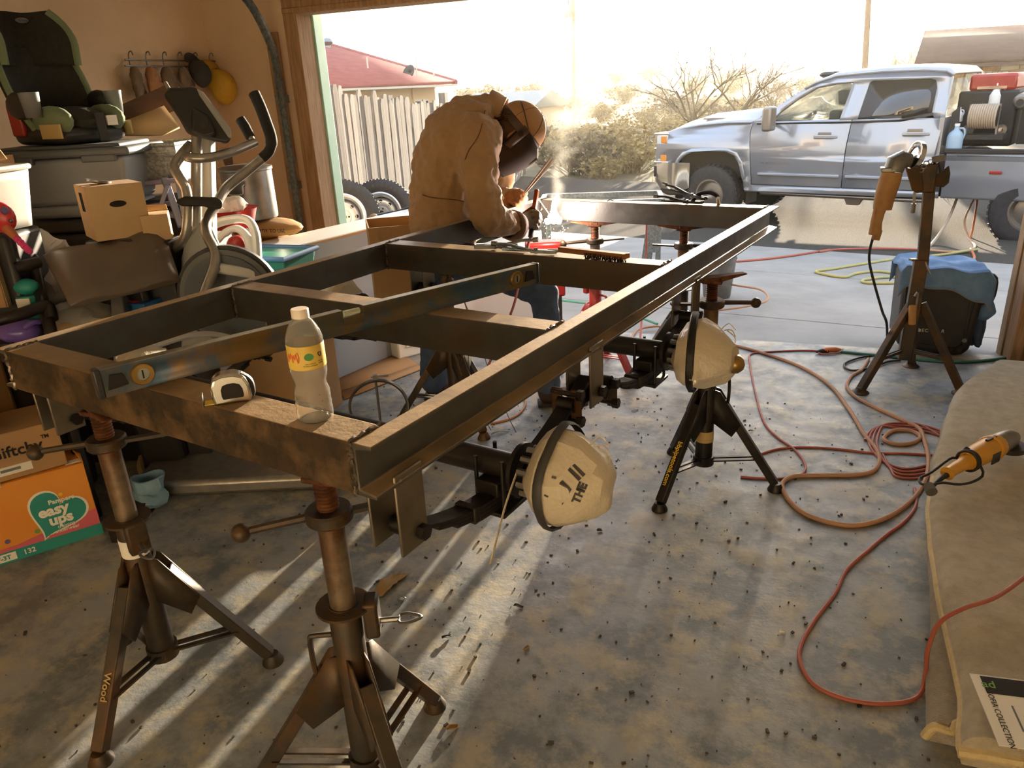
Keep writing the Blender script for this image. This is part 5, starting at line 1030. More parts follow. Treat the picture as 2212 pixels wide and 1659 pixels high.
G().add([(.032 * math.cos(i * .393), .014 * math.sin(i * .393), 0) for i in range(16)], [tuple(range(16))], TR((-.255, .05, .63), R(70), 0, R(90))).o('oval_badge', 'seat_grey', cs, solid=.004); text('Graco', .017, 'cap_dark', cs, TR((-.249, .053, .63), R(70), 0, R(90)), depth=.001)
# galvanized tub and slatted wood below it
t = at('galvanized_tub', 'galvanized rectangular metal tub behind the elliptical', 'tub', 330, 345, 3.62, -2); frust(.18, .16, .2, .18, .17, -.1).o('body', 'tub_galv', t, bev=.01)
for z in (.02, .035): G().box((0, 0, z), (.4, .36, .008)).o('rib', 'tub_galv', t, bev=.003)
G().tube([(-.2, -.18, .075), (.2, -.18, .075), (.2, .18, .075), (-.2, .18, .075)], .008, 8, closed=True).o('rim', 'tub_galv', t)
t = at('folding_chair', 'folded wooden chair with lavender slats under the metal tub', 'chair', 355, 430, 3.5, 0); q = loc(t)
for (a, b), w, mt in ((((312, 395), (395, 388)), .085, 'slat_lav'), (((318, 445), (380, 438)), .05, 'slat_lav'), (((330, 455), (392, 468)), .05, 'slat_lav')): G().bar(q(*a, 3.5), q(*b, 3.46), .02, w, up=(0, 1, 0)).o('slat', mt, t, bev=.004)
for a, b in (((355, 385), (392, 490)), ((383, 375), (400, 470)), ((330, 500), (362, 400))): G().bar(q(*a, 3.44), q(*b, 3.4), .03, .02).o('frame_bar', 'slat_blue', t, bev=.004)
G().box((0, .12, -.35), (.4, .3, .7)).o('seat_base', 'plastic_dark', t, bev=.01)
# cardboard boxes in the heap
def carton(name, lab, px, py, d, rz, w, dp, h, mt='cardboard', z=None, par=None, flaps=0):
    t = at(name, lab, 'box', px, py, d, rz, z=z); G().box((0, 0, h / 2), (w, dp, h)).o('body', mt, t, bev=.003); return t
t = carton('cardboard_box', 'plain cardboard carton with an oval hand hole in its pale end', 258, 508, 2.95, 38, .2, .2, .2, 'cardboard')
G().box((0, -.1015, .1), (.198, .002, .198)).o('end_panel', 'cardboard_pale', t); G().add([(.03 * (math.cos(i * .393)) + .03, .012 * math.sin(i * .393), 0) for i in range(16)], [tuple(range(16))], TR((-.03, -.1035, .13), 0, 0, R(90))).o('hand_hole', 'black_ink', t)
for k in range(3): G().box((-.1015, -.02 + k * .018, .14), (.002, .006, .07)).o('printed_bar', 'black_ink', t)
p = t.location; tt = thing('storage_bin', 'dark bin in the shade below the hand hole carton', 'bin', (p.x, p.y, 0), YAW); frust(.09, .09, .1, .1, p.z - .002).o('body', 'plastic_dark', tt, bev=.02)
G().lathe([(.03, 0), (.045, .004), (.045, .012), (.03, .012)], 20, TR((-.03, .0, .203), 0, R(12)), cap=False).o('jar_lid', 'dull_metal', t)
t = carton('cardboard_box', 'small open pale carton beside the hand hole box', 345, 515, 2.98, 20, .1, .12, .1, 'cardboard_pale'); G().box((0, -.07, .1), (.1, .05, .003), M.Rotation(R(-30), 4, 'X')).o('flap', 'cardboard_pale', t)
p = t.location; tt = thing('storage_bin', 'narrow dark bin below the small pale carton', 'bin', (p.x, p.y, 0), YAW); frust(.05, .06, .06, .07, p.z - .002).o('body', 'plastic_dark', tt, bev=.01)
# elliptical trainer
D0 = 3.0; t = at('elliptical_trainer', 'silver and white elliptical exercise machine by the left wall', 'exercise machine', 440, 600, D0, 0, z=0); q = loc(t)
G().bar(q(447, 300, 3.04), q(452, 520, 3.06), .05, .06, up=(0, 1, 0)).o('mast', 'white_plastic', t, bev=.008); G().tube([q(425, 290, 2.95), q(424, 480, 2.97), q(420, 640, 2.98)], .021, 12).o('front_post', 'silver_paint', t)
cpts = [(352, 205), (368, 190), (420, 188), (440, 200), (498, 278), (500, 300), (490, 312), (440, 300), (405, 290), (390, 262)]
G().loft([[q(x, y, d) for x, y in cpts] for d in (2.86, 3.08)]).o('console', 'plastic_dark', t, bev=.02, seg=3); G().loft([[q(x, y, d) for x, y in ((424, 190), (440, 200), (498, 278), (500, 300), (492, 296), (430, 206))] for d in (2.855, 3.085)]).o('console_bezel', 'plastic_grey', t, bev=.008); G().loft([[q(x, y, d) for x, y in ((415, 230), (450, 250), (470, 290), (440, 298), (412, 285))] for d in (2.845, 2.9)]).o('console_pod', 'plastic_dark', t, bev=.012); G().tube([q(357, 178, 2.95), q(365, 192, 2.95)], .008, 8).o('antenna_peg', 'silver_paint', t)
G().tube(cr([q(402, 338, 2.9), q(412, 341, 2.85), q(450, 341, 2.86), q(500, 328, 2.92), q(550, 308, 3.02)], 6), .018, 10).o('fixed_handlebar', 'silver_paint', t); G().tube([q(550, 312, 3.02), q(540, 290, 3.02)], .012, 8).o('grip_stem', 'silver_paint', t); G().tube([q(541, 297, 3.02), q(530, 275, 3.02), q(519, 258, 3.02)], [.02, .022, .021], 10).o('pulse_grip', 'foam_grip', t)
G().tube(cr([q(412, 312, 2.96), q(392, 335, 2.93), q(377, 360, 2.91), q(388, 385, 2.9), q(403, 415, 2.9), q(405, 480, 2.92), q(395, 520, 2.95), q(365, 545, 3.0)], 5), .019, 10).o('swing_arm', 'silver_paint', t)
G().tube(cr([q(566, 342, 3.06), q(530, 372, 3.04), q(490, 405, 3.0), q(468, 440, 2.95), q(446, 480, 2.9), q(448, 510, 2.86), q(465, 545, 2.82), q(462, 580, 2.8), q(440, 640, 2.78), q(432, 680, 2.78)], 5), .02, 10).o('swing_arm', 'silver_paint', t)
G().tube(cr([q(566, 342, 3.06), q(582, 325, 3.06), q(586, 300, 3.06), q(574, 262, 3.06), q(562, 230, 3.06), q(549, 202, 3.06)], 5), [.021] * 8 + [.024] * 18, 12).o('foam_handle', 'foam_grip', t)
G().loft([[q(x, y, d) for x, y in ((380, 432), (400, 424), (470, 426), (482, 436), (478, 452), (460, 452), (440, 446), (395, 446), (382, 442))] for d in (2.84, 2.95)]).o('pivot_cover', 'plastic_dark', t, bev=.01)
G().loft([[q(x, y, d) for x, y in ((425, 480), (455, 482), (480, 540), (545, 620), (545, 760), (392, 760), (392, 560), (402, 510))] for d in (2.94, 3.12)]).o('drive_housing', 'plastic_grey', t, bev=.02, seg=3)
c = q(498, 640, 2.9)
for r, y, nm, mt in ((.2, .0, 'flywheel_cover', 'plastic_dark'), (.185, -.012, 'flywheel_disc', 'seat_grey'), (.165, -.02, 'flywheel_hub', 'tote_dark')): G().cyl(c + V((0, y - .01, 0)), c + V((0, y + .012, 0)), r, n=40).o(nm, mt, t)
G().tube(cr([q(540, 742, 2.95), q(465, 722, 2.85), q(400, 727, 2.75), q(330, 748, 2.6), q(262, 775, 2.45)], 6), .022, 10, flat=.45).o('pedal_arm', 'white_plastic', t); G().bar(q(465, 578, 2.82), q(560, 592, 2.86), .035, .04).o('crank_arm', 'white_plastic', t, bev=.01); G().cyl(q(463, 578, 2.8), q(463, 578, 2.84), .022, n=16).o('crank_bolt', 'dull_metal', t); G().box(c + V((0, .1, -c.z + .035)), (1.0, .5, .07)).o('base_frame', 'silver_paint', t, bev=.02)
# pot, bags, crate
t = at('stock_pot', 'large dented stainless stock pot in the corner', 'pot', 548, 472, 4.12, 0); k = 4.12 / 1613; G().lathe([(.12, 0), (.132, .006), (.134, .02), (.134, .255), (.14, .26), (.14, .268), (.128, .262), (.128, .03), (.12, .02)], 40, cap=True).o('body', 'dull_metal', t); G().lathe([(.14, .268), (.142, .275), (.1, .285), (.001, .29)], 36, cap=False).o('lid', 'dull_metal', t)
h = G().tube(cr([(-.045, -.135, .195), (-.042, -.152, .19), (-.038, -.155, .15), (.0, -.16, .145), (.038, -.155, .15), (.042, -.152, .19), (.045, -.135, .195)], 4), .006, 8).o('handle', 'dull_metal', t); h.matrix_local = TR((0, 0, 0), R(-8)); G().box((0, -.135, .2), (.11, .006, .025)).o('handle_bracket', 'dull_metal', h, bev=.003); G().lathe([(.1345, .03), (.1352, .03), (.1352, .2), (.1345, .2)], 6, TR((0, 0, 0), R(-15)), cap=False).o('worn_patch', 'old_pipe', t) if False else None
zb = t.location.z
for i, (px, dz, rz, lab) in enumerate(((596, 0, -16, 'full brown paper bag directly under the stock pot'), (606, 1, -10, 'second brown paper bag, below the one under the pot'))):
    b = at('paper_bag', lab, 'bag', px, 492, 4.1, rz, z=zb - .1 * (i + 1)); G().ball((-.04, 0, .05), (.2, .13, .05), 20, 10).jit(.012, 9, i).o('sack', 'paper_bag', b); G().box((-.22, 0, .05), (.05, .2, .05)).jit(.01, 20).o('folded_end', 'paper_bag', b, bev=.01)
    if i == 0: text('READY TO USE', .028, 'black_ink', b, TR((.04, -.128, .055), 0, 0, R(95)))
c = thing('wooden_crate', 'wooden crate under the paper bags in the corner', 'crate', (b.location.x - .04, b.location.y, 0), YAW + R(-10))
for i in range(5): G().box((0, -.15, .06 + i * (zb - .28) / 5), (.5, .02, (zb - .28) / 5 - .02)).o('slat', 'raw_wood', c)
G().box((0, .02, (zb - .2) / 2), (.48, .3, zb - .21)).o('body', 'dark_wood', c)
# leaning boards in the corner, white plastic chair, red basin, teal bin
t = at('leaning_board', 'old timber boards leaning in the corner beside the pot', 'boards', 480, 420, 4.3, 0, z=0); q = loc(t)
for i, (a, b) in enumerate((((470, 320), (505, 470)), ((484, 330), (500, 480)), ((452, 330), (470, 480)))): G().bar(q(*a, 4.35), q(*b, 4.25), .09, .02).o('board', ('raw_wood', 'dark_wood', 'cardboard')[i], t)
t = at('toddler_chair', 'white plastic toddler chair behind the elliptical housing', 'chair', 515, 540, 3.35, 0); q = loc(t)
for nm, pts, r in (('outer_arch', [(448, 520), (458, 488), (500, 474), (535, 476), (552, 505), (556, 560)], .028), ('inner_arch', [(470, 520), (490, 500), (515, 495), (537, 520), (545, 580)], .022), ('arm', [(468, 512), (490, 505), (505, 492), (520, 498)], .016)): G().tube(cr([q(x, y, 3.3) for x, y in pts], 5), r, 10, flat=.7).o(nm, 'white_plastic', t)
G().tube(cr([q(x, y, 3.5) for x, y in [(460, 560), (470, 500), (520, 485), (550, 520), (556, 580)]], 5), .026, 10, flat=.7).o('rear_arch', 'white_plastic', t); G().loft([[q(x, y, d) for x, y in ((470, 530), (545, 545), (550, 700), (465, 700))] for d in (3.33, 3.5)]).o('seat_body', 'white_plastic', t, bev=.02); G().ball(q(512, 528, 3.32), (.045, .05, .04), 12, 8).o('red_cushion', 'red_plastic', t)
t = at('plastic_basin', 'red plastic basin with a crumpled clear bag in it', 'basin', 495, 462, 3.42, 0); G().lathe([(.1, -.06), (.125, .02), (.132, .024), (.122, .02), (.098, -.055)], 32).o('bowl', 'red_plastic', t); G().ball((.02, 0, .035), (.06, .05, .05), 14, 9).jit(.025, 22).o('crumpled_bag', 'film_bag', t, ang=20)
t = at('plastic_bin', 'teal plastic bin edge behind the long white carton', 'bin', 588, 560, 3.55, -20, z=.62); frust(.13, .1, .16, .13, .2).o('body', 'teal_plastic', t, bev=.01); G().tube([(-.165, -.135, .2), (.165, -.135, .2), (.165, .135, .2), (-.165, .135, .2)], .012, 8, closed=True).o('rim', 'box_blue', t)
tt = thing('cardboard_box', 'tan carton below the teal bin', 'box', (t.location.x, t.location.y, 0), YAW + R(-20)); G().box((0, 0, .308), (.36, .3, .616)).o('body', 'cardboard', tt, bev=.004)
# preacher pad and weight bench tubing
t = at('weight_bench', 'weight bench with a brown padded arm rest and black tube frame', 'bench', 235, 580, 2.87, 0, z=0); q = loc(t)
def padp(u, v, w): 
    a, b, c, d = q(92, 552, 2.78), q(352, 494, 2.98), q(390, 606, 2.86), q(152, 662, 2.66); n = (b - a).cross(d - a).normalized()
    if n.y > 0: n = -n
    p = (a * (1 - u) + b * u) * (1 - v) + (d * (1 - u) + c * u) * v; return p + n * w
g = G(); nu, nv = 14, 10
def pf(w): return lambda u, v: padp(u, v, w * (1 - .7 * (abs(u - .5) * 2) ** 10) * (1 - .7 * (abs(v - .5) * 2) ** 10) + (.008 * math.sin(u * 9.4) if w > 0 else 0))
front = [pf(.03)(i / nu, j / nv) for j in range(nv + 1) for i in range(nu + 1)]; bk = [pf(-.04)(i / nu, j / nv) for j in range(nv + 1) for i in range(nu + 1)]
W1 = nu + 1; g.add(front, [(j * W1 + i, j * W1 + i + 1, (j + 1) * W1 + i + 1, (j + 1) * W1 + i) for j in range(nv) for i in range(nu)]); g.add(bk, [(j * W1 + i, (j + 1) * W1 + i, (j + 1) * W1 + i + 1, j * W1 + i + 1) for j in range(nv) for i in range(nu)])
o = len(front); rim = [i for i in range(W1)] + [j * W1 + nu for j in range(1, nv + 1)] + [nv * W1 + i for i in range(nu - 1, -1, -1)] + [j * W1 for j in range(nv - 1, 0, -1)]
g.f += [[rim[i], rim[(i + 1) % len(rim)], o + rim[(i + 1) % len(rim)], o + rim[i]] for i in range(len(rim))]; g.o('arm_pad', 'vinyl_brown', t, bev=.008, ang=60, seg=3)
G().bar(q(258, 640, 2.87), q(272, 900, 2.84), .05, .05).o('pad_post', 'dull_metal', t, bev=.004)
G().tube(cr([q(35, 580, 2.70), q(60, 572, 2.72), q(84, 566, 2.75)], 4), .022, 10).o('frame_tube', 'black_tube', t); G().tube(cr([q(70, 555, 2.82), q(84, 620, 2.78), q(95, 660, 2.72), q(110, 720, 2.68), q(118, 800, 2.68)], 5), .022, 10).o('frame_tube', 'black_tube', t); G().tube(cr([q(-40, 700, 2.57), q(40, 680, 2.62), q(95, 662, 2.69), q(107, 668, 2.70), q(112, 690, 2.69)], 5), .022, 10).o('frame_tube', 'black_tube', t)
p = q(118, 800, 2.68); G().tube([p, V((p.x, p.y, .02))], .022, 10).o('frame_tube', 'black_tube', t); p2 = q(272, 900, 2.84); G().box((p2.x, p2.y, .03), (.06, .5, .06)).o('foot', 'black_tube', t)
# left edge: basket, toy, carton, flap, bowl, bags
t = at('laundry_basket', 'white plastic laundry basket at the left edge', 'basket', -25, 495, 2.75, -12); g = G()
def bas(u, v): a = 6.2832 * u; e = .32; cx_ = abs(math.cos(a)) ** e * math.copysign(1, math.cos(a)); cy_ = abs(math.sin(a)) ** e * math.copysign(1, math.sin(a)); w = .12 + .03 * v; return V((cx_ * w, cy_ * w * .8, .2 * v))
G().grid(bas, 40, 6, cu=True).o('wall', 'white_plastic', t, solid=.006); G().tube([bas(i / 40, 1.02) * 1.03 for i in range(40)], .01, 8, closed=True).o('rim', 'white_plastic', t); G().box((0, 0, .004), (.2, .16, .01)).o('floor', 'white_plastic', t)
for k in range(4): G().box((.03 + k * .03, -.117, .13), (.012, .012, .06)).o('slot', 'black_ink', t, bev=.004)
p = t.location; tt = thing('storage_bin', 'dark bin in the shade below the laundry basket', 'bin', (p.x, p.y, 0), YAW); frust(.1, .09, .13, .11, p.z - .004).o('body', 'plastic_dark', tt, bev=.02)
t = at('toy_wand', 'red toy with an orange neck and ridged handle', 'toy', 28, 480, 2.62, 0); q = loc(t); G().ball(q(5, 470, 2.62), (.045, .03, .055), 16, 10).o('head', 'toy_red', t); G().ball(q(10, 455, 2.58), (.014, .01, .014), 12, 8).o('lens', 'box_purple', t); G().ball(q(24, 477, 2.59), (.008, .008, .008), 10, 6).o('button', 'dull_metal', t); G().cyl(q(14, 492, 2.62), q(36, 515, 2.62), .018, .012, 12).o('neck', 'cord_orange', t)
g = G(); a, b = q(34, 513, 2.62), q(64, 543, 2.60); [g.ball(a + (b - a) * i / 8, .0125 if i % 2 else .0105, 12, 6) for i in range(9)]; g.cyl(a, b, .0095, n=10).o('handle', 'toy_pink', t)
t = at('cardboard_box', 'brown carton cut off by the left edge below the basket', 'box', -85, 668, 2.7, 12); G().box((0, .1, .155), (.32, .25, .32)).o('body', 'cardboard', t, bev=.003); G().box((.161, .1, .155), (.002, .24, .32)).o('torn_edge', 'cardboard_pale', t)
p = t.location; tt = thing('cardboard_box', 'stacked brown carton below the left edge carton', 'box', (p.x, p.y, 0), YAW + R(12)); G().box((-.04, .12, p.z / 2 - .005), (.2, .19, p.z - .012)).o('body', 'cardboard', tt, bev=.004)
t = at('cardboard_flap', 'sunlit orange cardboard flap at the left edge above the basket', 'cardboard', -30, 345, 2.8, 0); G().add([(-.1, 0, .05), (.06, -.02, .06), (.09, -.02, .0), (-.1, 0, -.03)], [(0, 1, 2, 3)]).o('sheet', 'cardboard', t, solid=.006); G().box((-.12, .1, -.12), (.2, .2, .25)).o('carton', 'cardboard', t)
t = at('plastic_bowl', 'purple plastic bowl shaped toy below the bench tube', 'toy', 40, 715, 2.72, 0); G().ball((0, 0, .0), (.075, .06, .045), 20, 10).o('shell', 'purple_plastic', t); G().tube(cr([(.05, -.04, .02), (.075, -.02, .035), (.085, 0, .03)], 4), .01, 8).o('spout', 'purple_plastic', t); G().cyl((-.02, 0, -.1), (-.02, 0, -.03), .06, n=20).o('dark_base', 'plastic_dark', t)
t = at('detergent_bottle', 'teal plastic bottle top between the bench tubes', 'bottle', 58, 625, 2.75, 0); G().ball((0, 0, .01), (.045, .035, .03), 16, 8).o('cap', 'box_teal', t); G().lathe([(.03, -.12), (.04, -.1), (.042, -.02)], 16).o('body', 'teal_plastic', t); G().box((.0, -.04, -.045), (.05, .004, .04)).o('label', 'paper_white', t)
def bag(lab, px, py, d, r, s, mt='film_bag', z=None, nm='plastic_bag'):
    t = at(nm, lab, 'bag', px, py, d, 0, z=z); G().ball((0, 0, 0), r, 22, 14).jit(s, 7, px).jit(s * .45, 20, py).o('sack', mt, t, ang=25); return t
bag('crumpled white plastic bag beside the toy handle', 85, 560, 3.0, (.12, .1, .1), .05); bag('white plastic sack bulging behind the bench tube', 110, 650, 2.98, (.12, .1, .16), .05); bag('white plastic sack lying under the brown pad', 185, 690, 2.92, (.14, .12, .07), .04); bag('thin clear plastic bag hanging right of the pad post', 285, 655, 2.98, (.03, .03, .05), .02)
t = at('blue_box', 'blue flat box under the right end of the pad', 'box', 312, 655, 3.0, -15); G().box((0, 0, 0), (.13, .16, .04)).o('body', 'blue_box', t, bev=.004); G().box((-.02, -.02, .022), (.08, .1, .006)).o('red_stripe', 'box_red', t)
bag('peach cloth bundle beside the bench foot', 155, 705, 2.85, (.06, .05, .025), .012, 'cardboard_pale', nm='cloth_bundle'); bag('tan cloth bundle under the pad post', 215, 688, 2.93, (.06, .05, .022), .012, 'cardboard_pale', nm='cloth_bundle')
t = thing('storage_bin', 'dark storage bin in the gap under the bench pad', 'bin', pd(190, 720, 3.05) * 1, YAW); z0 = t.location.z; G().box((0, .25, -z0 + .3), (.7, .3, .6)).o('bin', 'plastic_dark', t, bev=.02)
# boxes on the floor at the left
P0, P1, PF = gz(223, 1151), gz(291, 1125), gz(0, 1222); fx = (P0 - PF).normalized(); yw = math.atan2(fx.y, fx.x)
BW, BD, BH = .56, .2, hz(236, 985, P0)
t = thing('diaper_box', 'orange diaper carton with a teal heart on the floor', 'box', P0, yw)
G().box((-BW / 2, BD / 2, BH / 2), (BW, BD, BH)).o('body', 'box_orange', t, bev=.003)
def face(x, z, e=.0012): return M.Translation((x, -e, z)) @ M.Rotation(R(90), 4, 'X')
G().box((-BW / 2, -.0005, .022), (BW, .002, .044)).o('teal_band', 'box_teal', t); G().add([(-BW, -.0012, .044), (-.0, -.0012, .044), (0, -.0012, .11), (-.12, -.0012, .085), (-.26, -.0012, .06), (-.4, -.0012, .055)], [(0, 1, 2, 3, 4, 5)]).o('pink_wave', 'box_pink', t)
def heart(s): return [(s * (16 * math.sin(a) ** 3) / 16, s * (13 * math.cos(a) - 5 * math.cos(2 * a) - 2 * math.cos(3 * a) - math.cos(4 * a)) / 15) for a in [k * 6.2832 / 48 for k in range(48)]]
hm = face(-.125, .135, .002) @ M.Rotation(R(-32), 4, 'Z')
G().add([(x, y, 0) for x, y in heart(.098)], [tuple(range(48))], hm).o('heart_border', 'box_cream', t); G().add([(x, y, .001) for x, y in heart(.09)], [tuple(range(48))], hm).o('heart', 'box_teal', t)
text('Pampers', .024, 'box_cream', t, face(-.098, .182, .0035), bold=.0006); text('easy', .055, 'box_cream', t, face(-.13, .15, .0035), bold=.0022); text('ups', .055, 'box_cream', t, face(-.115, .11, .0035), bold=.0022); text('training', .018, 'box_cream', t, face(-.105, .08, .0035), bold=.0003); text('underwear', .018, 'box_cream', t, face(-.105, .064, .0035), bold=.0003); text('132', .026, 'box_cream', t, face(-.235, .023, .003), bold=.0006)
G().add([(.007 * math.cos(a), .007 * math.sin(a), 0) for a in [k * .3927 for k in range(16)]], [tuple(range(16))], face(-.095, .203, .0035)).o('sun_mark', 'box_yellow', t)
pill = G().box((-.32, -.002, .023), (.09, .003, .03)).o('size_pill', 'box_cream', t, bev=.001); text('2T-3T', .022, 'box_teal', pill, face(-.32, .023, .0045), bold=.0006)
pill = G().box((-.2, BD * .2, BH + .0008), (.12, .03, .002)).o('size_pill', 'box_teal', t); text('2T-3T', .02, 'box_cream', pill, TR((-.2, BD * .2, BH + .002)), bold=.0005); G().box((-.29, .01, BH + .001), (.07, .06, .002)).o('tape', 'paper_white', t); G().box((-.03, .035, BH + .001), (.05, .03, .002)).o('barcode_label', 'paper_white', t)
rnd = random.Random(5)
for k in range(9): c = face(-.42 + k * .033 + (0 if k < 5 else .06), .06 + rnd.uniform(0, .03), .002); G().add([(.009 * math.cos(a), .009 * math.sin(a), 0) for a in [j * .5236 for j in range(12)]], [tuple(range(12))], c).o('printed_ball', ('box_green', 'box_red', 'box_yellow', 'box_blue', 'box_purple')[k % 5], t)
G().add([(0, .02, .02), (0, .16, .02), (0, .16, .08), (0, .02, .13)], [(0, 1, 2, 3)], M.Translation((.0015, 0, 0))).o('side_print', 'box_green', t); G().box((.001, BD / 2, .022), (.002, BD, .044)).o('side_band', 'box_teal', t); G().add([(.0015, .06, .17), (.0015, .15, .17), (.0015, .15, .2), (.0015, .06, .21)], [(0, 1, 2, 3)]).o('side_print', 'box_purple', t)
G().add([(0, 0, BH), (0, BD, BH), (-.02, BD * .5, BH + .02)], [(0, 1, 2)]).o('end_flap', 'box_orange', t, solid=.003)
q = t.matrix_world @ V((-.045, .02, BH + .003)); g2 = thing('parcel_box', 'brown parcel carton with dark lettering on the diaper box', 'box', q, yw + R(2)); GH = .17
G().box((-.3, .12, GH / 2), (.6, .24, GH)).o('body', 'cardboard', g2, bev=.003); text('Giftchy', .056, 'black_ink', g2, face(-.14, .1), bold=.001); text('TM', .018, 'black_ink', g2, face(-.045, .125), bold=.0004); lb = G().box((-.16, -.001, .035), (.11, .002, .03)).o('shipping_label', 'paper_white', g2); G().box((-.17, -.0025, .037), (.06, .001, .01)).o('barcode', 'seat_grey', lb)
q = g2.matrix_world @ V((-.3, .12, GH)); t = thing('carton', 'pale carton stacked on the parcel box at the left edge', 'box', q, yw + R(4)); G().box((-.05, 0, .09), (.36, .22, .18)).o('body', 'cardboard_pale', t, bev=.003)
# toys, hose, chain, blue bag on the floor
t = thing('toy_ball', 'bright pink plastic toy beside the diaper box', 'toy', gz(270, 1005) + V((-.05, .12, 0)), YAW); G().ball((0, 0, .09), (.085, .06, .055), 20, 12).o('body', 'toy_pink', t); G().ball((.02, 0, .04), (.04, .04, .04), 12, 8).o('foot', 'toy_pink', t)
t = thing('toy_cart', 'dark toy cart with chrome rods under the frame', 'toy', gz(300, 990) + V((-.1, .32, 0)), YAW + R(15)); G().lathe([(.03, -.02), (.07, -.02), (.075, 0), (.07, .02), (.03, .02)], 24, TR((.08, -.05, .08), 0, R(90))).o('wheel', 'rubber', t); G().lathe([(.03, -.02), (.07, -.02), (.075, 0), (.07, .02), (.03, .02)], 24, TR((-.1, -.02, .08), 0, R(90))).o('wheel', 'rubber', t)
G().tube(cr([(-.16, 0, .14), (-.05, -.02, .2), (.06, -.04, .17), (.16, -.05, .2)], 5), .012, 8).o('rod', 'chrome', t); G().box((0, .05, .13), (.3, .16, .06)).o('tray', 'plastic_dark', t, bev=.02); G().tube(cr([(-.1, -.06, .2), (-.04, -.07, .23), (.03, -.07, .19)], 5), .016, 8).o('grip', 'white_plastic', t)
def floortube(lab, pts, r, mt, nm, cat, z=0, part='line', k=7, closed=False):
    w = [gz(x, y, z + r) if len(p) == 2 else gz(x, y, p[2] + r) for p in pts for x, y in [p[:2]]]
    t = thing(nm, lab, cat, (w[0].x, w[0].y, 0)); o = V((w[0].x, w[0].y, 0)); G().tube(cr([p - o for p in w], k, closed), r, 8, closed=closed).o(part, mt, t); return t
floortube('thick beige braided hose looped on the floor', [(320, 1045), (305, 1010), (312, 980), (345, 960), (400, 955), (440, 962)], .017, 'rope_beige', 'braided_hose', 'hose'); floortube('beige hose bent in a tight loop beside the chain', [(452, 975), (398, 962), (350, 970), (345, 1000), (370, 1012), (410, 988), (450, 985), (478, 992), (476, 1006), (440, 1000)], .016, 'rope_beige', 'braided_hose', 'hose')
ch = thing('rusty_chain', 'rusty steel chain heaped beside the beige hose', 'chain', gz(420, 1020)); rnd = random.Random(9)
lk = G().tube([V((.011 * math.cos(a), .006 * math.sin(a) + (.0), 0)) for a in [k * .5236 for k in range(12)]], .0028, 6, closed=True).o('link', 'chain_rust', ch); lk.matrix_local = TR((0, 0, .004)); path = cr([(-.1, .06, .006), (-.04, .09, .006), (.03, .07, .01), (.06, .03, .012), (.02, .0, .012), (-.05, .0, .008), (-.06, -.05, .008), (0, -.06, .01), (.06, -.04, .012), (.07, .0, .02), (.03, .04, .02)], 12)
for i, p in enumerate(path[::2]):
    if i: d = path[min(2 * i + 1, len(path) - 1)] - path[2 * i - 1]; inst(lk, 'link', ch, TR(p, math.atan2(d.y, d.x), 0, R(90) * (i % 2) + .3))
t = thing('blue_plastic_bag', 'crumpled translucent blue plastic bag on the floor', 'bag', gz(325, 1100)); G().ball((0, 0, .05), (.07, .06, .055), 20, 12).jit(.035, 11).jit(.015, 30).o('lower_fold', 'blue_bag', t, ang=25); G().lathe([(.045, .03), (.06, .09), (.055, .13), (.05, .135)], 20, TR((-.01, .03, 0)), cap=False).jit(.02, 16).o('open_mouth', 'blue_bag', t, solid=.002, ang=30)
# big cartons beyond the left rail
A0, A1 = gz(614, 872), gz(850, 768); dv = (A1 - A0); LL = 1.55; yw2 = math.atan2(dv.y, dv.x); HB = hz(566, 552, A0)
t = thing('long_carton', 'long film wrapped grey carton standing beside the left rail', 'box', A0, yw2); G().box((LL / 2 - .05, .14, HB / 2), (LL, .28, HB)).o('body', 'cardboard', t, bev=.006); G().box((LL / 2, -.002, HB / 2), (LL - .04, .004, HB - .02)).o('grey_face', 'tote_grey', t); G().box((LL / 2 - .05, .14, HB + .003), (LL, .28, .006)).jit(.004, 9).o('film_top', 'white_plastic', t); G().box((-.051, .14, HB * .5), (.003, .07, HB)).o('packing_tape', 'tag_tan', t)
q = gz(862, 778); q1 = gz(1100, 716); t = thing('white_chest', 'white enamel chest lying beyond the grey carton', 'chest', q, math.atan2((q1 - q).y, (q1 - q).x)); G().box((.55, .2, .23), (1.1, .4, .46)).o('body', 'white_enamel', t, bev=.012); G().box((.2, -.008, .24), (.3, .01, .34)).o('door_panel', 'white_enamel', t, bev=.004)
for i, (a, b, c, d) in enumerate((((735, 845), (905, 790), (870, 765), (690, 822)), ((745, 862), (915, 795), (900, 788), (735, 848)))):
    w = [gz(x, y, .004 + i * .004) for x, y in (a, b, c, d)]; o = w[0].copy(); t = thing('cardboard_sheet', ('flat brown cardboard sheet on the floor against the grey carton', 'narrow cardboard strip in front of the flat sheet')[i], 'cardboard', o); G().add([p - o for p in w], [(0, 1, 2, 3)]).o('sheet', 'cardboard', t, solid=.006)
t = thing('cardboard_box', 'tall open cardboard box between the long carton and the welder', 'box', pd(855, 520, 3.72) * 1, YAW + R(12)); z0 = t.location.z; hb = hz(850, 478, t.location)
for c, dm in (((0, -.15, 0), (.26, .006, 1)), ((0, .15, 0), (.26, .006, 1)), ((-.13, 0, 0), (.006, .3, 1)), ((.13, 0, 0), (.006, .3, 1))): G().box((c[0], c[1], (hb + .47) / 2 - z0), (dm[0], dm[1], hb - .47)).o('side', 'cardboard', t)
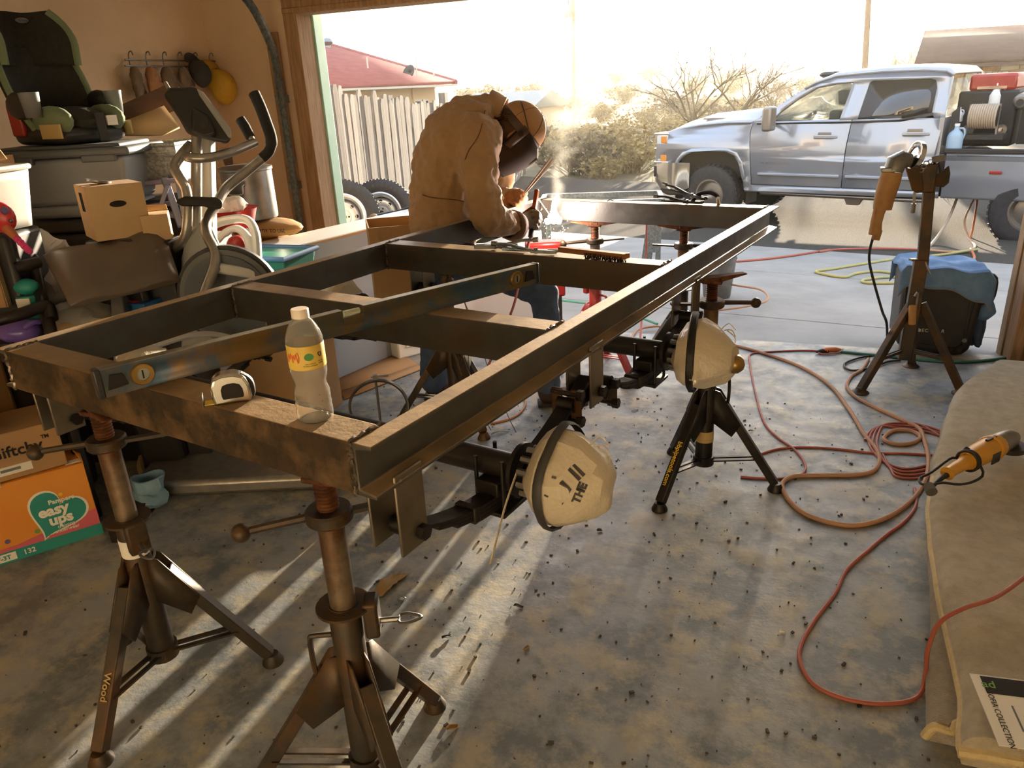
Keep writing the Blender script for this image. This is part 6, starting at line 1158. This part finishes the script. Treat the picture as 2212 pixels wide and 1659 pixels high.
# drum ring, scrap pieces
t = thing('drum_ring', 'steel drum lid ring with a bolt standing on the floor', 'ring clamp', gz(825, 935) , YAW + R(8)); cz = .135; G().lathe([(.128, -.012), (.135, -.014), (.138, 0), (.135, .014), (.128, .012)], 44, TR((0, 0, cz), 0, 0, R(90)), cap=False).o('hoop', 'dull_metal', t, solid=.003); G().cyl((-.0, 0, .01), (-.0, 0, .28), .006, n=8).o('rod', 'dull_metal', t); G().bar((-.02, 0, cz * 2 + .015), (.06, 0, cz * 2 + .015), .008).o('bolt', 'dull_metal', t); G().box((0, 0, cz * 2 + .01), (.02, .02, .03)).o('lug', 'dull_metal', t)
t = at('wheelbarrow', 'dark wheelbarrow with a worn grip behind the long carton', 'wheelbarrow', 850, 470, 4.9, 0); q = loc(t); G().loft([[q(x, y, d) for x, y in ((815, 466), (905, 440), (905, 470), (830, 490))] for d in (4.9, 5.3)]).o('tray', 'plastic_dark', t, bev=.01); G().tube(cr([q(772, 493, 4.85), q(790, 483, 4.85), q(806, 473, 4.85), q(850, 462, 4.9)], 4), .024, 10).o('grip', 'plastic_dark', t); G().ball(q(808, 475, 4.84), (.04, .04, .04), 10, 6).o('wrapped_rag', 'cardboard_pale', t); G().tube([q(850, 470, 4.95), V((q(850, 470, 4.95).x, q(850, 470, 4.95).y, -t.location.z - .02))], .02, 8).o('leg', 'plastic_dark', t)
# ================================================================ right side: vise stand, generator, rug, grinder, cords
VS = V((.625, 4.0, 0)); t = thing('tripod_vise_stand', 'dark tripod pipe stand with a vee head beside the generator', 'tripod stand', VS); I = t.matrix_world.inverted()
def vp(x, y, dy=0): r = ray(x, y); n = V((-math.sin(YAW), math.cos(YAW), 0)); k = ((VS + n * dy) - CAM).dot(n) / r.dot(n); return I @ (CAM + r * k)
top, mid, bot = vp(2008, 395), vp(1985, 580), vp(1953, 775)
G().bar(vp(1992, 575), top, .048, .048).o('upper_post', 'stand_paint', t, bev=.004); G().bar(bot, vp(1990, 560), .06, .06).o('lower_post', 'stand_paint', t, bev=.004); G().bar(vp(1966, 561), vp(2004, 561), .03, .01).o('pin', 'dull_metal', t)
for (fx_, fy_) in ((1858, 848), (2075, 850)):
    f = I @ gz(fx_, fy_); a = vp(1970, 655) if fx_ < 1900 else vp(1992, 655); lg = G().bar(a, f + V((0, 0, .015)), .034, .036).o('leg', 'stand_paint', t, bev=.003); G().lathe([(.02, .03), (.028, .012), (.042, .004), (.042, 0)], 16, M.Translation(f)).o('foot', 'stand_paint', t)
    q = a + (f - a) * .62
    for s in (-.012, .012): G().bar(bot + V((0, s, .05)), q + V((0, s, 0)), .006, .016).o('brace', 'stand_paint', t)
f = V((.05, .27, 0)); G().bar(vp(1980, 655, .03), f + V((0, 0, .015)), .034, .036).o('leg', 'stand_paint', t, bev=.003); G().lathe([(.02, .03), (.028, .012), (.042, .004), (.042, 0)], 16, M.Translation(f)).o('foot', 'stand_paint', t); G().bar(bot + V((0, 0, .05)), vp(1980, 655, .03) * .4 + f * .6, .006, .03).o('brace', 'stand_paint', t)
gh = G().tube([vp(1972, 660, -.04), vp(1970, 700, -.045)], .018, 10).o('grip', 'grinder_old', t); G().tube(cr([vp(1976, 640, -.04), vp(1983, 632, -.045), vp(1980, 660, -.045)], 4), .006, 6).o('grip_hook', 'dull_metal', t); G().tube(cr([vp(1999, 566, -.03), vp(2004, 580, -.04), vp(2010, 592, -.05)], 4), .006, 6).o('lock_pin', 'dull_metal', t)
hd = G().bar(vp(1996, 415), vp(2006, 352), .075, .06).o('head_block', 'stand_paint', t, bev=.006)
def wedge(pts, y0, y1, nm, mt='stand_paint'): return G().loft([[vp(x, y, d) for x, y in pts] for d in (y0, y1)]).o(nm, mt, t, bev=.004)
wedge([(1955, 362), (1978, 353), (1990, 362), (1996, 410), (1982, 418), (1970, 412)], -.05, .03, 'left_jaw'); wedge([(2014, 380), (2032, 372), (2050, 357), (2053, 375), (2050, 395), (2038, 405), (2014, 402)], -.035, .01, 'right_jaw'); wedge([(2012, 338), (2040, 333), (2040, 347), (2014, 352)], -.04, .02, 'clamp_pad', 'dull_metal')
g = G(); pts = [vp(1990, 368, -.05), vp(1996, 360, -.05), vp(2001, 352, -.04), vp(2010, 349, -.03), vp(2018, 352, -.03)]
for i, p in enumerate(pts): G().tube([p + V((.010 * math.cos(a), .006 * math.sin(a) * (i % 2), .008 * math.sin(a))) for a in [k * .628 for k in range(10)]], .0025, 5, closed=True).o('chain_link', 'dull_metal', t)
G().bar(vp(1976, 415, -.04), vp(1974, 440, -.04), .012, .006).o('chain_handle', 'dull_metal', t); G().tube([vp(1974, 440, -.04), vp(1971, 460, -.04)], .01, 8).o('handle_end', 'dull_metal', t); G().tube(cr([vp(2027, 352, -.02), vp(2031, 370, -.02), vp(2030, 382, -.02)], 4), .004, 6).o('wire', 'cord_black', t)
# large angle grinder hung on the head
t2 = thing('angle_grinder', 'worn orange long handled angle grinder hanging on the stand head', 'angle grinder', VS + vp(1915, 430, -.06)); sv = VS.copy()
I2 = t2.matrix_world.inverted(); q = lambda x, y, dy=0: I2 @ (t.matrix_world @ vp(x, y, dy)); Y0 = -.07
def ell(p, ax, r): return G().tube(p, r, 16)
G().tube([q(1927, 372, Y0), q(1919, 400, Y0), q(1910, 430, Y0), q(1906, 452, Y0)], [.045, .046, .043, .04], 18).o('motor_body', 'grinder_old', t2); G().tube([q(1905, 440, Y0), q(1898, 460, Y0), q(1893, 480, Y0), q(1890, 506, Y0)], [.03, .026, .025, .028], 14).o('rear_handle', 'grinder_old', t2); G().bar(q(1886, 506, Y0), q(1902, 508, Y0), .02, .05).o('handle_guard', 'grinder_old', t2, bev=.004)
G().tube([q(1929, 370, Y0), q(1936, 352, Y0), q(1950, 345, Y0), q(1965, 347, Y0)], [.042, .045, .04, .03], 16).o('gear_head', 'dull_metal', t2); G().cyl(q(1952, 346, Y0), q(1975, 352, Y0), .028, .022, 14).o('collar', 'black_steel', t2); G().box(q(1918, 366, Y0), (.06, .06, .02)).o('vent', 'dull_metal', t2, bev=.004)
G().lathe([(.001, -.002), (.055, -.002), (.055, .002), (.001, .002)], 32, AX(q(1976, 334, Y0), q(1992, 338, Y0))).o('guard_disc', 'chrome', t2, bev=.001); G().lathe([(.035, 0), (.06, 0), (.06, .02), (.058, .02)], 28, AX(q(1974, 334, Y0), q(1990, 337, Y0)), cap=False).o('guard', 'chrome', t2, solid=.002); G().bar(q(1905, 462, Y0), q(1903, 474, Y0), .012, .02).o('trigger', 'red_plastic', t2)
cpts = [pd(0, 0, 1)] ; cw = [q(1888, 508, Y0), q(1880, 535, Y0), q(1878, 565, Y0), q(1888, 610, Y0), q(1905, 670, Y0), q(1916, 706, Y0)]
for x, y in ((1910, 770), (1870, 770), (1825, 785), (1838, 800), (1880, 795), (1915, 782), (1945, 778)): cw.append(I2 @ gz(x, y, .008))
G().tube(cr(cw, 6), .006, 8).o('power_cord', 'cord_black', t2)
# generator / speaker box with jeans on top
gA, gB = gz(1952, 772), gz(2062, 780); yw = math.atan2((gB - gA).y, (gB - gA).x) + R(4); t = thing('generator', 'black wheeled generator box covered with a denim rag', 'generator', gA + V((-.02, .06, 0)), yw); GW, GD, GHh = .36, .3, .47
gp = [(-.02, .06), (.02, .03), (GW - .05, .0), (GW - .01, .04), (GW + .02, GHh - .06), (GW - .02, GHh), (.0, GHh + .02), (-.03, GHh - .04)]
G().prism(gp, GD, M(((1, 0, 0, 0), (0, 0, 1, 0), (0, 1, 0, 0), (0, 0, 0, 1)))).o('body', 'gen_black', t, bev=.025, seg=3)
G().prism([(x * .86 + .01, z * .8 + .05) for x, z in gp], .01, M(((1, 0, 0, 0), (0, 0, 1, -.008), (0, 1, 0, 0), (0, 0, 0, 1)))).o('front_panel', 'gen_black', t, bev=.01); G().box((GW - .05, -.012, .24), (.012, .012, .36)).o('corner_tube', 'gen_black', t, bev=.004)
fp = lambda x, z: M.Translation((x, -.0105, z)) @ M.Rotation(R(90), 4, 'X')
text('ECO', .026, 'gen_logo', t, fp(.095, .145), bold=.0003, align='LEFT', sp=1.15); text('R', .026, 'gen_logo', t, fp(.2, .145), bold=.0003); G().prism([(-.012, -.01), (.012, -.01), (.014, .003), (0, .013), (-.014, .003)], .001, fp(.078, .147)).o('house_logo', 'gen_logo', t)
G().tube(cr([(GW, .06, GHh - .02), (GW + .06, .06, GHh - .04), (GW + .06, .06, GHh - .16), (GW, .06, GHh - .18)], 4), .014, 8).o('side_handle', 'gen_black', t); G().cyl((GW - .02, .22, .06), (GW + .05, .22, .06), .06, n=24).o('wheel', 'rubber', t); G().cyl((GW - .05, -.005, .1), (GW - .05, -.02, .1), .012, n=12).o('knob', 'dull_metal', t)
rg = thing('denim_rag', 'blue denim cloth draped over the black generator', 'cloth', t.matrix_world @ V((GW / 2, GD / 2, GHh)), yw)
def rag(u, v):
    x = (u - .5) * (GW + .1); y = (v - .5) * (GD + .26); z = .028 + .008 * math.sin(u * 14 + v * 5) + .006 * math.sin(v * 17)
    if y < -GD / 2 - .01: o = -GD / 2 - .01 - y; y = -GD / 2 - .012 - o * .12; z -= o * .95 * (1.15 - .2 * math.sin(u * 5) + .5 * max(0, u - .65))
    if y > GD / 2: z -= (y - GD / 2) * .9; y = GD / 2 + .005
    if x > GW / 2 + .01: z -= (x - GW / 2 - .01) * 1.2
    if x < -GW / 2 - .02: z -= (-GW / 2 - .02 - x) * 1.4
    return V((x, y, z - .03 * u + .014))
G().grid(rag, 34, 30).o('cloth', 'denim_light', rg, solid=.004); G().tube([rag(i / 34, 0) for i in range(35)], .003, 5).o('hem', 'denim_hem', rg)
t3 = thing('denim_rag', 'grey blue cloth stuffed into the side of the generator', 'cloth', t.matrix_world @ V((GW + .05, .08, .2)), yw); G().ball((0, 0, .06), (.045, .05, .08), 16, 10).jit(.02, 16).o('upper_fold', 'denim_light', t3); G().ball((-.01, .02, -.06), (.035, .05, .11), 16, 10).jit(.02, 14).o('lower_fold', 'denim', t3)
# folded carpet
def pxedge(pts, z):
    w = sorted([(gz(x, y, z).y, gz(x, y, z).x) for x, y in pts])
    def f(y):
        if y <= w[0][0]: return w[0][1]
        for (y0, x0), (y1, x1) in zip(w, w[1:]):
            if y0 <= y <= y1: t_ = (y - y0) / (y1 - y0); t_ = t_ * t_ * (3 - 2 * t_) * .5 + t_ * .5; return x0 + (x1 - x0) * t_
        return w[-1][1]
    return f, w[0][0], w[-1][0]
eU, uy0, uy1 = pxedge([(2150, 772), (2052, 868), (2036, 915), (2014, 1000), (2005, 1110), (2012, 1180), (2032, 1300), (2056, 1400), (2076, 1490), (2074, 1600)], .13)
eL, ly0, ly1 = pxedge([(2150, 785), (2048, 880), (2030, 935), (2008, 1010), (2000, 1120), (2006, 1250), (2010, 1330), (2000, 1440), (1999, 1500), (2000, 1578)], .03)
rug = thing('folded_carpet', 'folded beige area rug lying upside down at the right', 'rug', (1.0, 2.6, 0)); RO = V((1.0, 2.6, 0))
def layer(zb, zt, edge, y0, y1, amp):
    rg_ = []; N = 56; m = 26
    for i in range(N + 1):
        y = y0 + (y1 - y0) * i / N; xl = edge(y); xr = 1.84; k = max(0, 1 - (y1 - y) / .12) ** 2; b = zb(y); h = zt(y) - k * (zt(y) - b) * .5; r = []
        for j in range(m + 1):
            u = (j / m) ** 1.6; x = xl + (xr - xl) * u; e = math.sqrt(max(0, 1 - (1 - min(1, (x - xl) / .04)) ** 2))
            r.append(V((x, y, b + (h - b) * (.4 + .6 * e) + amp * e * (mnoise.noise(V((x * 3, y * 2.2, zb(y) * 9))) + math.sin(y * 3 + x * 4)))) - RO)
        r += [V((xr, y, b)) - RO, V((xl + .012, y, b)) - RO]; rg_.append(r)
    return G().loft(rg_)
layer(lambda y: .001, lambda y: .07, eL, ly0, ly1 - .02, .003).o('lower_fold', 'carpet_pile', rug, ang=60)
layer(lambda y: .066, lambda y: .15 + .012 * math.sin(y * 2.1), eU, uy0, uy1, .008).o('upper_fold', 'carpet', rug, ang=60)
ys_ = [uy0 + (2.75 - uy0) * i / 40 for i in range(41)]
G().tube([V((eU(y) + .008, y, .105 + .03 * max(0, 1 - (y - uy0) / .5) * 0)) - RO for y in ys_], .0125, 8).o('bound_edge', 'carpet_edge', rug)
G().tube([V((eU(uy0) + (1.84 - eU(uy0)) * i / 24, uy0, .1 + .008 * math.sin(i * .8))) - RO for i in range(25)], .014, 8).o('bound_edge', 'carpet_edge', rug)
G().tube(cr([V((eL(ly0) + .0, ly0, .012)) - RO, V((eL(ly0) + .015, ly0 - .004, .05)) - RO, V((eL(ly0) + .05, ly0 - .008, .052)) - RO, V((eL(ly0) + .06, ly0 - .01, .08)) - RO, V((eL(ly0) + .1, ly0 - .012, .09)) - RO], 6), .011, 8).o('bound_edge', 'carpet_edge', rug)
lm = M.Translation(gz(2135, 1530, .185) - V((1.0, 2.6, 0))) @ M.Rotation(R(-84), 4, 'Z') @ M.Rotation(R(2), 4, 'Y')
lb = G().box((.0, .07, 0), (.2, .16, .002), lm).o('paper_label', 'paper_white', rug); G().box((-.07, .08, .0015), (.05, .14, .001), lm).o('dark_band', 'black_ink', lb); text('ad', .03, 'box_green', lb, lm @ TR((-.07, .02, .0026), R(90)), depth=.0003, bold=.0003); text('SOFIA COLLECTION', .017, 'black_ink', lb, lm @ TR((.028, .015, .0018), 0), depth=.0002)
for k in range(5): G().box((.02 + .02 * (k % 2), .05 + k * .016, .0016), (.07 - .01 * k, .004, .0004), lm).o('small_print', 'seat_grey', lb)
# yellow grinder on the carpet
c0, c1 = gz(2030, 1035, .2), gz(2190, 935, .24); t = thing('angle_grinder', 'yellow angle grinder lying on the folded carpet', 'angle grinder', c0, math.atan2((c1 - c0).y, (c1 - c0).x)); LG = (c1 - c0).length; t.location.z = .172
S = LG / .34
G().tube(cr([(.03 * S, 0, .036), (.06 * S, 0, .04), (.1 * S, 0, .042), (.13 * S, 0, .045)], 4), [.024, .022, .02, .02, .02, .021, .021, .022, .023, .025, .028, .031, .034], 16).o('rear_handle', 'grinder_yellow', t); G().tube([(.12 * S, 0, .046), (.15 * S, 0, .048), (.2 * S, 0, .05), (.25 * S, 0, .05), (.26 * S, 0, .05)], [.033, .038, .041, .043, .04], 20).o('motor_body', 'grinder_yellow', t); G().lathe([(.044, 0), (.047, .004), (.047, .012), (.044, .016)], 24, AX((.222 * S, 0, .05), (1, 0, .05))).o('body_ring', 'grinder_yellow', t)
G().tube([(.255 * S, 0, .05), (.29 * S, 0, .052), (.32 * S, 0, .05), (.35 * S, 0, .048)], [.041, .038, .035, .02], 16).o('gear_head', 'dull_metal', t); G().box((.2 * S, -.04, .04), (.05, .006, .04)).o('side_badge', 'plastic_dark', t, bev=.004); G().box((.22 * S, .0, .093), (.06, .012, .006)).o('slide_switch', 'plastic_dark', t, bev=.002); G().cyl((.32 * S, 0, .012), (.32 * S, 0, .03), .06, n=28).o('grinding_disc', 'plastic_dark', t)
G().tube([(.05, 0, .03), (.02, .0, .03), (-.01, 0, .022), (-.03, .0, .014)], [.01, .009, .007, .006], 10).o('strain_relief', 'cord_black', t)
co_ = []
for k in range(26): a = k * .55; co_.append((.115 * S + k * .0012, .036 * math.cos(a), .045 + .037 * math.sin(a)))
G().tube(cr([(-.03, 0, .014), (-.05, .03, .012), (-.02, .055, .014), (.04, .05, .02), (.09 * S, .04, .05)] + co_ + [(.13 * S, -.05, .02), (.08 * S, -.06, .012), (.03, -.05, .02), (-.02, -.02, .03), (-.06, .0, .022)], 3), .0045, 8).o('power_cord', 'cord_black', t); G().cyl((-.055, .005, .02), (-.075, -.02, .012), .016, .018, 14).o('plug', 'rubber_dusty', t)
# ---------------------------------------------------------------- cords and hoses
floortube('thick dusty orange cable sweeping across the garage floor', [(1555, 738), (1640, 760), (1725, 790), (1790, 830), (1835, 885), (1865, 935), (1893, 970), (1900, 995), (1885, 1018), (1840, 1026), (1760, 1027), (1712, 1030), (1690, 1045), (1700, 1075), (1735, 1108), (1790, 1128), (1850, 1135), (1915, 1118), (1970, 1080), (2000, 1035), (2006, 990), (1998, 955), (1985, 925), (1945, 905), (1895, 882), (1850, 858), (1830, 835), (1840, 812), (1862, 798), (1876, 775)], .0085, 'cord_orange_dusty', 'power_cable', 'cable', part='cable')
floortube('thin orange cord running over the floor to the plug', [(1790, 760), (1740, 757), (1660, 760), (1622, 765), (1620, 785), (1630, 840), (1650, 910), (1680, 945), (1715, 970), (1738, 1000), (1735, 1022), (1700, 1033), (1640, 1033), (1600, 1030)], .005, 'cord_red', 'extension_cord', 'cord', part='cord')
floortube('red orange extension cord looping to the bottom right', [(1975, 1055), (1980, 1075), (1975, 1100), (1950, 1130), (1915, 1155), (1880, 1185), (1830, 1230), (1805, 1280), (1760, 1340), (1730, 1395), (1730, 1435), (1760, 1480), (1820, 1508), (1890, 1520), (1960, 1515), (1990, 1495), (2000, 1450, .03), (2005, 1400, .10), (2030, 1345, .15), (2080, 1315, .175), (2140, 1295, .18), (2180, 1272, .18), (2215, 1245, .18)], .0058, 'cord_red', 'extension_cord', 'cord', part='cord')
coil = []
for k in range(4): coil += [(1868 + 9 * k, 950), (1884 + 8 * k, 928 - 3 * k), (1930 + 4 * k, 914 + 5 * (k % 3)), (1990, 918 + 6 * (k % 3)), (2050, 938 + 5 * k), (2085, 965), (2040, 990 + 8 * k), (1990, 1008 + 8 * k), (1950 - 4 * k, 1012 + 6 * k), (1912 + 4 * k, 998 + 5 * k), (1886 + 7 * k, 975 + 2 * k)]
floortube('coiled red orange extension cord beside the carpet', coil + [(1640, 975)][:0], .0048, 'cord_red', 'extension_cord', 'cord', part='cord', k=5)
floortube('red cord strand running from the black stand to the coil', [(1632, 985), (1680, 970), (1740, 966), (1810, 970), (1880, 978), (1960, 980), (2045, 985)], .0048, 'cord_red', 'extension_cord', 'cord', part='cord')
floortube('small loop of dusty orange cable inside the red coil', [(1910, 945), (1930, 930), (1965, 930), (1988, 942), (1975, 955), (1945, 960), (1918, 955)], .0085, 'cord_orange_dusty', 'power_cable', 'cable', part='cable', closed=True)
t = thing('cord_plug', 'orange plug connector lying on the floor by the doorway', 'plug', gz(1795, 762), YAW + R(3)); G().tube([(-.07, 0, .014), (-.03, 0, .018), (.02, 0, .018), (.055, 0, .013)], [.008, .016, .016, .009], 10).o('socket', 'cord_orange', t); G().tube([(-.09, 0, .012), (-.06, 0, .014), (-.02, 0, .016)], [.006, .013, .0165], 10).o('black_plug', 'cord_black', t); G().tube(cr([(.05, 0, .01), (.08, .02, .01), (.03, -.03, .01), (-.06, -.035, .01), (-.08, -.01, .01)], 5), .004, 6).o('cord_loop', 'cord_red', t)
floortube('dark green hose along the door sill', [(1800, 758), (1900, 768), (2060, 782), (2190, 772)], .008, 'hose_darkgreen', 'garden_hose', 'hose', part='hose')
floortube('orange cable bend on the concrete behind the far stand', [(1560, 612), (1600, 618), (1640, 625), (1658, 638), (1652, 652), (1600, 664), (1540, 672), (1500, 682), (1480, 700)], .0075, 'cord_orange_dusty', 'power_cable', 'cable', part='cable')
floortube('coil of pink orange cable under the frame behind the axle', [(1365, 730), (1380, 712), (1420, 705), (1450, 715), (1440, 735), (1400, 745), (1370, 740)], .0075, 'cord_orange_dusty', 'power_cable', 'cable', part='cable', closed=True)
floortube('loop of orange cable on the floor under the middle hanger', [(1060, 915), (1100, 905), (1125, 890), (1135, 868), (1120, 850)], .006, 'cord_orange_dusty', 'power_cable', 'cable', part='cable')
floortube('green garden hose lying beyond the welder', [(1180, 645), (1240, 652), (1300, 660), (1380, 685), (1420, 700)], .009, 'hose_green', 'garden_hose', 'hose', part='hose')
def ramp_tube(lab, pts, r, mt, nm, cat, k=6, part='hose'):
    w = []
    for p in pts:
        if len(p) == 2: q = gs(*p); q.z += r - .005
        else: q = pd(*p)
        w.append(q)
    o = V((w[0].x, w[0].y, 0)); t = thing(nm, lab, cat, o); G().tube(cr([p - o for p in w], k), r, 8).o(part, mt, t); return t
ramp_tube('pale yellow air hose zigzagging on the driveway', [(2110, 540), (2030, 552), (1940, 560), (1860, 572), (1800, 582), (1762, 588), (1790, 596), (1825, 600), (1850, 592), (1900, 588), (1960, 598), (1990, 606), (1930, 600), (1870, 605), (1868, 612), (1920, 613), (1985, 610)], .012, 'hose_yellow', 'air_hose', 'hose')
ramp_tube('grey hose stretched from the reel down to the driveway', [(2128, 235, 10.0), (2110, 290, 9.9), (2090, 350, 9.6), (2070, 420, 9.2), (2045, 480, 8.8), (2010, 530, 8.3), (1985, 548)], .016, 'hose_reel', 'air_hose', 'hose')
ramp_tube('orange cord hanging from the truck bed to the ground', [(2130, 340, 9.75), (2118, 375, 9.6), (2110, 440, 9.3), (2100, 500, 8.9), (2092, 528, 8.7), (2100, 545), (2104, 560), (2090, 580), (2088, 592)], .012, 'cord_orange', 'extension_cord', 'cord', part='cord')
ramp_tube('second orange cord bowing out from the truck bed', [(2132, 342, 9.75), (2120, 400, 9.5), (2085, 470, 9.0), (2092, 510, 8.8), (2105, 536), (2060, 545), (1990, 540)], .011, 'cord_orange_dusty', 'extension_cord', 'cord', part='cord')
ramp_tube('orange cord stretched over the sunlit driveway edge', [(1990, 540), (1900, 538), (1810, 540), (1770, 545), (1790, 541), (1700, 555), (1640, 562), (1590, 566)], .011, 'cord_red', 'extension_cord', 'cord', part='cord')
t = thing('extension_cord', 'red cord hanging straight down behind the far crossmember', 'cord', pd(1397, 540, 4.3)); q = loc(t); G().tube([q(1397, 485, 4.4), q(1396, 545, 4.35), q(1390, 640, 4.2), q(1383, 735, 3.9)], .006, 8).o('cord', 'cord_red', t)
t = thing('extension_cord', 'red cord running down beside the white chest', 'cord', pd(1110, 640, 3.3)); q = loc(t); G().tube(cr([q(1122, 610, 3.5), q(1108, 665, 3.4), q(1075, 745, 3.3), q(1050, 800, 3.3)], 5), .006, 8).o('cord', 'cord_red', t)
# steel table frame, bucket beyond the far crossmember
t = thing('steel_table_frame', 'grey angle iron table frame behind the welding arc', 'table frame', gs(1330, 560), YAW - R(8)); I = t.matrix_world.inverted(); zt = .62
for a, b in (((-.75, -.25), (.45, -.25)), ((-.75, .35), (.45, .35)), ((-.75, -.25), (-.75, .35)), ((.45, -.25), (.45, .35))):
    G().bar((*a, zt), (*b, zt), .05, .05).o('rail', 'galv', t, bev=.003)
for x in (-.72, .42):
    for y in (-.22, .32): G().bar((x, y, 0), (x, y, zt - .02), .05, .05).o('leg', 'galv', t, bev=.003)
G().bar((.3, -.25, 0), (.38, -.25, zt), .1, .02).o('gusset_leg', 'galv', t)
t = thing('metal_bucket', 'bright steel bucket behind the far right stand', 'bucket', gs(1548, 640)); G().lathe([(.1, 0), (.105, .01), (.135, .32), (.14, .325), (.13, .32), (.1, .012)], 32).o('body', 'dull_metal', t); G().tube(cr([(-.136, 0, .3), (-.1, 0, .4), (0, 0, .44), (.1, 0, .4), (.136, 0, .3)], 5), .004, 6).o('bail', 'dull_metal', t)
t = thing('red_toolbox', 'flat red case behind the welding glove', 'case', pd(1178, 530, 4.05)); z0 = t.location.z; G().box((0, 0, 0), (.22, .12, .05), M.Rotation(YAW, 4, 'Z')).o('lid', 'red_plastic', t, bev=.015); G().box((0, .0, -.15), (.2, .11, .25), M.Rotation(YAW, 4, 'Z')).o('case', 'red_plastic', t, bev=.01); G().box((0, 0, -(z0 + .27) / 2 - .0), (.16, .1, max(.05, z0 - .27)), M.Rotation(YAW, 4, 'Z')).o('stand', 'plastic_dark', t)
# ---------------------------------------------------------------- floor debris
rnd = random.Random(33); g = G()
def chip(x, y, s):
    m = TR((x, y, s * .4), rnd.uniform(0, 6), rnd.uniform(-.3, .3)); g.box((0, 0, 0), (s * rnd.uniform(.8, 2.2), s, s * .7), m)
for i in range(900):
    x = rnd.gauss(-.45, .75) if i % 3 else rnd.uniform(-2.2, .5); y = rnd.uniform(.7, 3.6); chip(x, y, rnd.choice((.0022, .003, .004, .006)) * rnd.uniform(.7, 1.3))
tag(g.o('floor_grit', 'debris'), 'scattered slag chips and grit over the concrete floor', 'grit', kind='stuff')
for lab, px, py, ln, wd, mt, rz in (('curled dry bark strip on the floor by the near stand', 845, 1265, .13, .05, 'leaf_dry', 60), ('small bolt lying beside the bark strip', 868, 1297, .03, .012, 'dull_metal', 40), ('thin metal rod offcut on the floor under the axle', 1085, 935, .11, .006, 'dull_metal', 20), ('welding rod stub lying between the axle and black stand', 1372, 888, .04, .008, 'dull_metal', 30), ('burnt metal scrap in the middle of the floor', 1120, 1312, .03, .012, 'debris', -20), ('black slag lump left of the metal scrap', 965, 1378, .03, .012, 'debris', 25), ('dark slag lump right of the floor centre', 1295, 1148, .018, .014, 'debris', 10), ('dark chip near the black stand foot', 1622, 932, .022, .01, 'debris', 10), ('broken tan leaf near the bottom of the floor', 978, 1575, .03, .016, 'leaf_dry', 15), ('pale leaf scrap on the right of the floor streaks', 1138, 1402, .02, .012, 'leaf_dry', 50), ('crumpled foil scrap near the carpet', 2073, 873, .035, .03, 'dull_metal', 0), ('white pebble on the floor right of centre', 1690, 1366, .016, .012, 'paper_white', 0), ('dry leaf on the floor by the blue bag', 385, 1052, .05, .03, 'leaf_dry', 20)):
    p = gz(px, py); t = thing('floor_scrap', lab, 'scrap', p, YAW + R(rz), 'scraps on the garage floor')
    G().grid(lambda u, v: V(((u - .5) * ln, (v - .5) * wd * (1 - .6 * abs(u - .5)), .004 + wd * .25 * (abs(v - .5) * 2) ** 2 + ln * .06 * math.sin(u * 5))), 8, 5).jit(wd * .15, 60, px).o('piece', mt, t, solid=max(.002, wd * .12))
# ---------------------------------------------------------------- dusty evening air (thin yard haze, added to give the lens veil too)
def haze(name, lab, lo, hi, dens, g_):
    def nd(nt, vs): vs.inputs['Density'].default_value = dens; vs.inputs['Color'].default_value = (1, .93, .8, 1); vs.inputs['Anisotropy'].default_value = g_
    volmat(name, nd); c = [(a + b) / 2 for a, b in zip(lo, hi)]; o = G().box(c, [b - a for a, b in zip(lo, hi)]).o(name, name); tag(o, lab, 'haze', kind='stuff'); return o
haze('yard_haze', 'thin golden dusty haze over the street and scrubland, added as lens veil', (-70, 4.62, -3), (70, 190, 14), .001, .6)
